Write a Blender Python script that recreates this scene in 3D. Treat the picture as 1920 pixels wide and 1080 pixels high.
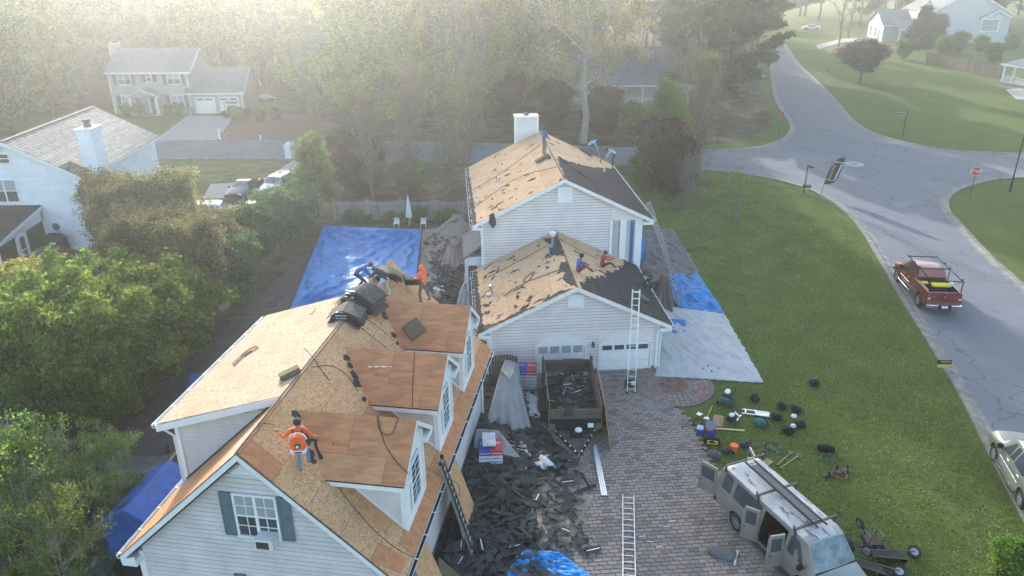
import bpy, bmesh, math, random
import numpy as np
from mathutils import Vector, Matrix
for o in list(bpy.data.objects): bpy.data.objects.remove(o)
SC = bpy.context.scene
COL = SC.collection
# ------------------------------------------------------------------ camera
FPX, PITCH, ROLL, CAMH = 1450.0, .414, .008, 20.0
_F = Vector((0, math.cos(PITCH), -math.sin(PITCH)))
_R0 = Vector((1, 0, 0)); _D0 = -Vector((0, math.sin(PITCH), math.cos(PITCH)))
_R = _R0*math.cos(ROLL) + _D0*math.sin(ROLL); _D = -_R0*math.sin(ROLL) + _D0*math.cos(ROLL)
cd = bpy.data.cameras.new('camera'); cam = bpy.data.objects.new('camera', cd); COL.objects.link(cam)
cd.sensor_width = 36; cd.lens = 36*FPX/1920; cd.clip_start = .1; cd.clip_end = 3000
_m = Matrix((_R, -_D, -_F)).transposed().to_4x4(); _m.translation = Vector((0, 0, CAMH)); cam.matrix_world = _m
SC.camera = cam
# ------------------------------------------------------------------ sky, sun, exposure
SUN_AZ, SUN_EL = math.radians(-15), math.radians(15.5)
w = bpy.data.worlds.new('World'); SC.world = w; w.use_nodes = True
nt = w.node_tree; bg = nt.nodes['Background']
sk = nt.nodes.new('ShaderNodeTexSky'); sk.sky_type = 'NISHITA'; sk.sun_disc = False
sk.sun_elevation = SUN_EL; sk.sun_rotation = SUN_AZ % (2*math.pi); sk.air_density = 1.0; sk.dust_density = 2.2; sk.ozone_density = .7
nt.links.new(sk.outputs[0], bg.inputs[0]); bg.inputs[1].default_value = 0.15
sd = bpy.data.lights.new('sun', 'SUN'); sd.energy = 2.05; sd.angle = math.radians(.6); sd.color = (1, .975, .94)
so = bpy.data.objects.new('sun', sd); COL.objects.link(so)
_s = Vector((math.sin(SUN_AZ)*math.cos(SUN_EL), math.cos(SUN_AZ)*math.cos(SUN_EL), math.sin(SUN_EL)))
so.rotation_euler = _s.to_track_quat('Z', 'Y').to_euler(); so.location = (0, 0, 60)
SC.view_settings.view_transform = 'Standard'; SC.view_settings.look = 'None'; SC.view_settings.exposure = 2.0
SC.view_settings.gamma = 1
SC.cycles.volume_bounces = 1; SC.cycles.max_bounces = 6; SC.cycles.transparent_max_bounces = 12
# ------------------------------------------------------------------ helpers
R_ = random.Random(5)
def at(x, y, z=0.):                       # a point of the photograph at height z, in world metres
    r = _F + _R*((x-960)/FPX) + _D*((y-540)/FPX); t = (z-CAMH)/r.z
    return Vector((0, 0, CAMH)) + r*t
def V3(*a): return Vector(a)
class MB:
    def __init__(s): s.v = []; s.f = []; s.m = []
    def add(s, vs, fs, m=0):
        b = len(s.v); s.v += [tuple(q) for q in vs]
        for f in fs: s.f.append([b+i for i in f]); s.m.append(m)
        return s
    def box(s, x0, x1, y0, y1, z0, z1, m=0):
        vs = [(x, y, z) for z in (z0, z1) for y in (y0, y1) for x in (x0, x1)]
        return s.add(vs, [(0, 2, 3, 1), (4, 5, 7, 6), (0, 1, 5, 4), (2, 6, 7, 3), (0, 4, 6, 2), (1, 3, 7, 5)], m)
    def obox(s, c, ax, h, m=0):
        c = Vector(c); a = [Vector(q).normalized()*hh for q, hh in zip(ax, h)]
        vs = [c+a[0]*i+a[1]*j+a[2]*k for k in (-1, 1) for j in (-1, 1) for i in (-1, 1)]
        return s.add(vs, [(0, 2, 3, 1), (4, 5, 7, 6), (0, 1, 5, 4), (2, 6, 7, 3), (0, 4, 6, 2), (1, 3, 7, 5)], m)
    def bar(s, p, q, wd, th, m=0, up=(0, 0, 1)):
        p = Vector(p); q = Vector(q); d = q-p; x = d.normalized(); u = Vector(up)
        y = x.cross(u)
        if y.length < 1e-4: y = x.cross(Vector((1, 0, 0)))
        y.normalize(); z = y.cross(x)
        return s.obox((p+q)/2, (x, y, z), (d.length/2, wd/2, th/2), m)
    def tube(s, pts, r, n=6, m=0, cap=True):
        pts = [Vector(q) for q in pts]; k = len(pts)
        rs = r if isinstance(r, (list, tuple)) else [r]*k
        b = len(s.v); ref = None
        for i, p in enumerate(pts):
            d = (pts[min(i+1, k-1)]-pts[max(i-1, 0)])
            if d.length < 1e-6: d = Vector((0, 0, 1))
            d.normalize()
            if ref is None: ref = Vector((0, 0, 1)) if abs(d.z) < .9 else Vector((1, 0, 0))
            x = d.cross(ref)
            if x.length < 1e-3: x = d.cross(Vector((.3, 1, .2)))
            x.normalize(); y = d.cross(x); ref = x.cross(d)
            for j in range(n):
                a = 2*math.pi*j/n; q = p + (x*math.cos(a)+y*math.sin(a))*rs[i]; s.v.append(tuple(q))
        for i in range(k-1):
            for j in range(n):
                s.f.append([b+i*n+j, b+i*n+(j+1) % n, b+(i+1)*n+(j+1) % n, b+(i+1)*n+j]); s.m.append(m)
        if cap:
            s.f.append([b+j for j in range(n)][::-1]); s.m.append(m)
            s.f.append([b+(k-1)*n+j for j in range(n)]); s.m.append(m)
        return s
    def slab(s, pts, th, m=0, nrm=None):      # polygon with thickness th below it
        pts = [Vector(q) for q in pts]
        if nrm is None:
            nrm = Vector((0, 0, 0))
            for i in range(len(pts)): nrm += pts[i].cross(pts[(i+1) % len(pts)])
            nrm.normalize()
            if nrm.z < -.01: pts = pts[::-1]; nrm = -nrm
        n = len(pts); lo = [q-Vector(nrm)*th for q in pts]
        return s.add(pts+lo, [list(range(n)), list(range(2*n-1, n-1, -1))]+[[i, i+n, (i+1) % n+n, (i+1) % n] for i in range(n)], m)
    def poly(s, pts, m=0): return s.add(pts, [list(range(len(pts)))], m)
    def ell(s, c, r, m=0, seg=10, rings=6, ax=None):
        c = Vector(c); r = (r, r, r) if isinstance(r, (int, float)) else r
        vs = []; fs = []
        for i in range(rings+1):
            t = math.pi*i/rings
            for j in range(seg):
                a = 2*math.pi*j/seg; q = Vector((r[0]*math.sin(t)*math.cos(a), r[1]*math.sin(t)*math.sin(a), r[2]*math.cos(t)))
                if ax: q = ax @ q
                vs.append(c+q)
        for i in range(rings):
            for j in range(seg): fs.append((i*seg+j, (i+1)*seg+j, (i+1)*seg+(j+1) % seg, i*seg+(j+1) % seg))
        return s.add(vs, fs, m)
    def loft(s, secs, m=0, cap=True, closed=True):
        n = len(secs[0]); b = len(s.v)
        for q in secs: s.v += [tuple(p) for p in q]
        for i in range(len(secs)-1):
            for j in range(n if closed else n-1):
                s.f.append([b+i*n+j, b+i*n+(j+1) % n, b+(i+1)*n+(j+1) % n, b+(i+1)*n+j]); s.m.append(m)
        if cap and closed:
            s.f.append([b+j for j in range(n)][::-1]); s.m.append(m)
            s.f.append([b+(len(secs)-1)*n+j for j in range(n)]); s.m.append(m)
        return s
    def mesh(s, name, mats, smooth=False):
        me = bpy.data.meshes.new(name); me.from_pydata(s.v, [], s.f)
        for k in (mats if isinstance(mats, (list, tuple)) else [mats]): me.materials.append(k)
        me.polygons.foreach_set('material_index', s.m)
        if smooth: me.polygons.foreach_set('use_smooth', [True]*len(s.f))
        bm = bmesh.new(); bm.from_mesh(me); bmesh.ops.recalc_face_normals(bm, faces=bm.faces); bm.to_mesh(me); bm.free()
        me.update(); return me
    def build(s, name, mats, parent=None, smooth=False, loc=None, rot=None, bevel=0, kind=None, label=None):
        return link(name, s.mesh(name, mats, smooth), parent, loc, rot, bevel, kind, label)
def link(name, me, parent=None, loc=None, rot=None, bevel=0, kind=None, label=None, scale=None):
    o = bpy.data.objects.new(name, me); COL.objects.link(o)
    if parent: o.parent = parent
    if loc is not None: o.location = loc
    if rot is not None: o.rotation_euler = rot
    if scale is not None: o.scale = scale
    if bevel:
        b = o.modifiers.new('b', 'BEVEL'); b.width = bevel; b.segments = 2; b.limit_method = 'ANGLE'; b.angle_limit = .6
    if kind: o['kind'] = kind
    if label: o['label'] = label
    return o
def tag(o, label, cat, group=None):
    o['label'] = label; o['category'] = cat
    if group: o['group'] = group
    return o
def E(name, label, cat, loc=(0, 0, 0), rz=0, group=None, rot=None):
    o = bpy.data.objects.new(name, None); COL.objects.link(o); o.empty_display_size = .3
    o.location = loc; o.rotation_euler = rot if rot else (0, 0, rz)
    return tag(o, label, cat, group)
def dup(o, loc=None, rz=None, label=None, group=None, scale=None, rot=None, mats=None):
    c = o.copy(); COL.objects.link(c)
    if loc is not None: c.location = loc
    if rz is not None: c.rotation_euler = (0, 0, rz)
    if rot is not None: c.rotation_euler = rot
    if label: c['label'] = label
    if group: c['group'] = group
    if scale: c.scale = (scale,)*3 if isinstance(scale, (int, float)) else scale
    def rec(a, b):
        for ch in a.children:
            d = ch.copy(); COL.objects.link(d); d.parent = b; rec(ch, d)
    rec(o, c); return c
def struct(o): o['kind'] = 'structure'; return o
# ------------------------------------------------------------------ materials
MATS = {}
def M(name, col, rough=.7, var=.15, scale=4., bump=0., bscale=30., metal=0., spec=.5, rnd=0., stretch=None, c2=None, det=4, trans=0., alpha=1., ramp=None, coat=0.):
    if name in MATS: return MATS[name]
    m = bpy.data.materials.new(name); m.use_nodes = True; n = m.node_tree.nodes; L = m.node_tree.links.new
    b = n['Principled BSDF']; b.inputs['Roughness'].default_value = rough; b.inputs['Metallic'].default_value = metal
    b.inputs['Specular IOR Level'].default_value = spec
    if coat: b.inputs['Coat Weight'].default_value = coat; b.inputs['Coat Roughness'].default_value = .12
    tc = n.new('ShaderNodeTexCoord'); src = tc.outputs['Object']
    if stretch:
        mp = n.new('ShaderNodeMapping'); mp.inputs['Scale'].default_value = stretch; L(src, mp.inputs[0]); src = mp.outputs[0]
    nz = n.new('ShaderNodeTexNoise'); nz.inputs['Scale'].default_value = scale; nz.inputs['Detail'].default_value = det; nz.inputs['Roughness'].default_value = .62; L(src, nz.inputs['Vector'])
    cr = n.new('ShaderNodeValToRGB'); lo, hi = ramp if ramp else (.32, .68)
    a = [max(0, c*(1-var)) for c in col]; z = [min(1, c*(1+var)) for c in (c2 or col)]
    cr.color_ramp.elements[0].position = lo; cr.color_ramp.elements[1].position = hi
    cr.color_ramp.elements[0].color = (*a, 1); cr.color_ramp.elements[1].color = (*z, 1); L(nz.outputs['Fac'], cr.inputs[0])
    out = cr.outputs[0]
    if rnd:
        oi = n.new('ShaderNodeObjectInfo'); hs = n.new('ShaderNodeHueSaturation'); mr = n.new('ShaderNodeMapRange')
        mr.inputs['To Min'].default_value = 1-rnd; mr.inputs['To Max'].default_value = 1+rnd; L(oi.outputs['Random'], mr.inputs[0]); L(mr.outputs[0], hs.inputs['Value']); L(out, hs.inputs['Color']); out = hs.outputs[0]
    L(out, b.inputs['Base Color'])
    if bump:
        n2 = n.new('ShaderNodeTexNoise'); n2.inputs['Scale'].default_value = bscale; n2.inputs['Detail'].default_value = 3; L(src, n2.inputs['Vector'])
        bp = n.new('ShaderNodeBump'); bp.inputs['Strength'].default_value = bump; bp.inputs['Distance'].default_value = .03; L(n2.outputs['Fac'], bp.inputs['Height']); L(bp.outputs[0], b.inputs['Normal'])
    if trans: b.inputs['Transmission Weight'].default_value = trans
    if alpha < 1: b.inputs['Alpha'].default_value = alpha
    MATS[name] = m; return m
def nodes(m): return m.node_tree.nodes, m.node_tree.links.new, m.node_tree.nodes['Principled BSDF']
def basecol(m):
    b = m.node_tree.nodes['Principled BSDF'].inputs['Base Color']; return b.links[0].from_socket
def mixcol(m, fac, col, mode='MIX'):      # mixes a colour over the material's base colour by a factor socket
    n, L, b = nodes(m); mx = n.new('ShaderNodeMix'); mx.data_type = 'RGBA'; mx.blend_type = mode
    L(fac, mx.inputs['Factor']); L(basecol(m), mx.inputs[6])
    if isinstance(col, tuple): mx.inputs[7].default_value = (*col, 1)
    else: L(col, mx.inputs[7])
    L(mx.outputs[2], b.inputs['Base Color']); return mx
def tex(m, kind, scale, stretch=None, lo=.4, hi=.6, **kw):
    n, L, b = nodes(m); tc = n.new('ShaderNodeTexCoord'); src = tc.outputs['Object']
    if stretch: mp = n.new('ShaderNodeMapping'); mp.inputs['Scale'].default_value = stretch; L(src, mp.inputs[0]); src = mp.outputs[0]
    t = n.new('ShaderNodeTex'+kind); t.inputs['Scale'].default_value = scale; L(src, t.inputs['Vector'])
    for k, v in kw.items():
        if k in t.inputs: t.inputs[k].default_value = v
        else: setattr(t, k, v)
    mr = n.new('ShaderNodeMapRange'); mr.inputs['From Min'].default_value = lo; mr.inputs['From Max'].default_value = hi
    L(t.outputs['Distance' if kind == 'Voronoi' else 0 if kind != 'Noise' else 'Fac'], mr.inputs[0]); return mr.outputs[0], t
M('white', (.72, .74, .76), .5, .05, 3, .04)
M('white_dirty', (.62, .63, .64), .6, .14, 2, .05)
M('lap_shade', (.20, .20, .215), .9, .2, 5); M('siding', (.57, .55, .56), .55, .10, 1.4, .06, rnd=.035)  # dark wall backing stands in for the shade lines under siding laps
M('siding_lilac', (.64, .60, .61), .55, .08, 1.2, .06, rnd=.03)
M('siding_white', (.66, .70, .76), .6, .07, 1.5, .05, rnd=.03)
M('siding_grey', (.36, .35, .35), .6, .07, 1.5, .05)
M('siding_blue', (.44, .46, .50), .6, .07, 1.5, .05)
M('siding_teal', (.25, .36, .42), .6, .07, 1.5, .05)
M('shutter', (.10, .16, .19), .5, .12, 8)
M('shutter_dark', (.05, .05, .06), .5, .12, 8)
M('glass', (.05, .065, .08), .08, .3, 1.5, spec=.8)
M('glass_blind', (.30, .33, .36), .25, .12, 1.2)
M('black', (.009, .010, .011), .8, .4, 12, spec=.2)
M('black_gloss', (.010, .011, .012), .6, .3, 9, spec=.25)
M('rubber', (.018, .018, .018), .85, .3, 20, .2)
M('alu', (.55, .57, .58), .45, .12, 8, metal=.7)
M('alu_dull', (.42, .44, .46), .45, .2, 8, metal=.8)
M('steel_dark', (.06, .062, .065), .5, .3, 9, metal=.3)
M('chrome', (.7, .7, .72), .15, .05, 5, metal=1)
M('shingle', (.026, .025, .028), .97, .45, 9, .5, 60, rnd=.2, c2=(.050, .048, .052), spec=.12)
M('shingle_loose', (.028, .030, .030), .97, .4, 14, .5, 80, rnd=.6, c2=(.058, .062, .06), spec=.12)
M('shingle_back', (.05, .05, .052), .9, .4, 14, .3, 40, rnd=.3)
M('shingle_light', (.30, .28, .26), .9, .25, 3, .3, 30, rnd=.12, spec=.2)
M('shingle_grey', (.15, .155, .16), .9, .2, 2, .3, 30)
M('shingle_blue', (.10, .12, .145), .9, .2, 2, .3, 30)
M('felt', (.030, .029, .034), .95, .35, 6, .4, 40)
M('batten', (.20, .085, .035), .8, .3, 10)
M('wood_new', (.52, .36, .20), .7, .18, 3, .15, 20, rnd=.12, stretch=(1, 8, 8))
M('wood_old', (.10, .080, .062), .85, .3, 3, .3, 30, rnd=.25, stretch=(6, 6, 1))
M('wood_fence', (.20, .17, .145), .9, .3, 3, .3, 30, rnd=.22, stretch=(6, 6, 1))
M('wood_picket', (.25, .24, .23), .9, .25, 3, .3, 30, rnd=.2, stretch=(6, 6, 1))
M('foam', (.115, .095, .058), .95, .3, 9, .6, 50, rnd=.15)
M('rope', (.045, .035, .03), .9, .3, 20)
M('hose_red', (.20, .045, .03), .6, .3, 20)
M('hose_green', (.01, .10, .085), .5, .3, 20)
M('tarp_blue', (.006, .135, .39), .55, .18, 1.6, .5, 4, c2=(.012, .19, .50), spec=.15)
M('tarp_navy', (.010, .085, .36), .7, .25, 3, .3, 9)
M('tarp_grey', (.38, .40, .41), .85, .12, 1.1, .3, 5, spec=.2)
M('tarp_cover', (.27, .28, .285), .7, .15, 2, .3, 8)
M('tarp_tan', (.235, .195, .165), .85, .16, 2, .3, 9)
M('tarp_brown', (.085, .062, .055), .8, .2, 2, .3, 9)
M('tarp_charcoal', (.105, .105, .115), .85, .25, 1.5, .4, 7)
M('netting', (.055, .068, .062), .95, .4, 3, .6, 14)
M('plastic', (.55, .56, .58), .35, .2, 4, .3)
M('concrete', (.30, .30, .285), .9, .12, 1.2, .2, 20)
M('kerb', (.175, .17, .155), .9, .35, 1.6, .25, 30)
M('skin', (.28, .14, .085), .6, .1, 8)
M('hair', (.012, .01, .009), .8, .3, 30)
M('bark', (.085, .070, .058), .95, .3, 5, .6, 20, stretch=(1, 1, .3))
M('bark_pale', (.25, .235, .21), .9, .3, 3, .4, 14)
M('bark_grey', (.15, .13, .125), .95, .3, 5, .5, 20)
for k, c in dict(red=(.42, .02, .02), blue=(.015, .085, .30), navy=(.012, .018, .045), orange=(.75, .13, .03), jeans=(.10, .22, .33), denim=(.07, .11, .18), sky=(.16, .36, .58), pale=(.36, .45, .58), dark=(.02, .022, .024), maroon=(.26, .03, .045), green=(.03, .05, .045), grey=(.10, .10, .11), yellow=(.72, .58, .02), tealbag=(.03, .12, .14), greenbag=(.03, .10, .07), purple=(.05, .03, .05), cream=(.6, .55, .4), paper=(.7, .72, .75), redlogo=(.5, .05, .06), bluelogo=(.04, .06, .35), card=(.30, .19, .11), hivis=(.3, .6, .1), gold=(.55, .38, .12)).items(): M(k, c, .8, .18, 9, .15, 25)
# OSB: strand flakes; plywood: grain and knots
def osb(name, c, c2):
    m = M(name, c, .9, .10, 1.1, .12, 40, rnd=.05, c2=c, spec=.12)
    f, t = tex(m, 'Voronoi', 24, None, .0, .55); t.voronoi_dimensions = '3D'
    n, L, b = nodes(m); rnd_ = n.new('ShaderNodeValToRGB'); rnd_.color_ramp.elements[0].color = (*[q*.62 for q in c], 1); rnd_.color_ramp.elements[1].color = (*c2, 1)
    rnd_.color_ramp.elements[0].position = .12; rnd_.color_ramp.elements[1].position = .62
    sp = n.new('ShaderNodeSeparateColor'); L(t.outputs['Color'], sp.inputs[0]); L(sp.outputs[0], rnd_.inputs[0])
    v = n.new('ShaderNodeValue'); v.outputs[0].default_value = .62; mixcol(m, v.outputs[0], rnd_.outputs[0])
    f2, t2 = tex(m, 'Noise', .7, None, .45, .7, Detail=5.); v2 = n.new('ShaderNodeMath'); v2.operation = 'MULTIPLY'; v2.inputs[1].default_value = .4; L(f2, v2.inputs[0]); mixcol(m, v2.outputs[0], tuple(q*.62 for q in c))
    return m
osb('osb', (.47, .265, .135), (.64, .42, .235)); osb('osb_pale', (.42, .30, .20), (.54, .41, .29))
def ply(name, c, knots=True, st=(1, 9, 9)):
    m = M(name, c, .9, .2, 1.6, .06, 30, rnd=.07, stretch=st, spec=.12)
    if knots:
        f, t = tex(m, 'Voronoi', 2.3, None, .085, .05, Randomness=1.); mixcol(m, f, tuple(q*.30 for q in c))
        f, t = tex(m, 'Noise', .9, None, .52, .75, Detail=6.); n, L, b = nodes(m); v = n.new('ShaderNodeMath'); v.operation = 'MULTIPLY'; v.inputs[1].default_value = .45; L(f, v.inputs[0]); mixcol(m, v.outputs[0], tuple(q*.5 for q in c))
    return m
ply('ply_red', (.45, .21, .105), st=(1, 4, 4)); ply('ply_tan', (.47, .24, .125), st=(1, 4, 4)); ply('ply_old', (.56, .37, .22))
def leafmat(name, c, c2, tr=.5):
    m = bpy.data.materials.new(name); m.use_nodes = True; n = m.node_tree.nodes; L = m.node_tree.links.new; n.remove(n['Principled BSDF'])
    g = n.new('ShaderNodeNewGeometry'); cr = n.new('ShaderNodeValToRGB'); cr.color_ramp.elements[0].color = (*c, 1); cr.color_ramp.elements[1].color = (*c2, 1)
    tc = n.new('ShaderNodeTexCoord'); nz = n.new('ShaderNodeTexNoise'); nz.inputs['Scale'].default_value = .55; L(tc.outputs['Object'], nz.inputs['Vector'])
    ad = n.new('ShaderNodeMath'); ad.operation = 'ADD'; mu = n.new('ShaderNodeMath'); mu.operation = 'MULTIPLY_ADD'; mu.inputs[1].default_value = 1.6; mu.inputs[2].default_value = -.75
    L(nz.outputs['Fac'], mu.inputs[0]); m2 = n.new('ShaderNodeMath'); m2.operation = 'MULTIPLY'; m2.inputs[1].default_value = .8; L(g.outputs['Random Per Island'], m2.inputs[0]); L(mu.outputs[0], ad.inputs[0]); L(m2.outputs[0], ad.inputs[1]); L(ad.outputs[0], cr.inputs[0])
    oi = n.new('ShaderNodeObjectInfo'); hs = n.new('ShaderNodeHueSaturation'); mr = n.new('ShaderNodeMapRange'); mr.inputs['To Min'].default_value = .8; mr.inputs['To Max'].default_value = 1.2; L(oi.outputs['Random'], mr.inputs[0]); L(mr.outputs[0], hs.inputs['Value'])
    h2 = n.new('ShaderNodeMapRange'); h2.inputs['To Min'].default_value = .485; h2.inputs['To Max'].default_value = .515; L(oi.outputs['Random'], h2.inputs[0]); L(h2.outputs[0], hs.inputs['Hue']); L(cr.outputs[0], hs.inputs['Color'])
    d = n.new('ShaderNodeBsdfDiffuse'); t = n.new('ShaderNodeBsdfTranslucent'); mx = n.new('ShaderNodeMixShader'); mx.inputs[0].default_value = tr
    L(hs.outputs[0], d.inputs[0]); L(hs.outputs[0], t.inputs[0]); L(d.outputs[0], mx.inputs[1]); L(t.outputs[0], mx.inputs[2]); L(mx.outputs[0], n['Material Output'].inputs[0])
    MATS[name] = m; return m
leafmat('leaf_green', (.05, .105, .018), (.27, .34, .075)); leafmat('leaf_fresh', (.08, .16, .025), (.28, .38, .09)); leafmat('leaf_yellow', (.11, .15, .025), (.50, .48, .16))
leafmat('leaf_lawn', (.11, .17, .035), (.29, .32, .10), .3); leafmat('leaf_olive', (.05, .10, .03), (.17, .25, .08)); leafmat('leaf_brown', (.085, .088, .04), (.30, .27, .13)); leafmat('leaf_grey', (.055, .105, .045), (.19, .28, .13))
leafmat('leaf_dark', (.012, .03, .012), (.045, .075, .03), .3); leafmat('leaf_pink', (.085, .055, .05), (.21, .13, .115)); leafmat('leaf_bud', (.22, .2, .10), (.48, .43, .26)); leafmat('needle', (.010, .028, .012), (.045, .08, .03), .2)
leafmat('leaf_bronze', (.035, .025, .018), (.10, .065, .045), .3); leafmat('leaf_teal', (.05, .10, .08), (.14, .22, .16))
# ------------------------------------------------------------------ ground materials
def grassmat():
    m = M('grass', (.090, .132, .028), .97, .12, .35, .9, 45, c2=(.108, .152, .038), det=8, spec=.05)
    f, t = tex(m, 'Noise', 9, (1, 1, 1), .35, .75, Detail=8., Roughness=.75); n, L, b = nodes(m); v = n.new('ShaderNodeMath'); v.operation = 'MULTIPLY'; v.inputs[1].default_value = .5; L(f, v.inputs[0]); mixcol(m, v.outputs[0], (.15, .17, .05))
    f, t = tex(m, 'Noise', .23, None, .46, .68, Detail=12., Roughness=.78); v = n.new('ShaderNodeMath'); v.operation = 'MULTIPLY'; v.inputs[1].default_value = .5; L(f, v.inputs[0]); mixcol(m, v.outputs[0], (.15, .12, .055))
    f, t = tex(m, 'Noise', 60, None, .3, .7, Detail=3.); v = n.new('ShaderNodeMath'); v.operation = 'MULTIPLY'; v.inputs[1].default_value = .5; L(f, v.inputs[0]); mixcol(m, v.outputs[0], (.03, .05, .012))
    return m
grassmat()
M('dry_grass', (.15, .11, .05), .95, .4, .8, .6, 40, c2=(.11, .13, .05), det=8, spec=.1)
M('soil', (.075, .058, .044), .97, .3, .6, .7, 12, c2=(.10, .08, .055), det=12, spec=.05)
M('leaf_litter', (.060, .052, .030), .97, .4, .5, .8, 12, c2=(.11, .085, .05), det=12, spec=.05)
M('mulch', (.11, .055, .045), .95, .4, 4, .8, 40, c2=(.17, .09, .07), det=8)
M('mud_path', (.070, .060, .058), .95, .25, 1.5, .6, 25, det=8)
M('debris_bed', (.016, .016, .016), .97, .5, 3, .9, 25, c2=(.045, .044, .043), det=9, spec=.08)
def asphalt():
    m = M('asphalt', (.135, .145, .165), .95, .10, .4, .3, 120, det=9, spec=.3)
    n, L, b = nodes(m)
    f, t = tex(m, 'Noise', 90, None, .35, .75, Detail=2.); v = n.new('ShaderNodeMath'); v.operation = 'MULTIPLY'; v.inputs[1].default_value = .45; L(f, v.inputs[0]); mixcol(m, v.outputs[0], (.19, .205, .235))
    # cracks: warped cell borders, broken up
    tc = n.new('ShaderNodeTexCoord'); nz = n.new('ShaderNodeTexNoise'); nz.inputs['Scale'].default_value = .8; nz.inputs['Detail'].default_value = 6; L(tc.outputs['Object'], nz.inputs['Vector'])
    sc = n.new('ShaderNodeVectorMath'); sc.operation = 'MULTIPLY_ADD'; sc.inputs[1].default_value = (1.9,)*3; L(nz.outputs['Color'], sc.inputs[0]); L(tc.outputs['Object'], sc.inputs[2])
    vo = n.new('ShaderNodeTexVoronoi'); vo.feature = 'DISTANCE_TO_EDGE'; vo.inputs['Scale'].default_value = .23; L(sc.outputs[0], vo.inputs['Vector'])
    mr = n.new('ShaderNodeMapRange'); mr.inputs['From Min'].default_value = .013; mr.inputs['From Max'].default_value = .005; L(vo.outputs['Distance'], mr.inputs[0])
    f2, t2 = tex(m, 'Noise', .35, None, .38, .48, Detail=4.); mu = n.new('ShaderNodeMath'); mu.operation = 'MULTIPLY'; L(mr.outputs[0], mu.inputs[0]); L(f2, mu.inputs[1])
    m2 = n.new('ShaderNodeMath'); m2.operation = 'MULTIPLY'; m2.inputs[1].default_value = .5; L(mu.outputs[0], m2.inputs[0]); mixcol(m, m2.outputs[0], (.035, .035, .04))
    f3, t3 = tex(m, 'Noise', .12, (1, .35, 1), .55, .8, Detail=5.); m3 = n.new('ShaderNodeMath'); m3.operation = 'MULTIPLY'; m3.inputs[1].default_value = .35; L(f3, m3.inputs[0]); mixcol(m, m3.outputs[0], (.23, .24, .26))
asphalt()
M('asphalt_far', (.14, .15, .18), .9, .1, 1)
# ------------------------------------------------------------------ ground, roads, kerbs
mb = MB(); mb.poly([(-900, -60, 0), (900, -60, 0), (900, 1600, 0), (-900, 1600, 0)]); struct(mb.build('ground', MATS['grass']))
def pxs(L, z=0.): return [at(x, y, z) for x, y in L]
def smooth(P, it=2):
    for _ in range(it):
        Q = [P[0]]
        for a, b in zip(P, P[1:]): Q += [a.lerp(b, .25), a.lerp(b, .75)]
        P = Q+[P[-1]]
    return P
def sheet(name, pts, mat, z, ragged=0.):
    pts = [Vector((p[0], p[1], z)) for p in pts]
    if ragged:
        q = []
        for a, b in zip(pts, pts[1:]+pts[:1]):
            k = max(1, int((b-a).length/.7))
            for i in range(k): q.append(a.lerp(b, i/k)+Vector((R_.uniform(-1, 1)*ragged, R_.uniform(-1, 1)*ragged, 0)))
        pts = q
    me = bpy.data.meshes.new(name); bm = bmesh.new(); vs = [bm.verts.new(p) for p in pts]; f = bm.faces.new(vs); f.normal_update()
    if f.normal.z < 0: f.normal_flip()
    bmesh.ops.triangulate(bm, faces=[f]); bm.to_mesh(me); bm.free(); me.materials.append(MATS[mat]); return struct(link(name, me))
# road outline on its three sides (kerb lines traced on the ground)
k_house = smooth(pxs([(600, 303), (760, 304), (900, 305), (1060, 307), (1180, 310), (1280, 316), (1333, 321), (1390, 326), (1447, 336), (1513, 354), (1552, 374), (1590, 402), (1617, 434), (1640, 473), (1661, 511), (1682, 550), (1709, 594), (1732, 630), (1762, 680), (1790, 724), (1822, 785), (1848, 838), (1880, 900), (1925, 985), (1975, 1080), (2020, 1170)]))
k_left = smooth(pxs([(250, 299), (420, 300), (550, 300)]))
k_far = smooth(pxs([(-200, 263), (100, 263), (300, 265), (560, 264), (700, 266), (900, 270), (1100, 276), (1300, 282), (1397, 281), (1447, 271), (1475, 257), (1483, 240), (1472, 218), (1458, 200), (1450, 180), (1446, 150), (1443, 120), (1440, 95)]))
k_right = smooth(pxs([(1474, 84), (1486, 103), (1500, 123), (1533, 151), (1567, 188), (1600, 228), (1632, 249), (1680, 264), (1747, 278), (1812, 286), (1960, 289), (2100, 290)]))
k_corner = smooth(pxs([(2100, 335), (2000, 334), (1930, 333), (1860, 338), (1815, 350), (1790, 362), (1776, 378), (1780, 398), (1803, 422), (1830, 452), (1862, 486), (1893, 512), (1930, 545), (2000, 610), (2090, 700), (2200, 830)]))
road = list(k_house)+[Vector((k_house[-1].x+9, k_house[-1].y-1, 0))]+list(k_corner)[::-1]+list(k_right)[::-1]+list(k_far)[::-1]+[at(-200, 300)]+list(k_left)
sheet('road', road, 'asphalt', .012)
def ribbon(name, line, mat, off0, off1, h, parent=None):
    mb = MB(); secs = []
    for i, p in enumerate(line):
        d = (line[min(i+1, len(line)-1)]-line[max(i-1, 0)]); d.z = 0; d.normalize(); n = Vector((-d.y, d.x, 0))
        secs.append([p+n*off0+V3(0, 0, -.05), p+n*off0+V3(0, 0, h), p+n*(off0*.55+off1*.45)+V3(0, 0, h), p+n*(off0*.35+off1*.65)+V3(0, 0, .035), p+n*off1+V3(0, 0, .03), p+n*off1+V3(0, 0, -.05)])
    mb.loft(secs); return struct(mb.build(name, MATS[mat]))
# all lines run so that the lawn is on one known side
ribbon('kerb', k_house, 'kerb', -.05, .62, .12); ribbon('kerb', k_far, 'kerb', .05, -.6, .12); ribbon('kerb', k_right, 'kerb', -.05, .62, .12) if False else ribbon('kerb', k_right, 'kerb', .05, -.62, .12)
ribbon('kerb', k_corner, 'kerb', .05, -.62, .12); ribbon('kerb', k_left, 'kerb', -.05, .5, .12)
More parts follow.
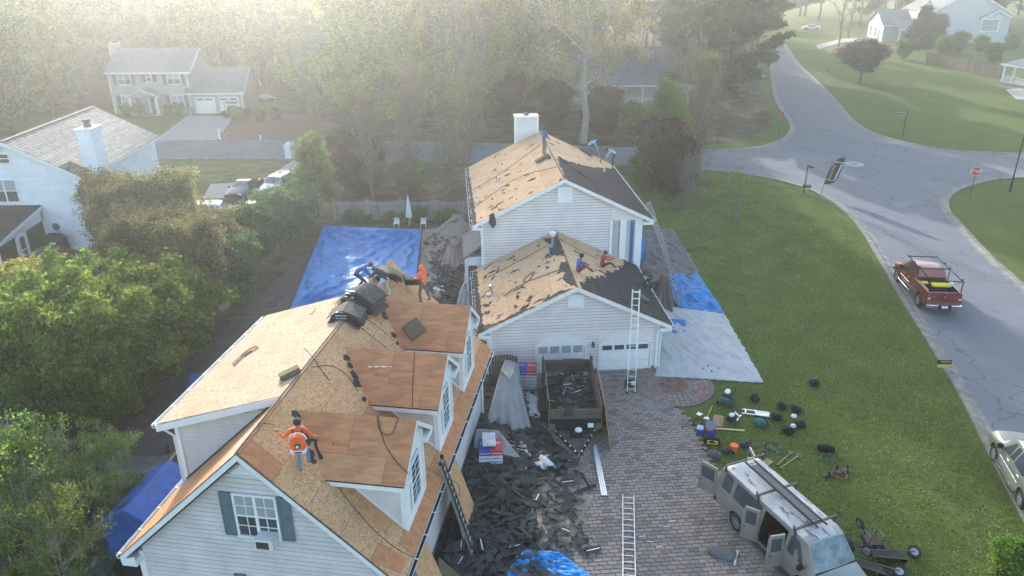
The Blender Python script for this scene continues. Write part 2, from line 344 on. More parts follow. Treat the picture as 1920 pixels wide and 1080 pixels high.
# lawn blades, too many to count
def blades(n, x0, x1, y0, y1, seed, size):
    g = np.random.default_rng(seed); X = g.uniform(x0, x1, n); Y = g.uniform(y0, y1, n); lawn = pxs([(1225, 345), (1330, 335), (1450, 345), (1520, 368), (1600, 425), (1670, 545), (1740, 665), (1830, 820), (1900, 960), (2000, 1150), (2100, 1400), (1640, 1400), (1500, 1110), (1403, 960), (1348, 880), (1306, 800), (1350, 740), (1330, 712), (1436, 722), (1362, 590), (1312, 508), (1270, 430), (1230, 430)])
    k = np.array([inpoly(a, b, lawn) for a, b in zip(X, Y)]); X, Y = X[k], Y[k]; n = len(X); a = g.uniform(0, 6.28, n); s = size*g.uniform(.5, 1.5, n); h = s*g.uniform(.6, 1.3, n); ln = g.uniform(-.8, .8, (n, 2))*s[:, None]
    c, d = np.cos(a)*s*.5, np.sin(a)*s*.5; z = np.zeros(n)
    return np.stack([np.stack([X-c, Y-d, z], 1), np.stack([X+c, Y+d, z], 1), np.stack([X+c*.4+ln[:, 0], Y+d*.4+ln[:, 1], h], 1), np.stack([X-c*.4+ln[:, 0], Y-d*.4+ln[:, 1], h], 1)], 1)
def inpoly(x, y, P):
    c = False; j = len(P)-1
    for i in range(len(P)):
        if (P[i][1] > y) != (P[j][1] > y) and x < (P[j][0]-P[i][0])*(y-P[i][1])/(P[j][1]-P[i][1])+P[i][0]: c = not c
        j = i
    return c
# manhole cover
c = at(1601, 308); mb = MB(); mb.tube([c+V3(0, 0, .0), c+V3(0, 0, .035)], .95, 24); o = mb.build('manhole_collar', MATS['concrete']); o2 = MB().tube([c+V3(0, 0, .02), c+V3(0, 0, .05)], .38, 20).build('cover', MATS['steel_dark'], o); tag(o, 'round manhole cover in a pale concrete ring in the crossroads', 'manhole')
# beds, paths, neighbours' drives
sheet('driveway', pxs([(352, 217), (440, 217), (424, 240), (406, 264), (398, 266), (286, 267), (300, 255)]), 'concrete', .016)
sheet('driveway', pxs([(552, 299), (585, 299), (560, 345), (540, 372), (380, 372), (395, 345), (470, 342), (505, 330)]), 'concrete', .016)
sheet('mulch_bed', pxs([(445, 218), (560, 214), (640, 235), (560, 262), (408, 263), (425, 242)]), 'mulch', .02, .3)
sheet('dry_lawn', pxs([(280, 303), (550, 302), (520, 325), (480, 340), (330, 350), (270, 345)]), 'dry_grass', .012, .3)
sheet('forest_floor', pxs([(-600, 245), (190, 214), (215, 218), (215, 214), (470, 200), (480, 190), (560, 200), (700, 262), (900, 268), (1180, 275), (1290, 278), (1400, 262), (1445, 235), (1440, 190), (1420, 150), (1410, 60), (1300, 10), (-600, 10)]), 'leaf_litter', .008, .4)
sheet('planting_bed', pxs([(640, 420), (605, 330), (640, 308), (900, 308), (1180, 312), (1290, 320), (1330, 340), (1320, 395), (1240, 400), (1220, 345), (1180, 330), (1060, 332), (880, 345), (870, 420)]), 'leaf_litter', .012, .3)
sheet('back_yard', pxs([(-300, 540), (180, 470), (300, 380), (470, 372), (600, 380), (640, 425), (880, 425), (890, 560), (900, 800), (700, 1500), (-900, 1500)]), 'soil', .010, .2)
sheet('garden_path', pxs([(580, 470), (440, 600), (330, 700), (250, 790), (230, 850), (280, 870), (360, 800), (470, 690), (620, 540)]), 'mud_path', .018, .08)
sheet('mulch_bed', pxs([(1545, 92), (1580, 84), (1625, 90), (1615, 102), (1560, 103)]), 'mulch', .02, .2)
sheet('driveway', pxs([(1530, 85), (1580, 72), (1640, 72), (1640, 78), (1580, 79), (1535, 92)]), 'concrete', .02)
sheet('walkway', pxs([(1885, 168), (1960, 160), (1960, 190), (1905, 186)]), 'concrete', .02)
sheet('mulch_bed', pxs([(1868, 158), (1960, 150), (1960, 168), (1880, 165)]), 'mulch', .016, .15)
for x, y in ((1445, 435), (1441, 462), (1380, 514), (1476, 617), (1519, 616), (1615, 785)):
    c = at(x, y); pts = [c+V3(math.cos(a)*R_.uniform(.15, .35), math.sin(a)*R_.uniform(.12, .25), 0) for a in [i*.7 for i in range(9)]]; sheet('bare_soil', pts, 'soil', .014)
# ------------------------------------------------------------------ paved drive: pavers laid one by one
Bo, Baz = Vector((3.168, 34.45, 0)), -.075
Bu = V3(math.cos(Baz), -math.sin(Baz), 0); Bv = V3(math.sin(Baz), math.cos(Baz), 0)
def inpoly(x, y, P):
    c = False; j = len(P)-1
    for i in range(len(P)):
        if (P[i][1] > y) != (P[j][1] > y) and x < (P[j][0]-P[i][0])*(y-P[i][1])/(P[j][1]-P[i][1])+P[i][0]: c = not c
        j = i
    return c
drive = pxs([(930, 693), (1235, 690), (1240, 735), (1278, 772), (1303, 800), (1345, 880), (1400, 960), (1500, 1110), (1620, 1300), (1500, 1500), (500, 1600), (760, 1200), (840, 900), (900, 740)])
sheet('driveway', drive, 'concrete', .012)
M('grout', (.035, .033, .031), .95, .2, 5)
MATS['pav'] = M('paver', (.19, .165, .15), .9, .14, 3, .3, 40, rnd=.22, c2=(.22, .18, .158))
f_, t_ = tex(MATS['paver'], 'Noise', .25, None, .4, .65, Detail=4.)
M('paver_red', (.225, .155, .13), .9, .2, 3, .3, 40, rnd=.2)
M('paver_grey', (.16, .155, .155), .9, .2, 3, .3, 40, rnd=.2)
PW, PD = .34, .195
def paver_mesh(name, mat, w=PW-.022, d=PD-.022):
    mb = MB(); a, b, h = w/2, d/2, .05; e = .009
    mb.loft([[(-a, -b, 0), (a, -b, 0), (a, b, 0), (-a, b, 0)], [(-a, -b, h-e), (a, -b, h-e), (a, b, h-e), (-a, b, h-e)], [(-a+e, -b+e, h), (a-e, -b+e, h), (a-e, b-e, h), (-a+e, b-e, h)]]); return mb.mesh(name, MATS[mat])
pm = [paver_mesh('paver', k) for k in ('paver', 'paver', 'paver_grey', 'paver')]
driveobj = bpy.data.objects['driveway.003'] if 'driveway.003' in bpy.data.objects else [o for o in bpy.data.objects if o.name.startswith('driveway')][-1]
driveobj.data.materials[0] = MATS['grout']; driveobj.name = 'paved_driveway'
cand = []
for j in range(-172, 5):
    for i in range(-48, 82):
        u = i*PW+(PW/2 if j % 2 else 0); v = j*PD; p = Bo+Bu*u+Bv*v
        if inpoly(p.x, p.y, drive): cand.append((p.y, p))
cand.sort(key=lambda q: abs((q[1]-Vector((4.2, 21, 0))).length))
rest = MB(); pat = [3, 1]
def is_dark(p): return False
for k, (yy, p) in enumerate(cand):
    dz = R_.uniform(-.006, .004); rz = -Baz+R_.uniform(-.02, .02)
    me = R_.choice(pm)
    if k < 300:
        link('paver', me, driveobj, (p.x, p.y, -.02+dz), (R_.uniform(-.01, .01), R_.uniform(-.01, .01), rz))
    else:
        c, s = math.cos(rz), math.sin(rz); b = len(rest.v); mi = R_.choice((0, 0, 0, 1, 2))
        for vx, vy, vz in [v.co for v in me.vertices]: rest.v.append((p.x+vx*c-vy*s, p.y+vx*s+vy*c, vz-.02+dz))
        for pl in me.polygons: rest.f.append([b+q for q in pl.vertices]); rest.m.append(mi)
M('paver2', (.165, .14, .128), .9, .2, 3, .3, 40); M('paver3', (.235, .195, .17), .9, .2, 3, .3, 40)
rest.build('paver', [MATS['paver'], MATS['paver2'], MATS['paver3']], driveobj, kind='stuff')
# ringed paver walk beside the drive
cc = at(1262, 722); walk = sheet('walkway', [cc+V3(math.cos(a)*2.05, math.sin(a)*2.05, 0) for a in [i*.2 for i in range(31)]], 'grout', .016)
for ring, (r0, n) in enumerate(((.85, 22), (1.12, 28), (1.39, 34), (1.66, 42), (1.9, 46))):
    me = paver_mesh('paver', 'paver_grey' if ring in (0, 4) else 'paver_red', 2*math.pi*r0/n-.02, .245 if ring < 4 else .2)
    for i in range(n):
        a = 2*math.pi*i/n+ring*.1
        link('paver', me, walk, (cc.x+math.cos(a)*r0, cc.y+math.sin(a)*r0, -.012+R_.uniform(-.004, .004)), (0, 0, a+math.pi/2))
sheet('mulch_bed', [cc+V3(math.cos(a)*.72, math.sin(a)*.72, 0) for a in [i*.3 for i in range(21)]], 'mulch', .03)
# ------------------------------------------------------------------ house-building helpers
Z = Vector((0, 0, 1))
def boards(parent, p0, dx, n, outline, e=.16, holes=(), mat='siding', single=True, name='siding_board'):
    """lap boards on a wall: outline = convex polygon in wall (x, z)"""
    p0 = Vector(p0); dx = Vector(dx).normalized(); n = Vector(n).normalized(); G = MB()
    zs = [q[1] for q in outline]; z0, z1 = min(zs), max(zs); k = int((z1-z0)/e)+1
    def span(z):
        xs = []
        for a, b in zip(outline, outline[1:]+outline[:1]):
            if (a[1] <= z <= b[1]) or (b[1] <= z <= a[1]):
                if abs(a[1]-b[1]) < 1e-6: xs += [a[0], b[0]]
                else: xs.append(a[0]+(b[0]-a[0])*(z-a[1])/(b[1]-a[1]))
        return (min(xs), max(xs)) if xs else None
    for i in range(k):
        za = z0+i*e; zb = min(za+e+.004, z1)
        if zb-za < .03: continue
        sa, sb = span(za+1e-4), span(zb-1e-4)
        if not sa or not sb: continue
        segs = [(sa[0], sb[0], sa[1], sb[1])]
        for hx0, hx1, hz0, hz1 in holes:
            if za+e*.5 > hz0 and za+e*.5 < hz1:
                new = []
                for a0, b0, a1, b1 in segs:
                    if hx0 > max(a0, b0) and hx0 < min(a1, b1)+9: new.append((a0, b0, min(hx0, a1), min(hx0, b1)))
                    if hx1 < min(a1, b1) and hx1 > max(a0, b0)-9: new.append((max(hx1, a0), max(hx1, b0), a1, b1))
                segs = new if new else ([] if (hx0 <= max(sa[0], sb[0]) and hx1 >= min(sa[1], sb[1])) else segs)
        for a0, b0, a1, b1 in segs:
            if a1-a0 < .02 and b1-b0 < .02: continue
            # lap board proud at its foot; slot below draws the lap shade line
            q = lambda x, z, o: p0+dx*x+Z*z+n*o
            mb = MB() if single else G
            mb.add([q(a0, za+.036, .024), q(a1, za+.036, .024), q(b1, zb, .008), q(b0, zb, .008), q(a0, za+.036, -.004), q(a1, za+.036, -.004), q(b1, zb, -.004), q(b0, zb, -.004)],
                   [(0, 1, 2, 3), (4, 5, 1, 0), (0, 3, 7, 4), (1, 5, 6, 2), (3, 2, 6, 7)])
            if single: mb.build(name, MATS[mat], parent)
    if not single and G.f: return G.build(name, MATS[mat], parent, kind='stuff')
def window(parent, p0, dx, n, x0, x1, z0, z1, cols=2, rows=2, units=1, frame='white', glass='glass', panes=True, fw=.07, name='window', blind=None):
    p0 = Vector(p0); dx = Vector(dx).normalized(); n = Vector(n).normalized()
    q = lambda x, z, o: p0+dx*x+Z*z+n*o
    f = MB()
    def bar(xa, xb, za, zb, o0=.0, o1=.06, m=0):
        f.add([q(xa, za, o0), q(xb, za, o0), q(xb, zb, o0), q(xa, zb, o0), q(xa, za, o1), q(xb, za, o1), q(xb, zb, o1), q(xa, zb, o1)], [(3, 2, 1, 0), (4, 5, 6, 7), (0, 1, 5, 4), (1, 2, 6, 5), (2, 3, 7, 6), (3, 0, 4, 7)], m)
    bar(x0-fw, x1+fw, z0-fw, z0, 0, .085); bar(x0-fw, x1+fw, z1, z1+fw); bar(x0-fw, x0, z0, z1); bar(x1, x1+fw, z0, z1)
    uw = (x1-x0)/units; P = []
    for u in range(units):
        a = x0+u*uw; b = a+uw
        if u: bar(a-.045, a+.045, z0, z1, 0, .055)
        mid = (z0+z1)/2; bar(a, b, mid-.025, mid+.025, 0, .05)
        for h in (0, 1):
            zz0, zz1 = (z0, mid) if h == 0 else (mid, z1)
            for c in range(1, cols): x = a+(b-a)*c/cols; bar(x-.012, x+.012, zz0, zz1, 0, .042)
            for r in range(1, rows): z = zz0+(zz1-zz0)*r/rows; bar(a, b, z-.012, z+.012, 0, .0415)
            P.append((a, b, zz0, zz1, h))
    if not panes:
        for a, b, za, zb, h in P: f.add([q(a, za, .034), q(b, za, .034), q(b, zb, .034), q(a, zb, .034)], [(0, 1, 2, 3)], 1)
        return f.build(name, [MATS[frame], MATS[glass]], parent)
    o = f.build(name, MATS[frame], parent)
    for a, b, za, zb, h in P:
        g = MB().add([q(a, za, .030), q(b, za, .030), q(b, zb, .030), q(a, zb, .030), q(a, za, .022), q(b, za, .022), q(b, zb, .022), q(a, zb, .022)], [(0, 1, 2, 3), (7, 6, 5, 4), (0, 4, 5, 1), (1, 5, 6, 2), (2, 6, 7, 3), (3, 7, 4, 0)])
        g.build('pane', MATS[blind if (blind and h) else glass], o)
    return o
def shutterm(parent, p0, dx, n, x0, x1, z0, z1, mat='shutter', slats=False):
    p0 = Vector(p0); dx = Vector(dx).normalized(); n = Vector(n).normalized(); q = lambda x, z, o: p0+dx*x+Z*z+n*o; f = MB()
    def bar(xa, xb, za, zb, o0, o1):
        f.add([q(xa, za, o0), q(xb, za, o0), q(xb, zb, o0), q(xa, zb, o0), q(xa, za, o1), q(xb, za, o1), q(xb, zb, o1), q(xa, zb, o1)], [(3, 2, 1, 0), (4, 5, 6, 7), (0, 1, 5, 4), (1, 2, 6, 5), (2, 3, 7, 6), (3, 0, 4, 7)])
    bar(x0, x0+.05, z0, z1, .012, .05); bar(x1-.05, x1, z0, z1, .012, .05)
    for z in (z0, (z0+z1)/2-.03, z1-.06): bar(x0+.05, x1-.05, z, z+.06, .012, .05)
    bar(x0+.05, x1-.05, z0+.06, z1-.06, .012, .03)
    if slats:
        k = int((z1-z0)/.055)
        for i in range(1, k): bar(x0+.05, x1-.05, z0+i*.055, z0+i*.055+.03, .03, .042)
    return f.build('shutter', MATS[mat], parent)
def clip(poly, a, b, c):                   # keep a*x+b*y <= c
    out = []
    for i in range(len(poly)):
        p, q = poly[i], poly[(i+1) % len(poly)]; dp = a*p[0]+b*p[1]-c; dq = a*q[0]+b*q[1]-c
        if dp <= 0: out.append(p)
        if (dp < 0 < dq) or (dq < 0 < dp):
            t = dp/(dp-dq); out.append((p[0]+(q[0]-p[0])*t, p[1]+(q[1]-p[1])*t))
    return out
def clipto(poly, conv):
    ar = sum(conv[i][0]*conv[(i+1) % len(conv)][1]-conv[(i+1) % len(conv)][0]*conv[i][1] for i in range(len(conv)))
    C_ = conv if ar > 0 else conv[::-1]
    for i in range(len(C_)):
        p, q = C_[i], C_[(i+1) % len(C_)]; ex, ey = q[0]-p[0], q[1]-p[1]
        poly = clip(poly, ey, -ex, ey*p[0]-ex*p[1])
        if len(poly) < 3: return []
    return poly
def decking(parent, o, a, b, conv, mats, lw=2.44, sw=1.22, th=.018, gap=.009, seed=1, lift=.0, off=0.):
    """roof sheets: o + a*s (along) + b*t (up or down slope); conv polygon in (s,t)"""
    o = Vector(o); a = Vector(a).normalized(); b = Vector(b).normalized(); n = a.cross(b); n = n if n.z > 0 else -n; n.normalize(); rr = random.Random(seed)
    s0, s1 = min(p[0] for p in conv), max(p[0] for p in conv); t0, t1 = min(p[1] for p in conv), max(p[1] for p in conv)
    j = 0; t = t0
    while t < t1-.02:
        s = s0-(lw/2 if j % 2 else 0)-off
        while s < s1:
            pl = clipto([(s+gap/2, t+gap/2), (s+lw-gap/2, t+gap/2), (s+lw-gap/2, t+sw-gap/2), (s+gap/2, t+sw-gap/2)], conv)
            if len(pl) > 2:
                mt = mats if isinstance(mats, str) else rr.choice(mats); h = lift+rr.uniform(0, .004)
                # object origin at the sheet so that its grain starts afresh
                c = o+a*s+b*t+n*(th+h); rx = rr.uniform(0, 5); mb = MB(); mb.slab([a*(x-s)+b*(y-t) for x, y in pl], th, nrm=n)
                me = mb.mesh('sheathing_panel', MATS[mt])
                ob = link('sheathing_panel', me, parent, c)
            s += lw
        t += sw; j += 1
def courses(parent, o, a, b, s0, s1, T, expo=None, e=.14, tab=.31, mat='shingle', seed=1, th=.012, rough=.03, tilt=.014, name='shingle_course', maxs=300, cut=None):
    """shingle rows: b points DOWN the slope from o; row k lies at t=k*e"""
    o = Vector(o); a = Vector(a).normalized(); b = Vector(b).normalized(); n = a.cross(b); n = n if n.z > 0 else -n; rr = random.Random(seed)
    k = int(T/e)+1; cnt = 0; REST = MB()
    for i in range(k):
        t = i*e; tt = min(t+e*1.25, T)
        mb = MB(); s = s0-(tab/2 if i % 2 else 0)
        ss0, ss1 = (s0, s1) if not cut else cut(t)
        while s < ss1:
            a0, a1 = max(s, ss0), min(s+tab-.008, ss1); s += tab
            if a1-a0 < .03: continue
            if expo and expo((a0+a1)/2, t): continue
            z0 = .006; z1 = tilt+th+rr.uniform(0, .006); tb = tt+(rr.uniform(-rough, rough) if rough else 0)
            q = lambda x, y, h: o+a*x+b*y+n*h
            mb.add([q(a0, t, z0), q(a1, t, z0), q(a1, tb, z1), q(a0, tb, z1), q(a1, tb, 0), q(a0, tb, 0)], [(0, 1, 2, 3), (3, 2, 4, 5), (0, 3, 5), (1, 4, 2)])
        if mb.f: mb.build(name, MATS[mat], parent)
def gutter(parent, p, q, out, w=.12, h=.12, mat='white', hang=.6, inside='rope'):
    p = Vector(p); q = Vector(q); out = Vector(out).normalized(); d = (q-p).normalized(); L_ = (q-p).length
    mb = MB(); prof = [(0, 0), (0, -h), (w*.75, -h), (w, 0), (w-.012, 0), (w*.75-.012, -h+.015), (.012, -h+.015), (.012, 0)]
    mb.loft([[p+out*x+Z*z for x, z in prof], [q+out*x+Z*z for x, z in prof]])
    mb.add([p+out*.014+Z*(-h*.55), q+out*.014+Z*(-h*.55), q+out*(w*.88)+Z*(-h*.55), p+out*(w*.88)+Z*(-h*.55)], [(0, 1, 2, 3)], 1)
    k = int(L_/hang)
    for i in range(k+1): c = p+d*min(L_-.02, .1+i*hang); mb.bar(c+out*.0+Z*.004, c+out*w+Z*.004, .035, .012)
    return mb.build('gutter', [MATS[mat], MATS['debris_bed']], parent)
def fascia(parent, p, q, h=.18, th=.03, side=(0, 0, 0), mat='white', name='fascia', drop=.0):
    p = Vector(p); q = Vector(q); sd_ = Vector(side).normalized()
    mb = MB(); d = q-p
    mb.add([p-Z*drop, q-Z*drop, q-Z*(drop+h), p-Z*(drop+h)]+[v+sd_*th for v in (p-Z*drop, q-Z*drop, q-Z*(drop+h), p-Z*(drop+h))], [(0, 1, 2, 3), (7, 6, 5, 4), (0, 4, 5, 1), (1, 5, 6, 2), (2, 6, 7, 3), (3, 7, 4, 0)])
    return mb.build(name, MATS[mat], parent)
def solid(parent, name, poly, y0, y1, mat, axis='y', kind=None):   # prism of a polygon (x,z) from y0 to y1
    mb = MB(); f = (lambda x, z, y: (x, y, z)) if axis == 'y' else (lambda x, z, y: (y, x, z))
    mb.loft([[f(x, z, y0) for x, z in poly], [f(x, z, y1) for x, z in poly]]); return mb.build(name, MATS[mat], parent)
def onroof(thing, x, y, p, n):              # photograph point on a sloping plane of a house, in the house's own frame
    mw = Matrix.Translation(thing.location) @ thing.rotation_euler.to_matrix().to_4x4(); P0 = mw @ Vector(p); N0 = (mw.to_3x3() @ Vector(n))
    r = _F + _R*((x-960)/FPX) + _D*((y-540)/FPX); c = Vector((0, 0, CAMH)); t = (P0-c).dot(N0)/r.dot(N0)
    return mw.inverted() @ (c+r*t)
def downspout(parent, pts, r=.045, mat='white'):
    return MB().tube(pts, r, 4).build('downspout', MATS[mat], parent)
# ================================================================== near house with three dormers
NH = E('dormered_house', 'nearest pale grey house with three dormers, its steep roof stripped to bare sheathing', 'house', (-7.51, 17.42, 0), -.155)
SL = .942; RZ = 7.5; EU = 4.38; RL = 14.3
wl = solid(NH, 'wall', [(-3.9, 0), (3.9, 0), (3.9, RZ-SL*3.9-.32), (0, RZ-.32), (-3.9, RZ-SL*3.9-.32)], .35, RL-.3, 'lap_shade')
wz = 3.65
boards(wl, (0, .35, 0), (1, 0, 0), (0, -1, 0), [(-3.88, .1), (3.88, .1), (3.88, RZ-SL*3.88-.2), (0, RZ-.2), (-3.88, RZ-SL*3.88-.2)], .165)
boards(wl, (3.9, .35, 0), (0, 1, 0), (1, 0, 0), [(0, .3), (RL-.65, .3), (RL-.65, 3.2), (0, 3.2)], .165)
boards(wl, (-3.9, .35, 0), (0, 1, 0), (-1, 0, 0), [(0, .3), (RL-.65, .3), (RL-.65, 3.2), (0, 3.2)], .165, single=False)
MB().box(-3.98, -3.84, .28, .42, 0, 3.35).build('corner_board', MATS['white'], NH); MB().box(3.84, 3.98, .28, .42, 0, 3.35).build('corner_board', MATS['white'], NH)
MB().poly([(-.52, .31, 6.55), (.62, .31, 6.55), (.05, .31, 7.1)]).slab([(-.6, .32, 6.5), (.7, .32, 6.5), (.7, .30, 6.56), (-.6, .30, 6.56)], .02).build('gable_panel', MATS['white'], NH)
roof = MB()                                                    # rafters and soffit body under the sheets
roof.loft([[(x, v, z) for x, z in ((-EU, RZ-SL*EU-.02), (0, RZ-.02), (EU, RZ-SL*EU-.02), (EU, RZ-SL*EU-.16), (3.9, RZ-SL*3.9-.3), (0, RZ-.3), (-3.9, RZ-SL*3.9-.3), (-EU, RZ-SL*EU-.16))] for v in (.03, RL-.03)])
roof = roof.build('roof', MATS['felt'], NH)
sc = math.hypot(1, SL); ru = Vector((1, 0, -SL)).normalized(); lu = Vector((-1, 0, -SL)).normalized(); TL = EU*sc
decking(roof, (0, 0, RZ), (0, 1, 0), ru, [(0, .02), (RL, .02), (RL, TL), (0, TL)], ('osb', 'osb', 'osb', 'osb', 'osb', 'ply_tan'), seed=3)
decking(roof, (0, 0, RZ), (0, 1, 0), lu, [(0, .02), (RL, .02), (RL, TL), (0, TL)], ('osb_pale', 'ply_tan'), seed=4)
# patches of other sheets seen in the photograph
decking(roof, (0, 0, RZ), (0, 1, 0), ru, [(.0, TL-1.22), (.75, TL-1.22), (.95, TL-.2), (.35, TL-.2)], 'ply_red', lift=.02)
decking(roof, (0, 0, RZ), (0, 1, 0), ru, [(0, .03), (.75, .03), (.75, 1.2), (0, 1.25)], 'ply_red', lift=.02)
decking(roof, (0, 0, RZ), (0, 1, 0), ru, [(1.2, TL-.62), (RL, TL-.62), (RL, TL+.0), (1.2, TL+.0)], 'ply_red', lift=.02)
for sg in (-1, 1):
    m_ = MB(); m_.bar((sg*.05, 0, RZ+.0), (sg*.05, RL, RZ+.0), .03, .05); m_.build('ridge_batten', MATS['batten'], roof)
    e0 = Vector((sg*EU, 0, RZ-SL*EU)); r0 = Vector((0, 0, RZ))
    fascia(NH, r0+V3(0, -.0, 0), e0, .21, .035, (0, -1, 0), drop=.01); fascia(NH, r0+V3(0, RL, 0), e0+V3(0, RL, 0), .21, .035, (0, 1, 0), drop=.01)
    m_ = MB(); m_.bar(r0+V3(sg*.02, -.045, .012), e0+V3(0, -.045, .012), .03, .02); m_.build('drip_edge', MATS['steel_dark'], roof)
    gutter(NH, (sg*(EU+.02), 0, RZ-SL*EU-.02), (sg*(EU+.02), RL, RZ-SL*EU-.02), (sg, 0, 0), .14, .13, hang=1.05)
    m_ = MB(); m_.slab([(sg*3.9, .0, 3.12), (sg*EU, .0, 3.12), (sg*EU, .38, 3.12), (sg*3.9, .38, 3.12)], .02).slab([(sg*3.9, -.03, 3.4), (sg*EU, -.03, 3.25), (sg*EU, -.03, 3.12), (sg*3.9, -.03, 3.10)], .01, nrm=(0, 1, 0)); m_.box(min(sg*3.9, sg*EU), max(sg*3.9, sg*EU), -.02, .36, 3.0, 3.24); m_.build('eave_box', MATS['white'], NH)
downspout(NH, [(-EU-.05, .25, 3.2), (-4.0, .28, 2.9), (-4.0, .28, 0)])
downspout(NH, [(EU+.05, RL-.3, 3.2), (4.0, RL-.35, 2.9), (4.0, RL-.35, 0)]); downspout(NH, [(EU+.05, .5, 3.2), (3.98, .5, 2.8), (3.98, .5, 0)])
# gable windows, shutters and window air conditioner
W0_ = (0, .31, 0)
window(NH, W0_, (1, 0, 0), (0, -1, 0), -.50, .70, 4.42, 5.84, 2, 2, 2, glass='glass', blind='glass_blind')
shutterm(NH, W0_, (1, 0, 0), (0, -1, 0), -.97, -.60, 4.36, 5.9); shutterm(NH, W0_, (1, 0, 0), (0, -1, 0), .80, 1.17, 4.36, 5.9)
window(NH, W0_, (1, 0, 0), (0, -1, 0), -.50, .70, 1.2, 2.75, 2, 2, 2, glass='glass', blind='glass_blind')
shutterm(NH, W0_, (1, 0, 0), (0, -1, 0), -.97, -.60, 1.14, 2.86); shutterm(NH, W0_, (1, 0, 0), (0, -1, 0), .80, 1.17, 1.14, 2.86)
ac = MB().box(.12, .68, -.12, .32, 4.30, 4.64).build('air_conditioner', MATS['white_dirty'], NH, bevel=.015)
MB().box(.17, .55, -.135, -.118, 4.34, 4.58).build('grille', MATS['steel_dark'], ac)
# dormers
def dormer(vc, seed, mats):
    d = MB(); hw = 1.04; zt = 7.06; uw = 4.0; ze = 5.82; sl = (zt-ze)/1.6
    d.loft([[(u, vc-hw, 3.6), (u, vc+hw, 3.6), (u, vc+hw, zt-sl*hw-.05), (u, vc, zt-.05), (u, vc-hw, zt-sl*hw-.05)] for u in (.8, uw)])
    dm = d.build('dormer', MATS['siding'], NH)
    boards(dm, (0, vc-hw, 0), (1, 0, 0), (0, -1, 0), [(uw-.1, 3.68), (uw-.1, ze+.3), (RZ/SL-ze/SL-.8, ze+.3)], .15, single=False, name='side_siding')
    boards(dm, (0, vc+hw, 0), (1, 0, 0), (0, 1, 0), [(uw-.1, 3.68), (uw-.1, ze+.3), (RZ/SL-ze/SL-.8, ze+.3)], .15, single=False, name='side_siding')
    boards(dm, (uw, vc-hw, 0), (0, 1, 0), (1, 0, 0), [(.1, 3.76), (2*hw-.1, 3.76), (2*hw-.1, 6.2), (hw, 6.95), (.1, 6.2)], .15, [(hw-.5, hw+.5, 4.1, 5.7)], single=False, mat='white', name='front_siding')
    cb = MB()
    for s_ in (-1, 1): MB().box(uw-.12, uw+.055, vc+s_*hw-.05, vc+s_*hw+.05, 3.66, 6.1).build('corner_board', MATS['white'], dm)
    window(dm, (uw+.03, vc-.42, 0), (0, 1, 0), (1, 0, 0), 0, .84, 4.15, 5.62, 2, 3, 1, panes=False)
    a = Vector((1, 0, 0)); L0 = (RZ-zt)/SL
    for s_ in (-1, 1):
        b = Vector((0, s_*1.6, -(zt-ze))).normalized(); T = math.hypot(1.6, zt-ze); L1 = (RZ-ze)/SL
        decking(dm, (0, vc, zt), a, b, [(L0, 0), (4.22, 0), (4.22, T), (L1, T)], mats, seed=seed+s_, off=.6)
        # rake board, eave board and cornice return
        fascia(dm, (4.2, vc, zt-.01), (4.2, vc+s_*1.6, ze-.01), .17, .035, (1, 0, 0)); fascia(dm, (L1-.1, vc+s_*1.57, ze-.03), (4.24, vc+s_*1.57, ze-.03), .17, .03, (0, s_, 0))
        m_ = MB(); m_.box(3.86, 4.22, min(vc+s_*.98, vc+s_*1.56), max(vc+s_*.98, vc+s_*1.56), ze-.26, ze-.06)
        m_.build('cornice_return', MATS['white'], dm)
        sf = MB().slab([(L1-.1, vc+s_*1.04, ze-.15), (4.2, vc+s_*1.04, ze-.15), (4.2, vc+s_*1.55, ze-.15), (L1-.1, vc+s_*1.55, ze-.15)], .02); sf.build('soffit', MATS['white'], dm)
        # dark bar standing in for the shaded gap under the sheet edge
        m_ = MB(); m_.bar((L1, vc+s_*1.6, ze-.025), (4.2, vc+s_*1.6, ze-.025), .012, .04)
        m_.build('gap_shade', MATS['felt'], dm)
    m_ = MB(); p = [(RZ-3.7)/SL, 0]
    for s_ in (-1, 1):                                            # step flashing along the cheek
        a0 = Vector(((RZ-ze)/SL-.1, vc+s_*(hw+.03), RZ-SL*((RZ-ze)/SL-.1)+.06)); a1 = Vector((uw+.03, vc+s_*(hw+.03), RZ-SL*(uw+.03)+.06)); m_.bar(a0, a1, .035, .07)
    m_.bar((uw+.04, vc-hw-.03, RZ-SL*(uw+.04)+.07), (uw+.04, vc+hw+.03, RZ-SL*(uw+.04)+.07), .05, .1); m_.build('flashing', MATS['white'], dm)
    # torn felt left in the valley
    rr = random.Random(seed*7)
    for i in range(7):
        t = rr.uniform(.05, 1); u = L0+( (RZ-ze)/SL-L0)*t; v = vc-1.6*t; c = Vector((u-.12, v, RZ-SL*(u-.12)+.035)); s1 = rr.uniform(.06, .2)
        pts = [c+Vector((math.cos(k)*s1*rr.uniform(.5, 1), math.sin(k)*s1*1.4*rr.uniform(.5, 1), -SL*math.cos(k)*s1*rr.uniform(.5, 1)+.01)) for k in (0, 1.1, 2.2, 3.2, 4.3, 5.3)]
        MB().slab(pts, .008).build('felt_scrap', MATS['felt'], dm)
    return dm
dormer(2.92, 11, ('ply_red', 'ply_tan', 'ply_red')); dormer(7.03, 23, ('ply_red',)); dormer(11.08, 31, ('ply_red',))
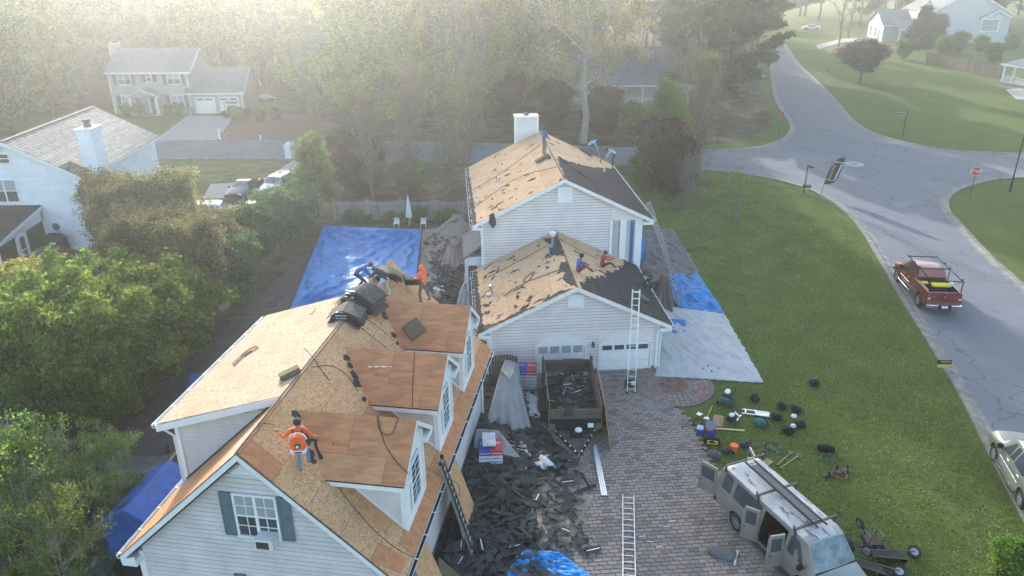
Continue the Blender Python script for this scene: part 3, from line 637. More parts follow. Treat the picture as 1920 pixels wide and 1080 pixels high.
# long shed dormer on the far slope
sd_ = MB(); su, s0v, s1v, sz = -4.45, 2.9, 11.0, 6.07; ssl = (RZ-sz)/4.45
sd_.loft([[(-.3, v, 6.9), (-3.95, v, RZ-ssl*3.95-.2), (-3.95, v, 3.2), (-.3, v, 6.7)] for v in (3.2, 10.7)])
sh = sd_.build('shed_dormer', MATS['siding'], NH)
boards(sh, (0, 3.2, 0), (1, 0, 0), (0, -1, 0), [(-3.9, 3.75), (-3.9, RZ-ssl*3.9-.22), (-.35, RZ-ssl*.35-.22), (-.35, 7.1)], .16)
boards(sh, (-3.95, 3.2, 0), (0, 1, 0), (-1, 0, 0), [(0, 3.6), (7.5, 3.6), (7.5, 6.0), (0, 6.0)], .16, single=False)
MB().box(-4.0, -3.85, 3.13, 3.25, 3.55, 6.05).build('corner_board', MATS['white'], sh)
b_ = Vector((-1, 0, -ssl)).normalized(); T_ = 4.45*math.hypot(1, ssl)
decking(sh, (0, 0, RZ+.03), (0, 1, 0), b_, [(s0v, .04), (s1v, .04), (s1v, T_), (s0v, T_)], ('osb_pale',), seed=9)
MB().slab([(0, s0v+.03, RZ), (su+.02, s0v+.03, sz), (su+.02, s1v-.03, sz), (0, s1v-.03, RZ)], .14).build('rafters', MATS['white'], sh)
fascia(sh, (-.1, s0v, RZ+.0), (su, s0v, sz+.01), .24, .04, (0, -1, 0)); fascia(sh, (-.1, s1v, RZ+.0), (su, s1v, sz+.01), .24, .04, (0, 1, 0)); fascia(sh, (su, s0v, sz), (su, s1v, sz), .2, .03, (-1, 0, 0))
gutter(sh, (su-.04, s0v, sz+.0), (su-.04, s1v, sz+.0), (-1, 0, 0), .14, .13, hang=1.05)
downspout(sh, [(su-.1, 3.05, sz-.1), (-4.05, 3.12, sz-.5), (-4.05, 3.12, 3.75), (-4.2, 3.0, 3.6)], .05)
MB().bar((-.35, 3.15, RZ-.32), (-3.95, 3.15, RZ-SL*3.95+.06), .04, .08).build('flashing', MATS['steel_dark'], sh)
# ================================================================== two-storey house with garage wing
CH = E('two_storey_house', 'pale siding house with a garage wing in front, corner porch columns and a boxed chimney', 'house', (3.168, 34.45, 0), .075)
GZ, GE, GU, GL = 4.87, 2.535, 4.886, 8.19; gs = (GZ-GE)/GU
MZ, ME, MC, MU, M0, M1 = 8.054, 5.459, .443, 5.272, 7.886, 20.65; ms = (MZ-ME)/MU
gw = solid(CH, 'wall', [(-4.28, 0), (4.28, 0), (4.28, GZ-gs*4.28-.22), (0, GZ-.22), (-4.28, GZ-gs*4.28-.22)], .32, 8.25, 'lap_shade')
gh = [(-2.06, .6, 0, 2.2), (1.22, 4.0, 0, 2.2)]
boards(gw, (0, .32, 0), (1, 0, 0), (0, -1, 0), [(-4.24, .12), (4.24, .12), (4.24, GZ-gs*4.24-.14), (0, GZ-.14), (-4.24, GZ-gs*4.24-.14)], .17, gh, mat='siding_lilac')
boards(gw, (-4.28, .32, 0), (0, 1, 0), (-1, 0, 0), [(0, .1), (7.8, .1), (7.8, 2.4), (0, 2.4)], .17, mat='siding_lilac', single=False)
MB().box(-4.34, -4.2, .25, .4, 0, 2.5).build('corner_board', MATS['white'], CH); MB().box(4.2, 4.34, .25, .4, 0, 2.5).build('corner_board', MATS['white'], CH)
MB().box(-4.3, 4.3, .30, .34, 0, .11).build('foundation', MATS['tarp_tan'], CH)
def garage_door(x0, x1, wz_, dark):
    q = MB(); c = .55; h = 2.15
    out = [(x0, 0), (x0, h-.62), (x0+c+.2, h), (x1-c-.2, h), (x1, h-.62), (x1, 0)]
    for a, b in zip(out, out[1:]): q.bar((a[0], .26, a[1]), (b[0], .26, b[1]), .07, .09, up=(0, 1, 0))
    MB().box(x0-.07, x1+.07, .300, .318, 0, 2.22).build('door_surround', MATS['siding_lilac'], CH); q.poly([(a, .295, b) for a, b in out]); o = q.build('garage_door', MATS['white'], CH)
    rows = 4; hh = h/rows
    def xr(z):
        if z <= h-.62: return x0+.06, x1-.06
        t = (z-(h-.62))/.62; return x0+.06+t*(c+.2), x1-.06-t*(c+.2)
    for r in range(rows):
        z0, z1 = r*hh+.02, (r+1)*hh-.01; a0, a1 = xr(z0); b0, b1 = xr(z1)
        pn = MB()
        if r == 2 and True:
            pn.add([(a0, .28, z0), (a1, .28, z0), (b1, .28, z1), (b0, .28, z1)], [(0, 1, 2, 3)]); pn.slab([(a0, .262, z0), (a1, .262, z0), (b1, .262, z1), (b0, .262, z1)], .015, nrm=(0, -1, 0)); d = pn.build('door_panel', MATS['white'], o)
            ww = (x1-x0-.2)/4
            for k in range(4):
                xa = x0+.1+k*ww+.06; xb = xa+ww-.12; za, zb = (z0+.05, z1-.05) if not dark else (z0+.1, z1-.14)
                g = MB().box(xa, xb, .25, .258, za, zb, 1 if False else 0); g.build('door_window', MATS['glass_blind' if not dark else 'glass'], o)
                f = MB(); f.box(xa-.03, xb+.03, .244, .261, za-.03, za).box(xa-.03, xb+.03, .244, .261, zb, zb+.03).box(xa-.03, xa, .244, .261, za, zb).box(xb, xb+.03, .244, .261, za, zb); f.build('window_frame', MATS['white'], o)
        else:
            pn.slab([(a0, .262, z0), (a1, .262, z0), (b1, .262, z1), (b0, .262, z1)], .015, nrm=(0, -1, 0))
            ww = (min(a1, b1)-max(a0, b0))/4
            for k in range(4):
                xa = max(a0, b0)+k*ww+.05; pn.box(xa, xa+ww-.1, .25, .258, z0+.07, z1-.07)
            pn.build('door_panel', MATS['white'], o, bevel=.006)
    return o
garage_door(-2.0, .56, 0, False); garage_door(1.27, 3.95, 0, True)
def louvre(par, xc, y, z0, z1, w_):
    v = MB(); v.box(xc-w_/2, xc+w_/2, y+.0, y+.02, z0, z1); v.box(xc-w_/2-.05, xc-w_/2, y-.03, y+.03, z0-.05, z1+.05).box(xc+w_/2, xc+w_/2+.05, y-.03, y+.03, z0-.05, z1+.05).box(xc-w_/2, xc+w_/2, y-.03, y+.03, z0-.05, z0).box(xc-w_/2, xc+w_/2, y-.03, y+.03, z1, z1+.05)
    o = v.build('gable_vent', MATS['white'], par)
    k = int((z1-z0)/.075)
    for i in range(k): MB().bar((xc-w_/2, y-.01, z0+.03+i*.075), (xc+w_/2, y-.01, z0+.03+i*.075), .03, .03, up=(0, .5, .8)).build('slat', MATS['white'], o)
louvre(CH, 0, .29, 3.72, 4.3, .72); louvre(CH, .52, 8.14, 6.62, 7.5, .78)
lt = MB(); lt.box(.9, 1.0, .27, .30, 1.45, 1.7).tube([(.95, .27, 1.6), (.95, .16, 1.66)], .012); lt.tube([(.95, .16, 1.68), (.95, .16, 1.62), (.95, .16, 1.44), (.95, .16, 1.38)], [.03, .075, .055, .02], 6); lt.build('porch_light', MATS['steel_dark'], CH)
def gable_roof(par, c, half, zr, slope, v0, v1, under='white', th=.16):
    ze = zr-slope*half
    r = MB(); r.loft([[(c-half, v, ze-.02), (c, v, zr-.02), (c+half, v, ze-.02), (c+half, v, ze-th), (c, v, zr-th), (c-half, v, ze-th)] for v in (v0+.02, v1-.02)])
    return r.build('roof', MATS[under], par)
gr = gable_roof(CH, 0, GU, GZ, gs, 0, GL)
mr_ = gable_roof(CH, MC, MU, MZ, ms, M0, M1)
gsc = math.hypot(1, gs); msc = math.hypot(1, ms); gT = GU*gsc; mT = MU*msc
gl = Vector((-1, 0, -gs)).normalized(); grr = Vector((1, 0, -gs)).normalized(); ml = Vector((-1, 0, -ms)).normalized(); mrr = Vector((1, 0, -ms)).normalized()
for (ro, o, b, T, v0, v1, sd2) in ((gr, (0, 0, GZ), gl, gT, 0, GL, 5), (gr, (0, 0, GZ), grr, gT, 0, GL, 6), (mr_, (MC, 0, MZ), ml, mT, M0, M1, 7), (mr_, (MC, 0, MZ), mrr, mT, M0, M1, 8)):
    decking(ro, o, (0, 1, 0), b, [(v0, .02), (v1, .02), (v1, T), (v0, T)], 'ply_old', seed=sd2)
def curve(pts):
    def f(x):
        for (a, b), (c, d) in zip(pts, pts[1:]):
            if x <= c: return b+(d-b)*(x-a)/(c-a) if c > a else b
        return pts[-1][1]
    return f
rr = random.Random(44)
def jag(): return rr.uniform(-.16, .16)
# shingles still on the right-hand slopes (t down the slope where shingles start, by v)
gstart = curve([(0, .25), (.8, .3), (2.2, 1.1), (3.5, 2.1), (4.8, 2.9), (6.6, 4.0), (8.2, 4.6)])
courses(gr, (0, 0, GZ+.02), (0, 1, 0), grr, .02, GL-.02, gT, lambda s, t: t < gstart(s)+jag(), e=.145, seed=2, mat='shingle')
mstart = curve([(M0, .05), (12.5, .1), (13.6, .6), (14.4, 2.0), (15.4, 3.0), (17.0, 4.2), (18.3, 5.2), (M1, 6.2)])
courses(mr_, (MC, 0, MZ+.02), (0, 1, 0), mrr, M0+.02, M1-.02, mT, lambda s, t: t < mstart(s)+jag(), e=.145, seed=3, mat='shingle')
def scraps(par, o, b, v0, v1, T, n, seed, wt=lambda s, t: 1, big=1., edge=.5):
    o = Vector(o); b = Vector(b); nn = Vector((0, 1, 0)).cross(b); nn = nn if nn.z > 0 else -nn; q = random.Random(seed); made = 0
    while made < n:
        s = q.uniform(v0+.1, v1-.1); t = q.uniform(.1, T-.1)
        if q.random() > wt((s-v0)/(v1-v0), t/T): continue
        L_ = q.choice((.07, .1, .14, .2, .3, .42, .6))*big; W_ = L_*q.uniform(.25, .6); an = q.uniform(-.5, .5)+(math.pi/2 if q.random() < .55 else .0); k = 9+int(L_*14)
        pts = []
        for i in range(k):
            a = 2*math.pi*i/k; r = q.uniform(.5, 1.15); x = math.cos(a)*L_*.5*r; y = math.sin(a)*W_*.5*r
            pts.append((s+x*math.cos(an)-y*math.sin(an), t+x*math.sin(an)+y*math.cos(an)))
        pts = clipto(pts, [(v0+.01, .03), (v1-.01, .03), (v1-.01, T-.01), (v0+.01, T-.01)])
        if len(pts) < 3: continue
        c = o+V3(0, s, 0)+b*t+nn*.036
        MB().slab([V3(0, x-s, 0)+b*(y-t) for x, y in pts], .010, nrm=nn).build('felt_scrap', MATS['felt'], par, loc=c); made += 1
wl_ = lambda s, t: .25+.75*max(0, t*.9-s*.2)+(.9 if s < .12 else 0)*(.3+t)+(.8 if t > .9 else 0)
scraps(gr, (0, 0, GZ), gl, 0, GL, gT, 120, 1, wl_); scraps(mr_, (MC, 0, MZ), ml, M0, M1, mT, 110, 2, wl_)
scraps(gr, (0, 0, GZ), grr, 2.5, GL, 3.4, 16, 3); scraps(mr_, (MC, 0, MZ), mrr, 15, M1, 4, 16, 4)
# ragged felt beside the ridges and along the lower-left edges
def ragged(par, pts2, o, b, seed, h=.04, name='felt_strip'):
    o = Vector(o); b = Vector(b); nn = Vector((0, 1, 0)).cross(b); nn = nn if nn.z > 0 else -nn; q = random.Random(seed); P = []
    for (a, c) in zip(pts2, pts2[1:]+pts2[:1]):
        d = math.hypot(c[0]-a[0], c[1]-a[1]); k = max(1, int(d/.13))
        for i in range(k): P.append((a[0]+(c[0]-a[0])*i/k+q.uniform(-.07, .07), a[1]+(c[1]-a[1])*i/k+q.uniform(-.07, .07)))
    bm = bmesh.new(); top = [bm.verts.new(o+V3(0, x, 0)+b*max(.0, y)+nn*h) for x, y in P]; f = bm.faces.new(top); g = bmesh.ops.extrude_face_region(bm, geom=[f]); bmesh.ops.translate(bm, vec=-nn*.012, verts=[e for e in g['geom'] if isinstance(e, bmesh.types.BMVert)])
    bmesh.ops.triangulate(bm, faces=[x for x in bm.faces if len(x.verts) > 4]); bmesh.ops.recalc_face_normals(bm, faces=bm.faces); me = bpy.data.meshes.new(name); bm.to_mesh(me); bm.free(); me.materials.append(MATS['felt']); return link(name, me, par)
ragged(gr, [(.1, .0), (3.3, .0), (3.6, .35), (2.8, .55), (2.2, .3), (1.4, .5), (.6, .3)], (0, 0, GZ), gl, 1); ragged(gr, [(4.2, 0), (7.2, 0), (7.9, .9), (6.6, .55), (5.3, .75), (4.6, .35)], (0, 0, GZ), gl, 2)
ragged(gr, [(.05, .2), (.4, .9), (.2, 1.7), (.05, 1.9)], (0, 0, GZ), gl, 3); ragged(gr, [(.02, gT-.35), (GL-.2, gT-.22), (GL-.2, gT-.01), (.02, gT-.01)], (0, 0, GZ), gl, 4); ragged(gr, [(.02, 2.2), (.3, 3.0), (.2, 4.3), (.8, gT-.05), (.02, gT-.02)], (0, 0, GZ), gl, 5)
ragged(mr_, [(M0+.02, mT-.3), (M1-.2, mT-.12), (M1-.2, mT-.01), (M0+.02, mT-.01)], (MC, 0, MZ), ml, 6)
for par, o, b, T, v0, v1 in ((gr, (0, 0, GZ), gl, gT, 0, GL), (mr_, (MC, 0, MZ), ml, mT, M0, M1)):
    m_ = MB(); m_.bar(Vector(o)+V3(0, v0, .03), Vector(o)+V3(0, v1, .03), .05, .05); m_.build('ridge_batten', MATS['felt'], par)
    q = random.Random(3)
    for i in range(14): y = q.uniform(v0, v1-.2); MB().bar(Vector(o)+V3(-.01, y, .055), Vector(o)+V3(-.01, y+q.uniform(.1, .3), .055), .05, .01).build('batten_stub', MATS['batten'], par)
# starter boards with dark felt at the far edge
for par, c, zr, slp, half, v0, v1 in ((gr, 0, GZ, gs, GU, 0, GL), (mr_, MC, MZ, ms, MU, M0, M1)):
    for sg in (-1, 1):
        r0 = Vector((c, v0, zr)); e0 = Vector((c+sg*half, v0, zr-slp*half))
        fascia(CH, r0, e0, .2, .035, (0, -1, 0), drop=.0)
        gutter(CH, e0+V3(sg*.02, 0, -.02), e0+V3(sg*.02, v1-v0, -.02), (sg, 0, 0), .13, .12, hang=.9)
        MB().box(min(c+sg*half, c+sg*(half-.6)), max(c+sg*half, c+sg*(half-.6)), v0-.0, v0+.32, e0.z-.28, e0.z-.12).build('eave_box', MATS['white'], CH)
    fascia(CH, (c, v1, zr), (c-half, v1, zr-slp*half), .2, .035, (0, 1, 0)); fascia(CH, (c, v1, zr), (c+half, v1, zr-slp*half), .2, .035, (0, 1, 0))
downspout(CH, [(4.95, .15, 2.35), (4.4, .2, 2.05), (4.4, .25, .1)], .05); downspout(CH, [(-4.95, .2, 2.35), (-4.4, .25, 2.0), (-4.4, .25, .1)], .05)
# main block: walls, open corner porch with tall square columns
mw = MB(); zt = MZ-.2
mw.loft([[(-4.28, y, 0), (3.3, y, 0), (3.3, y, MZ-ms*(3.3-MC)-.2), (MC, y, zt), (-4.28, y, MZ-ms*(4.28+MC)-.2)] for y in (8.22, 20.3)]); mw = mw.build('wall', MATS['lap_shade'], CH)
boards(mw, (0, 8.22, 0), (1, 0, 0), (0, -1, 0), [(-4.24, 2.4), (3.29, 2.4), (3.29, MZ-ms*(3.29-MC)-.14), (MC, zt+.06), (-4.2, MZ-ms*(4.2+MC)-.14)], .165, mat='siding_lilac')
boards(mw, (-4.28, 8.22, 0), (0, 1, 0), (-1, 0, 0), [(0, .1), (12, .1), (12, 5.1), (0, 5.1)], .165, mat='siding_lilac', single=False)
MB().loft([[(3.3, y, 5.40), (5.15, y, 5.40), (5.15, y, MZ-ms*(5.15-MC)-.18), (3.3, y, MZ-ms*(3.3-MC)-.18)] for y in (8.2, 8.34)]).build('porch_gable', MATS['siding_lilac'], CH)
MB().box(3.2, 3.38, 8.12, 8.30, 0, 5.42).build('corner_board', MATS['white'], CH); MB().box(-4.34, -4.2, 8.14, 8.3, 0, 5.45).build('corner_board', MATS['white'], CH)
for x0_, x1_, y0_ in ((3.82, 4.2, 8.16), (4.72, 5.15, 8.16), (4.72, 5.15, 11.2), (4.72, 5.15, 14.2), (4.72, 5.15, 17.2), (4.72, 5.15, 20.0)):
    c_ = MB(); c_.box(x0_, x1_, y0_, y0_+.4, .1, 5.40); c_.build('column', MATS['white'], CH, bevel=.01)
MB().box(4.75, 5.12, 8.55, 20.3, 5.1, 5.4).build('porch_beam', MATS['white'], CH); MB().box(3.3, 5.3, 8.2, 20.4, 0, .12).build('porch_floor', MATS['concrete'], CH)
for yy in (10.5, 14, 17.5): window(CH, (3.3, yy, 0), (0, 1, 0), (1, 0, 0), 0, .95, .8, 2.4, 2, 2); window(CH, (3.3, yy, 0), (0, 1, 0), (1, 0, 0), 0, .95, 3.4, 4.8, 2, 2)
# chimney box
cx0, cx1, cy0, cy1, cz1 = -1.32, .30, 20.5, 21.4, 9.0
ck = MB().box(cx0, cx1, cy0, cy1, 0, cz1).build('chimney', MATS['siding_lilac'], CH)
boards(ck, (cx0, cy0, 0), (1, 0, 0), (0, -1, 0), [(.08, 6.9), (cx1-cx0-.08, 6.9), (cx1-cx0-.08, cz1), (.08, cz1)], .15, mat='siding_lilac')
boards(ck, (cx0, cy1, 0), (0, -1, 0), (-1, 0, 0), [(.08, .2), (.82, .2), (.82, cz1), (.08, cz1)], .15, mat='siding_lilac', single=False)
m_ = MB(); m_.box(cx0-.05, cx0+.09, cy0-.05, cy0+.09, 6.6, cz1+.02).box(cx1-.09, cx1+.05, cy0-.05, cy0+.09, 6.6, cz1+.02).box(cx0-.06, cx1+.06, cy0-.06, cy1+.06, cz1+.02, cz1+.14); m_.build('chimney_trim', MATS['white'], ck)
MB().tube([(-.5, 20.95, 9.1), (-.5, 20.95, 9.22), (-.5, 20.95, 9.23), (-.5, 20.95, 9.32)], [.17, .17, .26, .1], 12).build('chimney_cap', MATS['steel_dark'], ck)
# bay on the left side of the main block
by = MB(); by.box(-5.25, -4.3, 9.0, 12.6, 0, 3.1); bay = by.build('bay', MATS['white'], CH)
MB().slab([(-5.4, 8.85, 3.1), (-4.3, 8.85, 4.0), (-4.3, 12.75, 4.0), (-5.4, 12.75, 3.1)], .1).build('bay_roof', MATS['shingle_grey'], bay)
window(bay, (-5.12, 8.99, 0), (1, 0, 0), (0, -1, 0), 0, .55, .9, 2.6, 1, 1, panes=False); window(bay, (-5.25, 11.9, 0), (0, -1, 0), (-1, 0, 0), 0, 2.1, .9, 2.6, 2, 1, 2, panes=False)
# ================================================================== neighbouring houses
def roofplane(par, pts, mat='shingle_grey', th=.16, name='roof_slope'): return MB().slab(pts, th).build(name, MATS[mat], par)
# --- white two-storey house on the left: ridge runs away from the camera
WH = E('white_house', 'white two-storey house with pale shingle roof, boxed chimney and screened porch at the left edge', 'house', (-29.95, 52.7, 0), 0)
we, wr, wx, wL = 5.5, 8.05, -5.05, 13.0                       # eave height, ridge height, ridge offset from the eave, length
ws = (wr-we)/-wx
ww_ = MB(); ww_.loft([[(-.35, y, 0), (-.35, y, wr-ws*(-wx-.35)-.2), (wx, y, wr-.2), (2*wx+.35, y, wr-ws*(-wx-.35)-.2), (2*wx+.35, y, 0)] for y in (.35, wL-.35)]); ww_ = ww_.build('wall', MATS['siding_white'], WH)
boards(ww_, (2*wx+.35, .35, 0), (1, 0, 0), (0, -1, 0), [(.05, .2), (-2*wx-.75, .2), (-2*wx-.75, we-.1), (-wx-.35, wr-.25), (.05, we-.1)], .21, mat='siding_white')
boards(ww_, (-.35, .35, 0), (0, 1, 0), (1, 0, 0), [(.1, .2), (wL-.8, .2), (wL-.8, we-.15), (.1, we-.15)], .21, mat='siding_white')
wro = MB(); wro.loft([[(0, y, we-.02), (wx, y, wr-.02), (2*wx, y, we-.02), (2*wx, y, we-.18), (wx, y, wr-.18), (0, y, we-.18)] for y in (.02, wL-.02)]); wro = wro.build('roof', MATS['white'], WH)
wT = -wx*math.hypot(1, ws)
courses(wro, (wx, 0, wr), (0, 1, 0), (1, 0, -ws), 0, wL, wT, e=.24, tab=.9, mat='shingle_light', seed=5, th=.02, rough=.015, tilt=.03)
courses(wro, (wx, 0, wr), (0, 1, 0), (-1, 0, -ws), 0, wL, wT, e=.4, tab=2, mat='shingle_light', seed=6, th=.02, tilt=.03)
MB().bar((wx, 0, wr+.05), (wx, wL, wr+.05), .32, .07).build('ridge_vent', MATS['wood_fence'], wro)
fascia(WH, (wx, 0, wr), (0, 0, we), .22, .04, (0, -1, 0)); fascia(WH, (wx, 0, wr), (2*wx, 0, we), .22, .04, (0, -1, 0)); fascia(WH, (0, 0, we), (0, wL, we), .18, .04, (1, 0, 0)); fascia(WH, (wx, wL, wr), (0, wL, we), .22, .04, (0, 1, 0))
MB().box(-.8, .02, .0, .35, we-.36, we-.16).build('eave_box', MATS['white'], WH)
downspout(WH, [(-.1, .3, we-.2), (-.3, .4, we-.5), (-.3, .4, .1)], .05)
wc = MB(); wc.box(-.62, .42, 1.55, 3.05, 0, 8.55); wc = wc.build('chimney', MATS['siding_white'], WH)
boards(wc, (-.62, 1.55, 0), (1, 0, 0), (0, -1, 0), [(.04, 5.6), (1.0, 5.6), (1.0, 8.5), (.04, 8.5)], .21, mat='siding_white'); boards(wc, (.42, 1.55, 0), (0, 1, 0), (1, 0, 0), [(.04, .2), (1.46, .2), (1.46, 8.5), (.04, 8.5)], .21, mat='siding_white')
MB().box(-.68, .48, 1.49, 3.11, 8.5, 8.6).build('chimney_trim', MATS['white'], wc); MB().tube([(-.1, 2.3, 8.6), (-.1, 2.3, 8.85), (-.1, 2.3, 8.86), (-.1, 2.3, 8.98), (-.1, 2.3, 9.0), (-.1, 2.3, 9.15)], [.28, .28, .2, .2, .3, .26], 14).build('chimney_cap', MATS['wood_fence'], wc)
courses(wro, (-1.6, .03, wr-ws*(-wx-1.6)+.04), (0, 1, 0), (1, 0, -ws), 0, 1.5, 1.7, e=.24, tab=.5, mat='shingle', seed=7, th=.02)
window(WH, (-5.6, .33, 0), (1, 0, 0), (0, -1, 0), -1.1, .55, 3.75, 5.3, 1, 1, 2, blind='glass_blind'); window(WH, (-5.3, .33, 0), (1, 0, 0), (0, -1, 0), -.9, .3, 6.55, 7.15, 1, 1, 1)
oc = MB(); oc.tube([(-2.9, .34, 1.85), (-2.9, .24, 1.85)], .36, 8); oc = oc.build('octagon_window', MATS['white'], WH); MB().tube([(-2.9, .25, 1.85), (-2.9, .225, 1.85)], .28, 8).build('pane', MATS['glass'], oc)
# screened porch
px1, py0 = -3.65, -5.3
pr = MB(); pr.slab([(px1-6, .3, 3.45), (px1+.1, .3, 3.45), (px1+.1, py0-.2, 2.55), (px1-6, py0-.2, 2.55)], .16); pr = pr.build('porch_roof', MATS['white'], WH)
courses(pr, (px1+.12, .3, 3.47), (-1, 0, 0), (0, py0-.5, -.9), 0, 6.1, 5.85, e=.26, tab=.6, mat='shingle', seed=8, th=.02)
fascia(WH, (px1+.12, .3, 3.44), (px1+.12, py0-.2, 2.54), .22, .03, (1, 0, 0)); fascia(WH, (px1-6, py0-.2, 2.55), (px1+.1, py0-.2, 2.55), .16, .03, (0, -1, 0))
pb = MB(); pb.box(px1-6, px1-.06, py0, .3, 0, .7).loft([[(x, .3, 2.4), (x, .3, 3.35), (x, py0, 2.42), (x, py0, 2.3)] for x in (px1-.06, px1)]); pb.build('porch_wall', MATS['siding_white'], WH)
for y in (py0+.02, py0+2.0, py0+3.15, .15): MB().box(px1-.1, px1, y-.07, y+.07, .7 if y != py0+2 else .1, 2.5+(y-py0)*.15).build('post', MATS['white'], WH)
for x in (px1-.1, px1-2.6, px1-5): MB().box(x-.08, x+.08, py0-.02, py0+.1, .7, 2.4).build('post', MATS['white'], WH)
MB().box(px1-.05, px1-.03, py0+.1, py0+1.93, .72, 2.42).build('screen', MATS['black'], WH); MB().box(px1-.05, px1-.03, py0+3.2, .1, .72, 2.7).build('screen', MATS['black'], WH); MB().box(px1-2.5, px1-.2, py0+.02, py0+.04, .72, 2.3).build('screen', MATS['black'], WH); MB().box(px1-5, px1-2.7, py0+.02, py0+.04, .72, 2.3).build('screen', MATS['black'], WH)
dr = MB(); dr.box(px1-.03, px1+.03, py0+2.1, py0+3.05, .1, 2.35); dr = dr.build('door', MATS['white'], WH); MB().box(px1+.03, px1+.045, py0+2.3, py0+2.85, 1.3, 2.15).build('pane', MATS['glass'], dr); MB().box(px1+.03, px1+.045, py0+2.3, py0+2.85, .4, 1.2).build('pane', MATS['glass'], dr)
deck = E('wooden_deck', 'small grey timber deck against the white house wall', 'deck', (-32.2, 51.6, 0))
for i in range(12): MB().box(-2.3+i*.2, -2.11+i*.2, -1.7, 1.4, .5, .54).build('deck_board', MATS['wood_fence'], deck)
for x in (-2.2, 0): MB().box(x, x+.1, -1.6, 1.3, 0, .5).build('joist', MATS['wood_fence'], deck)
gb = E('covered_grill', 'barbecue grill under a black cover on the deck by the white house', 'grill', at(107, 466, .55)); c_ = MB(); c_.loft([[(x*s, y*s2, z) for x, y in ((-.75, -.3), (.75, -.3), (.75, .3), (-.75, .3))] for s, s2, z in ((1, 1, 0), (1.02, 1, .5), (.98, .95, .78), (.6, .75, 1.08), (.3, .4, 1.14))]); c_.build('cover', MATS['black'], gb, bevel=.04); MB().box(-.22, .2, -.33, -.31, .42, .58).build('patch', MATS['white'], gb)
# --- generic parts for the far houses
def blockhouse(par, x0, x1, y0, y1, ze, zr, mat, rmat, axis='x', oh=.4, trim=.2, e=.3):
    """box with a gable roof; ridge along axis"""
    if axis == 'x':
        yc = (y0+y1)/2; s = (zr-ze)/((y1-y0)/2+oh); w = MB(); w.loft([[(x, y0, 0), (x, y1, 0), (x, y1, ze+s*oh-.15), (x, yc, zr-.2), (x, y0, ze+s*oh-.15)] for x in (x0, x1)]); w = w.build('wall', MATS[mat], par)
        a, b, c, d = (x0-oh, y0-oh, ze), (x1+oh, y0-oh, ze), (x1+oh, yc, zr), (x0-oh, yc, zr); r = MB(); r.slab([a, b, c, d], trim*.7); r1 = r.build('roof', MATS[rmat], par)
        MB().slab([(x0-oh, y1+oh, ze), (x1+oh, y1+oh, ze), (x1+oh, yc, zr), (x0-oh, yc, zr)], trim*.7).build('roof', MATS[rmat], par)
        boards(w, (x0, y0, 0), (1, 0, 0), (0, -1, 0), [(0, .1), (x1-x0, .1), (x1-x0, ze), (0, ze)], e, mat=mat, single=False)
        boards(w, (x1, y0, 0), (0, 1, 0), (1, 0, 0), [(0, .1), (y1-y0, .1), (y1-y0, ze), ((y1-y0)/2, zr-.3), (0, ze)], e, mat=mat, single=False)
        fascia(par, (x0-oh, y0-oh, ze), (x1+oh, y0-oh, ze), trim, .04, (0, -1, 0)); fascia(par, (x1+oh, y0-oh, ze), (x1+oh, yc, zr), trim, .04, (1, 0, 0)); fascia(par, (x1+oh, y1+oh, ze), (x1+oh, yc, zr), trim, .04, (1, 0, 0))
    else:
        xc = (x0+x1)/2; s = (zr-ze)/((x1-x0)/2+oh); w = MB(); w.loft([[(x0, y, 0), (x1, y, 0), (x1, y, ze+s*oh-.15), (xc, y, zr-.2), (x0, y, ze+s*oh-.15)] for y in (y0, y1)]); w = w.build('wall', MATS[mat], par)
        for sx in (x0-oh, x1+oh): MB().slab([(sx, y0-oh, ze), (sx, y1+oh, ze), (xc, y1+oh, zr), (xc, y0-oh, zr)], trim*.7).build('roof', MATS[rmat], par)
        boards(w, (x0, y0, 0), (1, 0, 0), (0, -1, 0), [(0, .1), (x1-x0, .1), (x1-x0, ze), ((x1-x0)/2, zr-.3), (0, ze)], e, mat=mat, single=False)
        boards(w, (x0, y0, 0), (0, 1, 0), (-1, 0, 0), [(0, .1), (y1-y0, .1), (y1-y0, ze), (0, ze)], e, mat=mat, single=False)
        for sx in (x0-oh, x1+oh): fascia(par, (sx, y0-oh, ze), (xc, y0-oh, zr), trim, .04, (0, -1, 0))
    return w
# --- grey house across the street
g0 = at(218, 213); GH = E('grey_house', 'grey two-storey house with attached two-car garage across the street at upper left', 'house', (g0.x, g0.y, 0), 0)
blockhouse(GH, 0, 10.6, 0, 8.2, 5.4, 8.0, 'siding_grey', 'shingle_grey'); blockhouse(GH, 10.2, 17.4, -.4, 6.4, 2.75, 5.6, 'siding_grey', 'shingle_grey')
GP = ((0, -.02, 0), (1, 0, 0), (0, -1, 0))
for a, b, c, d, u in ((1.2, 2.8, 3.85, 5.15, 2), (5.0, 5.6, 4.25, 5.15, 1), (7.75, 9.35, 3.85, 5.2, 2), (1.2, 2.8, .75, 2.3, 2), (7.8, 9.4, .75, 2.35, 2)):
    window(GH, *GP, a, b, c, d, 1, 1, u, blind='glass_blind', fw=.12); shutterm(GH, *GP, a-.68, a-.16, c-.1, d+.1, 'shutter_dark'); shutterm(GH, *GP, b+.16, b+.68, c-.1, d+.1, 'shutter_dark')
MB().box(-.12, .06, -.06, .1, 0, 5.4).build('corner_board', MATS['white'], GH); MB().box(10.42, 10.55, -.5, -.35, 0, 2.7).build('corner_board', MATS['white'], GH); MB().box(17.3, 17.45, -.48, -.3, 0, 2.7).build('corner_board', MATS['white'], GH)
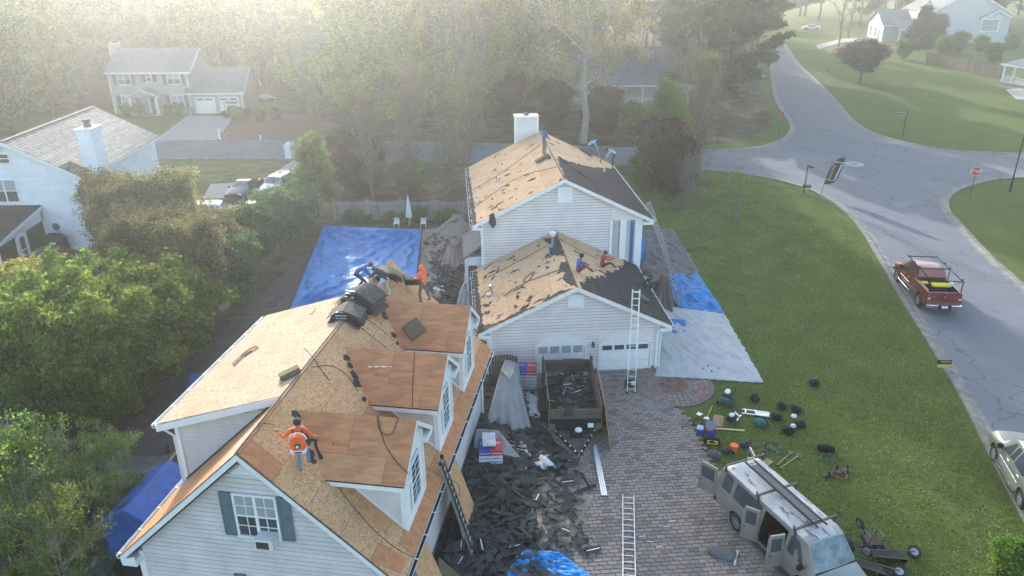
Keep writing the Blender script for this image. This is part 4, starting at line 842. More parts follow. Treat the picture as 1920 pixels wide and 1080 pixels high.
fd = MB().box(5.0, 6.0, -.06, .02, .1, 2.25).build('front_door', MATS['wood_old'], GH); MB().tube([(5.5, -.065, .5), (5.5, -.065, .52)], .01).ell((5.5, -.07, 1.2), (.22, .02, .75), 0, 12, 8).build('oval_glass', MATS['glass_blind'], fd); MB().box(4.55, 4.9, -.06, .02, .1, 2.2).build('side_light', MATS['white'], GH)
for x in (3.1, 6.5): MB().box(x-.15, x+.15, -1.9, -1.6, .1, 2.45).build('column', MATS['white'], GH)
pg = MB(); pg.slab([(2.5, -2.1, 2.5), (2.5, 0, 2.5), (4.8, 0, 3.45), (4.8, -2.1, 3.45)], .1).slab([(7.1, -2.1, 2.5), (7.1, 0, 2.5), (4.8, 0, 3.45), (4.8, -2.1, 3.45)], .1); pg.build('porch_roof', MATS['shingle_grey'], GH, kind='stuff')
MB().loft([[(2.8, y, 2.45), (6.8, y, 2.45), (4.8, y, 3.28)] for y in (-1.95, -1.85)]).build('porch_gable', MATS['siding_grey'], GH)
fascia(GH, (2.5, -2.1, 2.52), (4.8, -2.1, 3.47), .16, .04, (0, -1, 0)); fascia(GH, (7.1, -2.1, 2.52), (4.8, -2.1, 3.47), .16, .04, (0, -1, 0)); MB().box(2.8, 6.8, -2.0, 0, 0, .1).build('porch_floor', MATS['concrete'], GH)
for x in (11.1, 14.3):
    gd = MB().box(x, x+2.6, -.47, -.38, 0, 2.15).build('garage_door', MATS['white'], GH)
    for k in range(2):
        for j in range(4): MB().box(x+.2+k*1.2+j*.24, x+.4+k*1.2+j*.24, -.49, -.475, 1.75, 1.98).build('pane', MATS['glass'], gd)
        for r in range(3): MB().box(x+.1+k*1.25, x+1.2+k*1.25, -.485, -.47, .12+r*.52, .55+r*.52).build('door_panel', MATS['white'], gd)
downspout(GH, [(10.2, -.1, 5.2), (10.3, -.1, 4.9), (10.3, -.1, 3.4)], .06)
gc = MB().box(-.9, .1, 3.3, 4.9, 0, 8.7).build('chimney', MATS['siding_grey'], GH); MB().tube([(-.4, 4.1, 8.7), (-.4, 4.1, 9.0)], .3, 10).build('chimney_cap', MATS['steel_dark'], gc)
# --- bungalow with a long railed porch behind the trees
BH = E('porch_bungalow', 'low bungalow with blue-grey roof and white railed porch half hidden behind the bare trees', 'house', (2.4, 106.7, 0), -.02)
blockhouse(BH, -6.5, 22, 2.6, 11, 3.2, 7.2, 'siding_blue', 'shingle_blue', oh=.5)
MB().slab([(-.6, -.3, 3.0), (22.3, -.3, 3.0), (22.3, 2.8, 3.9), (-.6, 2.8, 3.9)], .15).build('porch_roof', MATS['shingle_blue'], BH); fascia(BH, (-.6, -.3, 3.0), (22.3, -.3, 3.0), .2, .04, (0, -1, 0))
MB().box(-.2, 22, 0, 2.8, 0, .35).build('porch_floor', MATS['wood_fence'], BH)
for i in range(8):
    x = i*3.1; p_ = MB().box(x-.1, x+.1, 0, .2, .35, 2.95).build('column', MATS['white'], BH)
    for s_ in (-1, 1): MB().bar((x, .1, 2.3), (x+s_*.6, .1, 2.9), .1, .08).build('bracket', MATS['white'], p_)
    if i < 7:
        rl = MB().box(x+.1, x+3.0, .06, .14, 1.2, 1.28).build('railing', MATS['white'], BH); MB().box(x+.1, x+3.0, .07, .13, .45, .5).build('bottom_rail', MATS['white'], rl)
        for k in range(1, 13): MB().box(x+k*.23, x+k*.23+.05, .08, .12, .5, 1.2).build('baluster', MATS['white'], rl)
window(BH, (0, 2.58, 0), (1, 0, 0), (0, -1, 0), 1.2, 2.6, 1.0, 2.5, 1, 1, 2); window(BH, (0, 2.58, 0), (1, 0, 0), (0, -1, 0), 9, 10.4, 1.0, 2.5, 1, 1, 2); MB().box(5, 6, 2.5, 2.6, .4, 2.5).build('front_door', MATS['white'], BH)
window(BH, (0, 2.58, 0), (1, 0, 0), (0, -1, 0), -4.8, -3.4, 1.0, 2.5, 1, 1, 2)
# --- pale blue house at the upper right
r0 = at(1745, 84); RH = E('blue_siding_house', 'large pale blue house with a wide gable wall and lower wing at the upper right', 'house', (r0.x, r0.y+4, 0), -.12)
blockhouse(RH, 0, 17.5, 0, 16, 6.0, 11.2, 'siding_blue', 'shingle_grey', 'y', trim=.35, e=.4)
blockhouse(RH, -8.0, 0, 2, 13, 3.6, 6.6, 'siding_blue', 'shingle_grey', 'x', trim=.3, e=.4)
window(RH, (0, -.02, 0), (1, 0, 0), (0, -1, 0), 11.8, 15.2, 2.6, 4.9, 1, 1, 1, glass='glass_blind', fw=.22)
MB().slab([(11.0, -1.0, 5.2), (11.0, .3, 5.2), (14.4, .3, 7.1), (14.4, -1.0, 7.1)], .2).build('roof', MATS['shingle_grey'], RH); fascia(RH, (11.0, -1.0, 5.2), (14.4, -1.0, 7.1), .3, .05, (0, -1, 0)); fascia(RH, (14.4, -1.0, 7.1), (17.2, -1.0, 5.6), .3, .05, (0, -1, 0))
for a, b in ((12.3, 13.8), (14.5, 16.0)): MB().loft([[(a, y, 5.35), (b, y, 5.35), (b if a < 14 else a, y, 6.2)] for y in (-.05, .0)]).build('window', MATS['white_dirty'], RH)
window(RH, (-9, 2, 0), (0, 1, 0), (-1, 0, 0), 1.5, 2.5, .9, 3, 1, 1, 1, fw=.12); window(RH, (-9, 2, 0), (0, 1, 0), (-1, 0, 0), 5, 6, .9, 3, 1, 1, 1, fw=.12)
MB().slab([(-6.2, -2.5, 3.0), (-1, -2.5, 3.0), (-1, 2.1, 4.6), (-6.2, 2.1, 4.6)], .2).build('porch_roof', MATS['shingle_grey'], RH); fascia(RH, (-6.2, -2.5, 3.0), (-1, -2.5, 3.0), .25, .04, (0, -1, 0))
for x in (-6, -1.3): MB().box(x, x+.3, -2.4, -2.1, 0, 2.8).build('column', MATS['white'], RH)
dm_ = blockhouse(RH, -1.8, 1.6, .2, 6, 6.6, 9.2, 'white_dirty', 'shingle_blue', 'y', oh=.3, trim=.25)
# --- house with a porch cut by the right edge
PH = E('edge_porch_house', 'blue-green house with white railed porch cut off by the right edge', 'house', tuple(at(1876, 158)), math.radians(-77))
blockhouse(PH, 2.2, 16, 3.4, 14, 6.0, 9.4, 'siding_teal', 'shingle_blue', 'x', oh=.4, trim=.25)
MB().slab([(-.4, -.4, 3.1), (16, -.4, 3.1), (16, 3.5, 4.3), (1.4, 3.5, 4.3)], .18).build('porch_roof', MATS['shingle_blue'], PH); fascia(PH, (-.4, -.4, 3.1), (16, -.4, 3.1), .22, .04, (0, -1, 0))
MB().box(-.2, 16, -.1, 3.4, 0, .35).build('porch_floor', MATS['wood_fence'], PH); MB().box(2.2, 2.4, 3.2, 3.45, 0, 6).build('corner_board', MATS['white'], PH)
for i, x in enumerate((0, 1.9, 5.0, 8.0)):
    MB().box(x-.12, x+.12, -.02, .22, .35, 3.0).build('column', MATS['white'], PH)
    if i < 3:
        x2 = (0, 1.9, 5.0, 8.0)[i+1]; rl = MB().box(x+.12, x2-.12, .05, .15, 1.25, 1.35).build('railing', MATS['white'], PH)
        k = int((x2-x)/.3)
        for j in range(1, k): MB().box(x+j*.3, x+j*.3+.07, .07, .13, .4, 1.25).build('baluster', MATS['white'], rl)
window(PH, (2.2, 3.38, 0), (1, 0, 0), (0, -1, 0), 2.2, 3.6, 1.0, 2.6, 1, 1, 2, fw=.1)
# houses glimpsed through the wood
h_ = E('distant_white_house', 'small white house glimpsed through the tall pale tree at the top', 'house', tuple(at(1055, 26)), .1); blockhouse(h_, 0, 11, 0, 8, 4, 7, 'siding_white', 'shingle_grey')
window(h_, (0, -.02, 0), (1, 0, 0), (0, -1, 0), 2, 3.4, 1, 2.6, 1, 1, 1, fw=.15)
h_ = E('distant_brick_house', 'white house with a red brick chimney behind the pale blue house', 'house', tuple(at(1690, 38)), -.1); blockhouse(h_, 0, 15, 0, 9, 5, 8, 'siding_white', 'shingle_light'); MB().box(-1.6, 0, 1, 3, 0, 10).build('chimney', MATS['paver_red'], h_)
# ================================================================== fences
def picket_fence(name, label, p, q, h, pw, gap, mat, dip=.0, posts=2.4, group=None, rails=(.3, .8), seed=1, side=1):
    p = Vector((p[0], p[1], 0)); q = Vector((q[0], q[1], 0)); d = q-p; L_ = d.length; az = math.atan2(d.y, d.x); rr = random.Random(seed)
    t = E(name, label, 'fence', p, az, group); n = int(L_/(pw+gap)); ms_ = [MB().loft([[(-pw/2, -.012, 0), (pw/2, -.012, 0), (pw/2, -.012, h-.05), (pw*.2, -.012, h), (-pw*.2, -.012, h), (-pw/2, -.012, h-.05)], [(-pw/2, .012, 0), (pw/2, .012, 0), (pw/2, .012, h-.05), (pw*.2, .012, h), (-pw*.2, .012, h), (-pw/2, .012, h-.05)]]).mesh('picket', MATS[mat]) for _ in range(1)]
    np_ = max(1, round(L_/posts))
    for i in range(n):
        x = (i+.5)*(pw+gap); f = (x % (L_/np_))/(L_/np_); z = -dip*4*f*(1-f)
        link('picket', ms_[0], t, (x, rr.uniform(-.008, .008), z-.02+rr.uniform(-.02, .02)), (rr.uniform(-.02, .02), rr.uniform(-.02, .02), 0))
    for r in rails: MB().box(0, L_, .012*side, .05*side, h*r-.04, h*r+.04).build('rail', MATS[mat], t)
    for i in range(np_+1): MB().box(-.05+i*L_/np_, .05+i*L_/np_, .02*side, .12*side, 0, h+.12).build('post', MATS[mat], t)
    return t
picket_fence('picket_fence', 'weathered grey picket fence with scalloped top behind the blue tarp', at(628, 413), at(878, 412), 1.75, .14, .012, 'wood_picket', .22, 2.6, side=-1)
picket_fence('board_fence', 'dark brown board fence behind the shrubs beside the right-edge porch house', at(1735, 118), at(1880, 150), 2.0, .28, .03, 'wood_old', 0, 3)
# ================================================================== trees and shrubs
def qmesh(name, V, mat):                   # V: (n,4,3) quads
    n = len(V); me = bpy.data.meshes.new(name); me.vertices.add(n*4); me.vertices.foreach_set('co', V.reshape(-1).astype(np.float32)); me.loops.add(n*4); me.loops.foreach_set('vertex_index', np.arange(n*4, dtype=np.int32))
    me.polygons.add(n); me.polygons.foreach_set('loop_start', np.arange(0, n*4, 4, dtype=np.int32)); me.update(calc_edges=True); me.materials.append(MATS[mat]); return me
def leaves(name, C, per, sig, size, mat, seed, droop=0., aspect=.6, flat=.7):
    g = np.random.default_rng(seed); C = np.asarray(C, float); n = len(C)*per; P = np.repeat(C, per, 0)+g.normal(0, 1, (n, 3))*np.array([sig, sig, sig*flat])
    a = g.normal(0, 1, (n, 3)); a[:, 2] -= droop; a /= np.linalg.norm(a, axis=1)[:, None]; b = np.cross(a, g.normal(0, 1, (n, 3))); b /= np.linalg.norm(b, axis=1)[:, None]+1e-9
    s = size*g.uniform(.6, 1.4, (n, 1)); a *= s; b *= s*aspect
    V = np.stack([P-a, P+b*.8, P+a, P-b*.8], 1); return qmesh(name, V, mat)
def skeleton(h, crown, seed, nl=12, trunk=.22, lean=0., start=.25, up=.5, sub=5, subsub=3, multi=1, wob=.06, prof=None, tw=.012):
    """trunk and limbs; crown = radius; returns (mesh builder, tips)"""
    r = random.Random(seed); mb = MB(); tips = []; prof = prof or (lambda t: math.sin(math.pi*min(1, .12+t*.9))**.6)
    for m in range(multi):
        ax = r.uniform(0, 6.28); ln = lean if multi == 1 else r.uniform(.15, .35); dx, dy = math.cos(ax)*ln, math.sin(ax)*ln; P = []; k = 7
        for i in range(k+1):
            t = i/k; P.append(Vector((dx*h*t*(.5 if multi > 1 else 1)+r.uniform(-wob, wob)*h*.12*(t > 0), dy*h*t*(.5 if multi > 1 else 1)+r.uniform(-wob, wob)*h*.12*(t > 0), h*.95*t)))
        tr = trunk/(multi**.5); mb.tube(P, [tr*(1-.88*i/k) for i in range(k+1)], 7, cap=False)
        def on(t): f = t*k; i = min(k-1, int(f)); return P[i].lerp(P[i+1], f-i)
        for j in range(nl):
            t = start+(1-start)*(j+.5)/nl; b0 = on(t); a = j*2.4+r.uniform(-.5, .5); rel = (t-start)/(1-start); Lb = crown*prof(rel)*r.uniform(.7, 1.12)/(1.0 if multi == 1 else 1.4)
            el = up*(1-.2*rel)+r.uniform(-.15, .2)+rel*.5; dv = Vector((math.cos(a)*math.cos(el), math.sin(a)*math.cos(el), math.sin(el))); Q = [b0]; 
            for i in range(1, 5): Q.append(b0+dv*Lb*i/4+Vector((r.uniform(-1, 1), r.uniform(-1, 1), r.uniform(-.6, 1)))*Lb*.06*i+Z*Lb*.02*i*i*(1 if up > 0 else -1)*.5)
            lr = max(.014, trunk*.42*(1-.7*rel)*min(1, Lb/crown+.2)); mb.tube(Q, [lr*(1-.2*i) for i in range(5)], 5, cap=False)
            for s_ in range(sub):
                f = .3+.7*(s_+.6)/sub; i = min(3, int(f*4)); c0 = Q[i].lerp(Q[i+1], f*4-i); a2 = a+r.choice((-1, 1))*r.uniform(.4, 1.2); e2 = el+r.uniform(-.3, .6); L2 = Lb*r.uniform(.25, .5)
                d2 = Vector((math.cos(a2)*math.cos(e2), math.sin(a2)*math.cos(e2), math.sin(e2))); c1 = c0+d2*L2*.5+Vector((r.uniform(-.1, .1),)*3)*L2; c2 = c0+d2*L2+Z*r.uniform(-.05, .15)*L2
                mb.tube([c0, c1, c2], [lr*.4, lr*.25, tw], 4, cap=False); tips += [c1, c2]
                for q in range(subsub):
                    a3 = a2+r.uniform(-1.2, 1.2); e3 = e2+r.uniform(-.5, .7); L3 = L2*r.uniform(.35, .8); c3 = c1.lerp(c2, r.random()); d3 = Vector((math.cos(a3)*math.cos(e3), math.sin(a3)*math.cos(e3), math.sin(e3)))
                    mb.tube([c3, c3+d3*L3*.5+Vector((0, 0, r.uniform(-.05, .08)))*L3, c3+d3*L3], [tw*1.2, tw, tw*.5], 3, cap=False); tips += [c3+d3*L3, c3+d3*L3*.5]
            tips.append(Q[-1])
        tips.append(P[-1])
    return mb, tips
o = link('lawn_grass', qmesh('lawn_grass', blades(230000, 4, 31, 16, 69, 4, .05), 'leaf_lawn'), kind='stuff'); o['label'] = 'short green grass of the front lawn'
PROTO = {}
def proto(key, **k):                         # unlinked meshes for a kind of tree
    if key in PROTO: return PROTO[key]
    lf = k.pop('leaf', None); bark = k.pop('bark', 'bark'); per = k.pop('per', 20); sig = k.pop('sig', .5); size = k.pop('size', .12); keep = k.pop('keep', 1.); flat = k.pop('flat', .7); droop = k.pop('droop', 0)
    mb, tips = skeleton(**k); tm = mb.mesh('trunk', MATS[bark]); lm = None
    if lf:
        r = random.Random(k['seed']); tips = [t for t in tips if r.random() < keep]; lm = leaves('crown', tips, per, sig, size, lf, k['seed'], flat=flat, droop=droop)
    PROTO[key] = (tm, lm); return PROTO[key]
def tree(key, x, y, label, cat='tree', name='tree', group=None, s=1., rz=None, sz=None, z=0.):
    tm, lm = PROTO[key]; rz = R_.uniform(0, 6.28) if rz is None else rz
    t = E(name, label, cat, (x, y, z), rz, group); t.scale = (s, s, sz or s)
    link('trunk', tm, t)
    if lm: link('crown', lm, t)
    return t
proto('wood_a', h=20, crown=7, seed=1, nl=20, trunk=.34, leaf='leaf_green', per=70, sig=.6, size=.21, start=.08, sub=6, subsub=2)
proto('wood_b', h=18, crown=6.5, seed=2, nl=18, trunk=.30, leaf='leaf_fresh', per=66, sig=.58, size=.20, start=.08, sub=6, subsub=2)
proto('wood_c', h=22, crown=6, seed=3, nl=18, trunk=.32, leaf='leaf_olive', per=54, sig=.6, size=.20, start=.12, sub=6, subsub=2)
proto('wood_d', h=17, crown=6, seed=4, nl=18, trunk=.26, leaf='leaf_grey', per=60, sig=.6, size=.20, start=.06, sub=6, subsub=2)
proto('pine', h=26, crown=5.2, seed=6, nl=18, trunk=.36, leaf='needle', per=46, sig=.5, size=.24, start=.22, up=.12, sub=6, subsub=2, flat=.45, bark='bark', prof=lambda t: (1-t*.65)*(.75+.25*math.sin(t*9)))
proto('pine_b', h=24, crown=5.6, seed=16, nl=16, trunk=.34, leaf='needle', per=46, sig=.5, size=.24, start=.1, up=.05, sub=6, subsub=2, flat=.45, bark='bark', prof=lambda t: (1-t*.6)*(.8+.2*math.sin(t*8)))
proto('bare', h=12, crown=3.8, seed=7, nl=16, trunk=.16, leaf='leaf_brown', per=3, sig=.35, size=.06, start=.12, up=.95, sub=7, subsub=5, multi=3, bark='bark_grey', tw=.013)
proto('bare_tall', h=19, crown=4.6, seed=8, nl=20, trunk=.24, start=.22, up=.8, sub=7, subsub=5, bark='bark_grey', tw=.016)
proto('sycamore', h=21, crown=9.0, seed=9, nl=20, trunk=.42, leaf='leaf_bud', per=24, sig=.42, size=.13, start=.2, up=.55, sub=8, subsub=3, bark='bark_pale', tw=.02, wob=.1)
proto('hedge_green', h=5.6, crown=3.7, seed=10, nl=20, trunk=.13, leaf='leaf_green', per=58, sig=.22, size=.10, start=.06, up=.5, sub=6, subsub=2, multi=3, bark='bark')
proto('hedge_fresh', h=5.2, crown=3.4, seed=12, nl=18, trunk=.12, leaf='leaf_yellow', per=54, sig=.20, size=.095, start=.08, up=.6, sub=6, subsub=2, multi=3)
proto('brown_bush', h=6.2, crown=3.8, seed=13, nl=18, trunk=.13, leaf='leaf_brown', per=24, sig=.24, size=.085, start=.08, up=.7, sub=7, subsub=3, multi=3, bark='bark_grey')
proto('olive_bush', h=4.6, crown=2.8, seed=14, nl=18, trunk=.12, leaf='leaf_grey', per=56, sig=.20, size=.095, start=.05, up=.6, sub=6, subsub=2, multi=3)
proto('young_tree', h=6.5, crown=2.0, seed=15, nl=18, trunk=.10, leaf='leaf_fresh', per=48, sig=.3, size=.10, start=.08, up=.6, sub=5, subsub=2, prof=lambda t: 1.05-t*.75)
proto('cherry', h=6.2, crown=4.0, seed=17, nl=20, trunk=.2, leaf='leaf_pink', per=34, sig=.3, size=.12, start=.28, up=.5, sub=6, subsub=3)
proto('conifer', h=9, crown=2.8, seed=18, nl=26, trunk=.16, leaf='leaf_dark', per=40, sig=.35, size=.16, start=.03, up=.1, sub=5, subsub=2, prof=lambda t: 1.05-t, flat=.5)
proto('shrub', h=2.0, crown=1.5, seed=19, nl=14, trunk=.05, leaf='leaf_green', per=34, sig=.2, size=.08, start=.05, up=.6, sub=5, subsub=1, multi=3, tw=.006)
proto('shrub_dark', h=3.6, crown=2.2, seed=20, nl=16, trunk=.07, leaf='leaf_bronze', per=20, sig=.3, size=.09, start=.05, up=.7, sub=6, subsub=3, multi=3, tw=.008)
proto('sapling', h=3.6, crown=1.5, seed=21, nl=9, trunk=.09, leaf='leaf_fresh', per=6, sig=.2, size=.06, start=.3, up=.7, sub=4, subsub=2, bark='bark_grey', tw=.008)
proto('crape', h=5.6, crown=3.2, seed=22, nl=12, trunk=.10, leaf='leaf_fresh', per=26, sig=.15, size=.06, start=.2, up=.55, sub=7, subsub=4, multi=3, bark='bark_pale', tw=.014, keep=.17)
proto('bare_shrub', h=3.4, crown=2.6, seed=23, nl=16, trunk=.06, start=.02, up=1.0, sub=7, subsub=5, multi=3, bark='bark_grey', tw=.009)
proto('weed', h=.8, crown=.6, seed=24, nl=8, trunk=.015, leaf='leaf_green', per=14, sig=.1, size=.05, start=.05, up=.7, sub=3, subsub=1, multi=2, tw=.004)
rt = random.Random(99)
# the wood behind the grey house
n_ = 0
def blocked(x, y):
    for a, b, c, d in ((-55, -33, 101, 115), (-6, 27, 103, 120), (60, 130, 160, 220), (-46, -20, 84, 104), (-36, -24, 96, 118)):
        if a < x < b and c < y < d: return True
    return False
WG = 'trees of the wood beyond the grey house'
for i in range(190):
    y = 92+108*rt.random()**1.2; x = rt.uniform(-.78*y, .06*y)
    if blocked(x, y) or (y < 118 and -.58 < x/y < -.27) or (x > -34 and y < 100 and x < 4 and rt.random() < .6): continue
    tree(rt.choice(('wood_a', 'wood_b', 'wood_c', 'wood_d', 'wood_a', 'wood_b')), x, y, 'hazy tree among the many of the wood along the top left', name='woodland_tree', group=WG, s=rt.uniform(.8, 1.12))
for i in range(46):
    y = 135+120*rt.random(); x = rt.uniform(.02*y, .46*y)
    if blocked(x, y) or (40 < x < 62 and y < 190): continue
    tree(rt.choice(('wood_c', 'wood_d', 'pine', 'bare_tall', 'pine_b')), x, y, 'far tree beyond the bungalow along the top edge', name='woodland_tree', group='trees beyond the bungalow', s=rt.uniform(.8, 1.1))
for i in range(26):
    y = rt.uniform(205, 270); x = rt.uniform(.42*y, .85*y)
    tree(rt.choice(('pine', 'wood_a', 'wood_c', 'pine_b')), x, y, 'distant dark tree behind the pale blue house', name='woodland_tree', group='dark trees behind the pale blue house', s=rt.uniform(.9, 1.2))
def tp(key, px, py, label, **k): p = at(px, py); return tree(key, p.x, p.y, label, **k)
for i in range(26): x = rt.uniform(-75, -2); y = rt.uniform(118, 130) if -62 < x < -26 else rt.uniform(98, 104) if x > -26 else rt.uniform(92, 112); tree(rt.choice(('wood_d', 'wood_b', 'wood_a')), x, y, 'low leafy tree at the front of the hazy wood', name='woodland_tree', group='low trees at the front of the wood', s=rt.uniform(.4, .6))
# left margin of the wood
for px_, py_, s_, kk in ((-60, 300, .85, 'wood_a'), (30, 262, .8, 'wood_d'), (105, 225, .6, 'wood_a'), (150, 205, .55, 'wood_d'), (-160, 340, .9, 'wood_d')): tp(kk, px_, py_, 'broad tree at the edge of the wood behind the white house', name='woodland_tree', group='trees behind the white house', s=s_)
tp('wood_b', 605, 215, 'bright green hazy tree right of the grey house drive', s=.8); tp('wood_b', 690, 262, 'tall fresh green tree on the verge left of the bungalow', s=.9); tp('wood_a', 560, 160, 'tall hazy tree close behind the grey house garage', s=.9)
tp('wood_b', 790, 225, 'pale green tree between the street and the bungalow', s=.72)
tp('bare_tall', 860, 285, 'bare many-branched tree behind the two-storey house chimney', s=.8); tp('bare_tall', 905, 240, 'leafless tree in front of the bungalow porch', s=.75)
tp('bare', 760, 385, 'leafless reddish tree left of the two-storey house roof', s=.95); tp('bare', 835, 392, 'leafless thicket tree touching the two-storey house gutter', s=.9); tp('bare', 700, 375, 'leafless brown tree right of the young green tree', s=.75); tp('bare', 870, 352, 'leafless tree beside the far end of the stripped roof', s=.9)
tp('shrub_dark', 655, 352, 'dark bronze shrub by the street, nearest the young green tree', cat='shrub', name='shrub', s=1.1); tp('shrub_dark', 690, 362, 'dark bronze shrub behind the middle of the picket fence', cat='shrub', name='shrub', s=1.0); tp('shrub', 770, 368, 'low green shrub behind the right of the picket fence', cat='shrub', name='shrub', s=1.2)
tp('sycamore', 1093, 268, 'very large pale budding tree with whitish limbs behind the house', s=1.05, rz=1.2)
tp('pine', 1352, 214, 'tall dark pine left of the side street, nearest of the pines', name='pine_tree', s=.8, rz=.4); tp('pine_b', 1398, 190, 'dark pine whose long limbs reach over the side street', name='pine_tree', s=.82, rz=2.2); tp('pine_b', 1310, 222, 'dark pine just right of the large pale tree', name='pine_tree', s=.78); tp('pine', 1290, 170, 'pine farther back behind the roadside pines', name='pine_tree', s=.9); tp('pine', 1370, 150, 'pine at the back of the roadside group', name='pine_tree', s=.95); tp('pine', 1250, 140, 'pine behind the bungalow porch end', name='pine_tree', s=.85)
[tp(k_, a_, b_, 'dark pine in the tall roadside stand left of the side street', name='pine_tree', group='roadside pines', s=s_) for k_, a_, b_, s_ in (('pine', 1330, 190, .85), ('pine_b', 1270, 190, .8), ('pine', 1415, 130, .85), ('pine_b', 1345, 120, .9), ('pine', 1225, 110, .9), ('pine_b', 1390, 100, .9))]
tp('bare', 1310, 330, 'bare multi-stemmed tree at the edge of the crossing', s=.95); tp('bare_tall', 1290, 262, 'bare thin tree among the roadside pines', s=.6)
tp('young_tree', 1243, 275, 'light green round bush right of the big pale tree', name='tree', s=1.0); tp('young_tree', 1262, 262, 'light green bush farther back under the bare trees', s=.85)
tp('shrub_dark', 1255, 372, 'dark bronze shrub right of the stripped roof', cat='shrub', name='shrub', s=1.2); tp('shrub_dark', 1232, 330, 'dark twiggy shrub by the street behind the roofers', cat='shrub', name='shrub', s=1.2); tp('bare_shrub', 1285, 388, 'bare round shrub on the lawn corner', cat='shrub', name='shrub', s=1.0); tp('shrub', 1205, 352, 'low green shrub by the house corner', cat='shrub', name='shrub', s=1.1)
tp('shrub_dark', 1130, 262, 'reddish leafless shrub under the large pale tree', cat='shrub', name='shrub', s=1.3); tp('shrub', 1180, 262, 'green shrub across the street behind the roofers', cat='shrub', name='shrub', s=1.5); tp('shrub_dark', 1040, 240, 'dark shrub in front of the bungalow railing', cat='shrub', name='shrub', s=1.2)
tp('shrub_dark', 960, 225, 'brown shrub left of the bungalow porch corner', cat='shrub', name='shrub', s=1.2)
tp('sapling', 1379, 424, 'small sapling with crooked grey trunk on the front lawn', name='sapling', s=1.0, rz=.5)
tp('cherry', 1612, 156, 'round pinkish budding tree on the lawn across the street', s=1.08, sz=.72); tp('conifer', 1722, 97, 'dark pointed conifer in front of the pale blue house', s=1.0)
tp('bare_tall', 1572, 88, 'two-toned bare tree beside the curved drive', s=.95); tp('bare_tall', 1590, 72, 'bare tree just behind the one by the curved drive', s=.9); tp('pine_b', 1500, 30, 'dark pine at the top above the white car', name='pine_tree', s=.8)
for i, (a, b, s_, kk, lb) in enumerate(((1795, 100, 1.5, 'shrub', 'tall loose green bush against the pale blue gable'), (1835, 98, 1.2, 'shrub', 'green bush at the right corner of the pale blue house'), (1770, 112, 1.6, 'shrub', 'rounded bush left of the brown board fence'), (1745, 92, 1.5, 'shrub_dark', 'dark low shrub beside the conifer'), (1862, 118, 1.3, 'shrub', 'bushy green shrub hanging over the board fence'), (1895, 95, 1.2, 'shrub', 'yellowish bush behind the right-edge house'), (1692, 112, 1.3, 'shrub', 'small green shrub right of the pinkish tree'), (1690, 60, 1.3, 'shrub', 'round shrub at the pale blue house corner'), (1888, 1092, .62, 'shrub', 'dark low shrub at the bottom right corner'))): tp(kk, a, b, lb, cat='shrub', name='shrub', s=s_)
# grey house foundation shrubs
for i, a in enumerate((236, 252, 266, 318, 338)): tp('shrub', a, 217, 'small clipped shrub along the grey house front', cat='shrub', name='shrub', group='clipped shrubs along the grey house', s=.55)
for i, (a, b) in enumerate(((450, 226), (466, 228), (490, 230), (440, 222), (520, 226))): tp('shrub', a, b, 'small round shrub in the mulch bed by the garage drive', cat='shrub', name='shrub', group='shrubs in the mulch bed', s=.6)
# hedge row of the side garden
hz = [('hedge_fresh', 25, 700, .88, 'yellow-topped bush at the left edge by the screened porch'), ('hedge_fresh', 115, 690, .9, 'yellow-topped bush in front of the white house porch'), ('hedge_green', 205, 690, .85, 'green bush below the white house corner'), ('hedge_green', 20, 790, .9, 'green bush farthest left in the side hedge'), ('hedge_green', 120, 800, 1.0, 'largest deep green bush of the side hedge'), ('hedge_green', 215, 800, .95, 'deep green bush below the middle of the side hedge'), ('hedge_green', 290, 745, .9, 'deep green bush next to the garden path'),
      ('hedge_fresh', 265, 650, .8, 'olive bush in the middle of the side hedge'), ('hedge_green', 345, 680, .75, 'green bush narrowing toward the path'), ('brown_bush', 265, 540, .9, 'brownish budding tree in front of the white house corner'), ('brown_bush', 330, 525, .95, 'tallest brownish budding tree before the parked cars'), ('brown_bush', 300, 600, .88, 'brownish bush left of centre in the side hedge'), ('brown_bush', 412, 555, .72, 'brownish bush below the dark parked car'), ('brown_bush', 385, 615, .9, 'low brown bush above the garden path'), ('olive_bush', 440, 575, .85, 'dull green bush low beside the path'), ('olive_bush', 480, 505, .8, 'grey-green bush near the blue tarp corner'), ('olive_bush', 530, 466, .8, 'grey-green bush behind the top of the blue tarp'), ('brown_bush', 235, 500, .85, 'thin pale budding bush against the white wall'), ('olive_bush', 562, 445, .75, 'grey-green bush nearest the blue tarp')]
for kk, a, b, s_, lb in hz: tp(kk, a, b, lb, name='hedge_bush', s=s_)
tp('young_tree', 597, 408, 'narrow bright green young tree left of the picket fence', s=.95)
tp('crape', 85, 1040, 'airy light green small tree at the bottom left', s=.8, rz=.3); tp('crape', 240, 985, 'airy small tree beside the shed dormer downspout', s=.62, rz=2.); tp('crape', -20, 1105, 'pale branching tree at the lower left corner', s=1.0); tp('crape', 130, 1130, 'leafy branches rising at the bottom edge', s=.7)
for i in range(16): a = rt.uniform(-60, 250); b = rt.uniform(860, 1120); tp('weed', a, b, 'low green plant in the shaded side garden', cat='plant', name='low_plant', group='low plants of the side garden', s=rt.uniform(.7, 1.5))
for i in range(26): a = rt.uniform(640, 872); b = rt.uniform(408, 424); tp('weed', a, b, 'low weed along the foot of the picket fence', cat='plant', name='low_plant', group='weeds along the picket fence', s=rt.uniform(.5, 1.2))
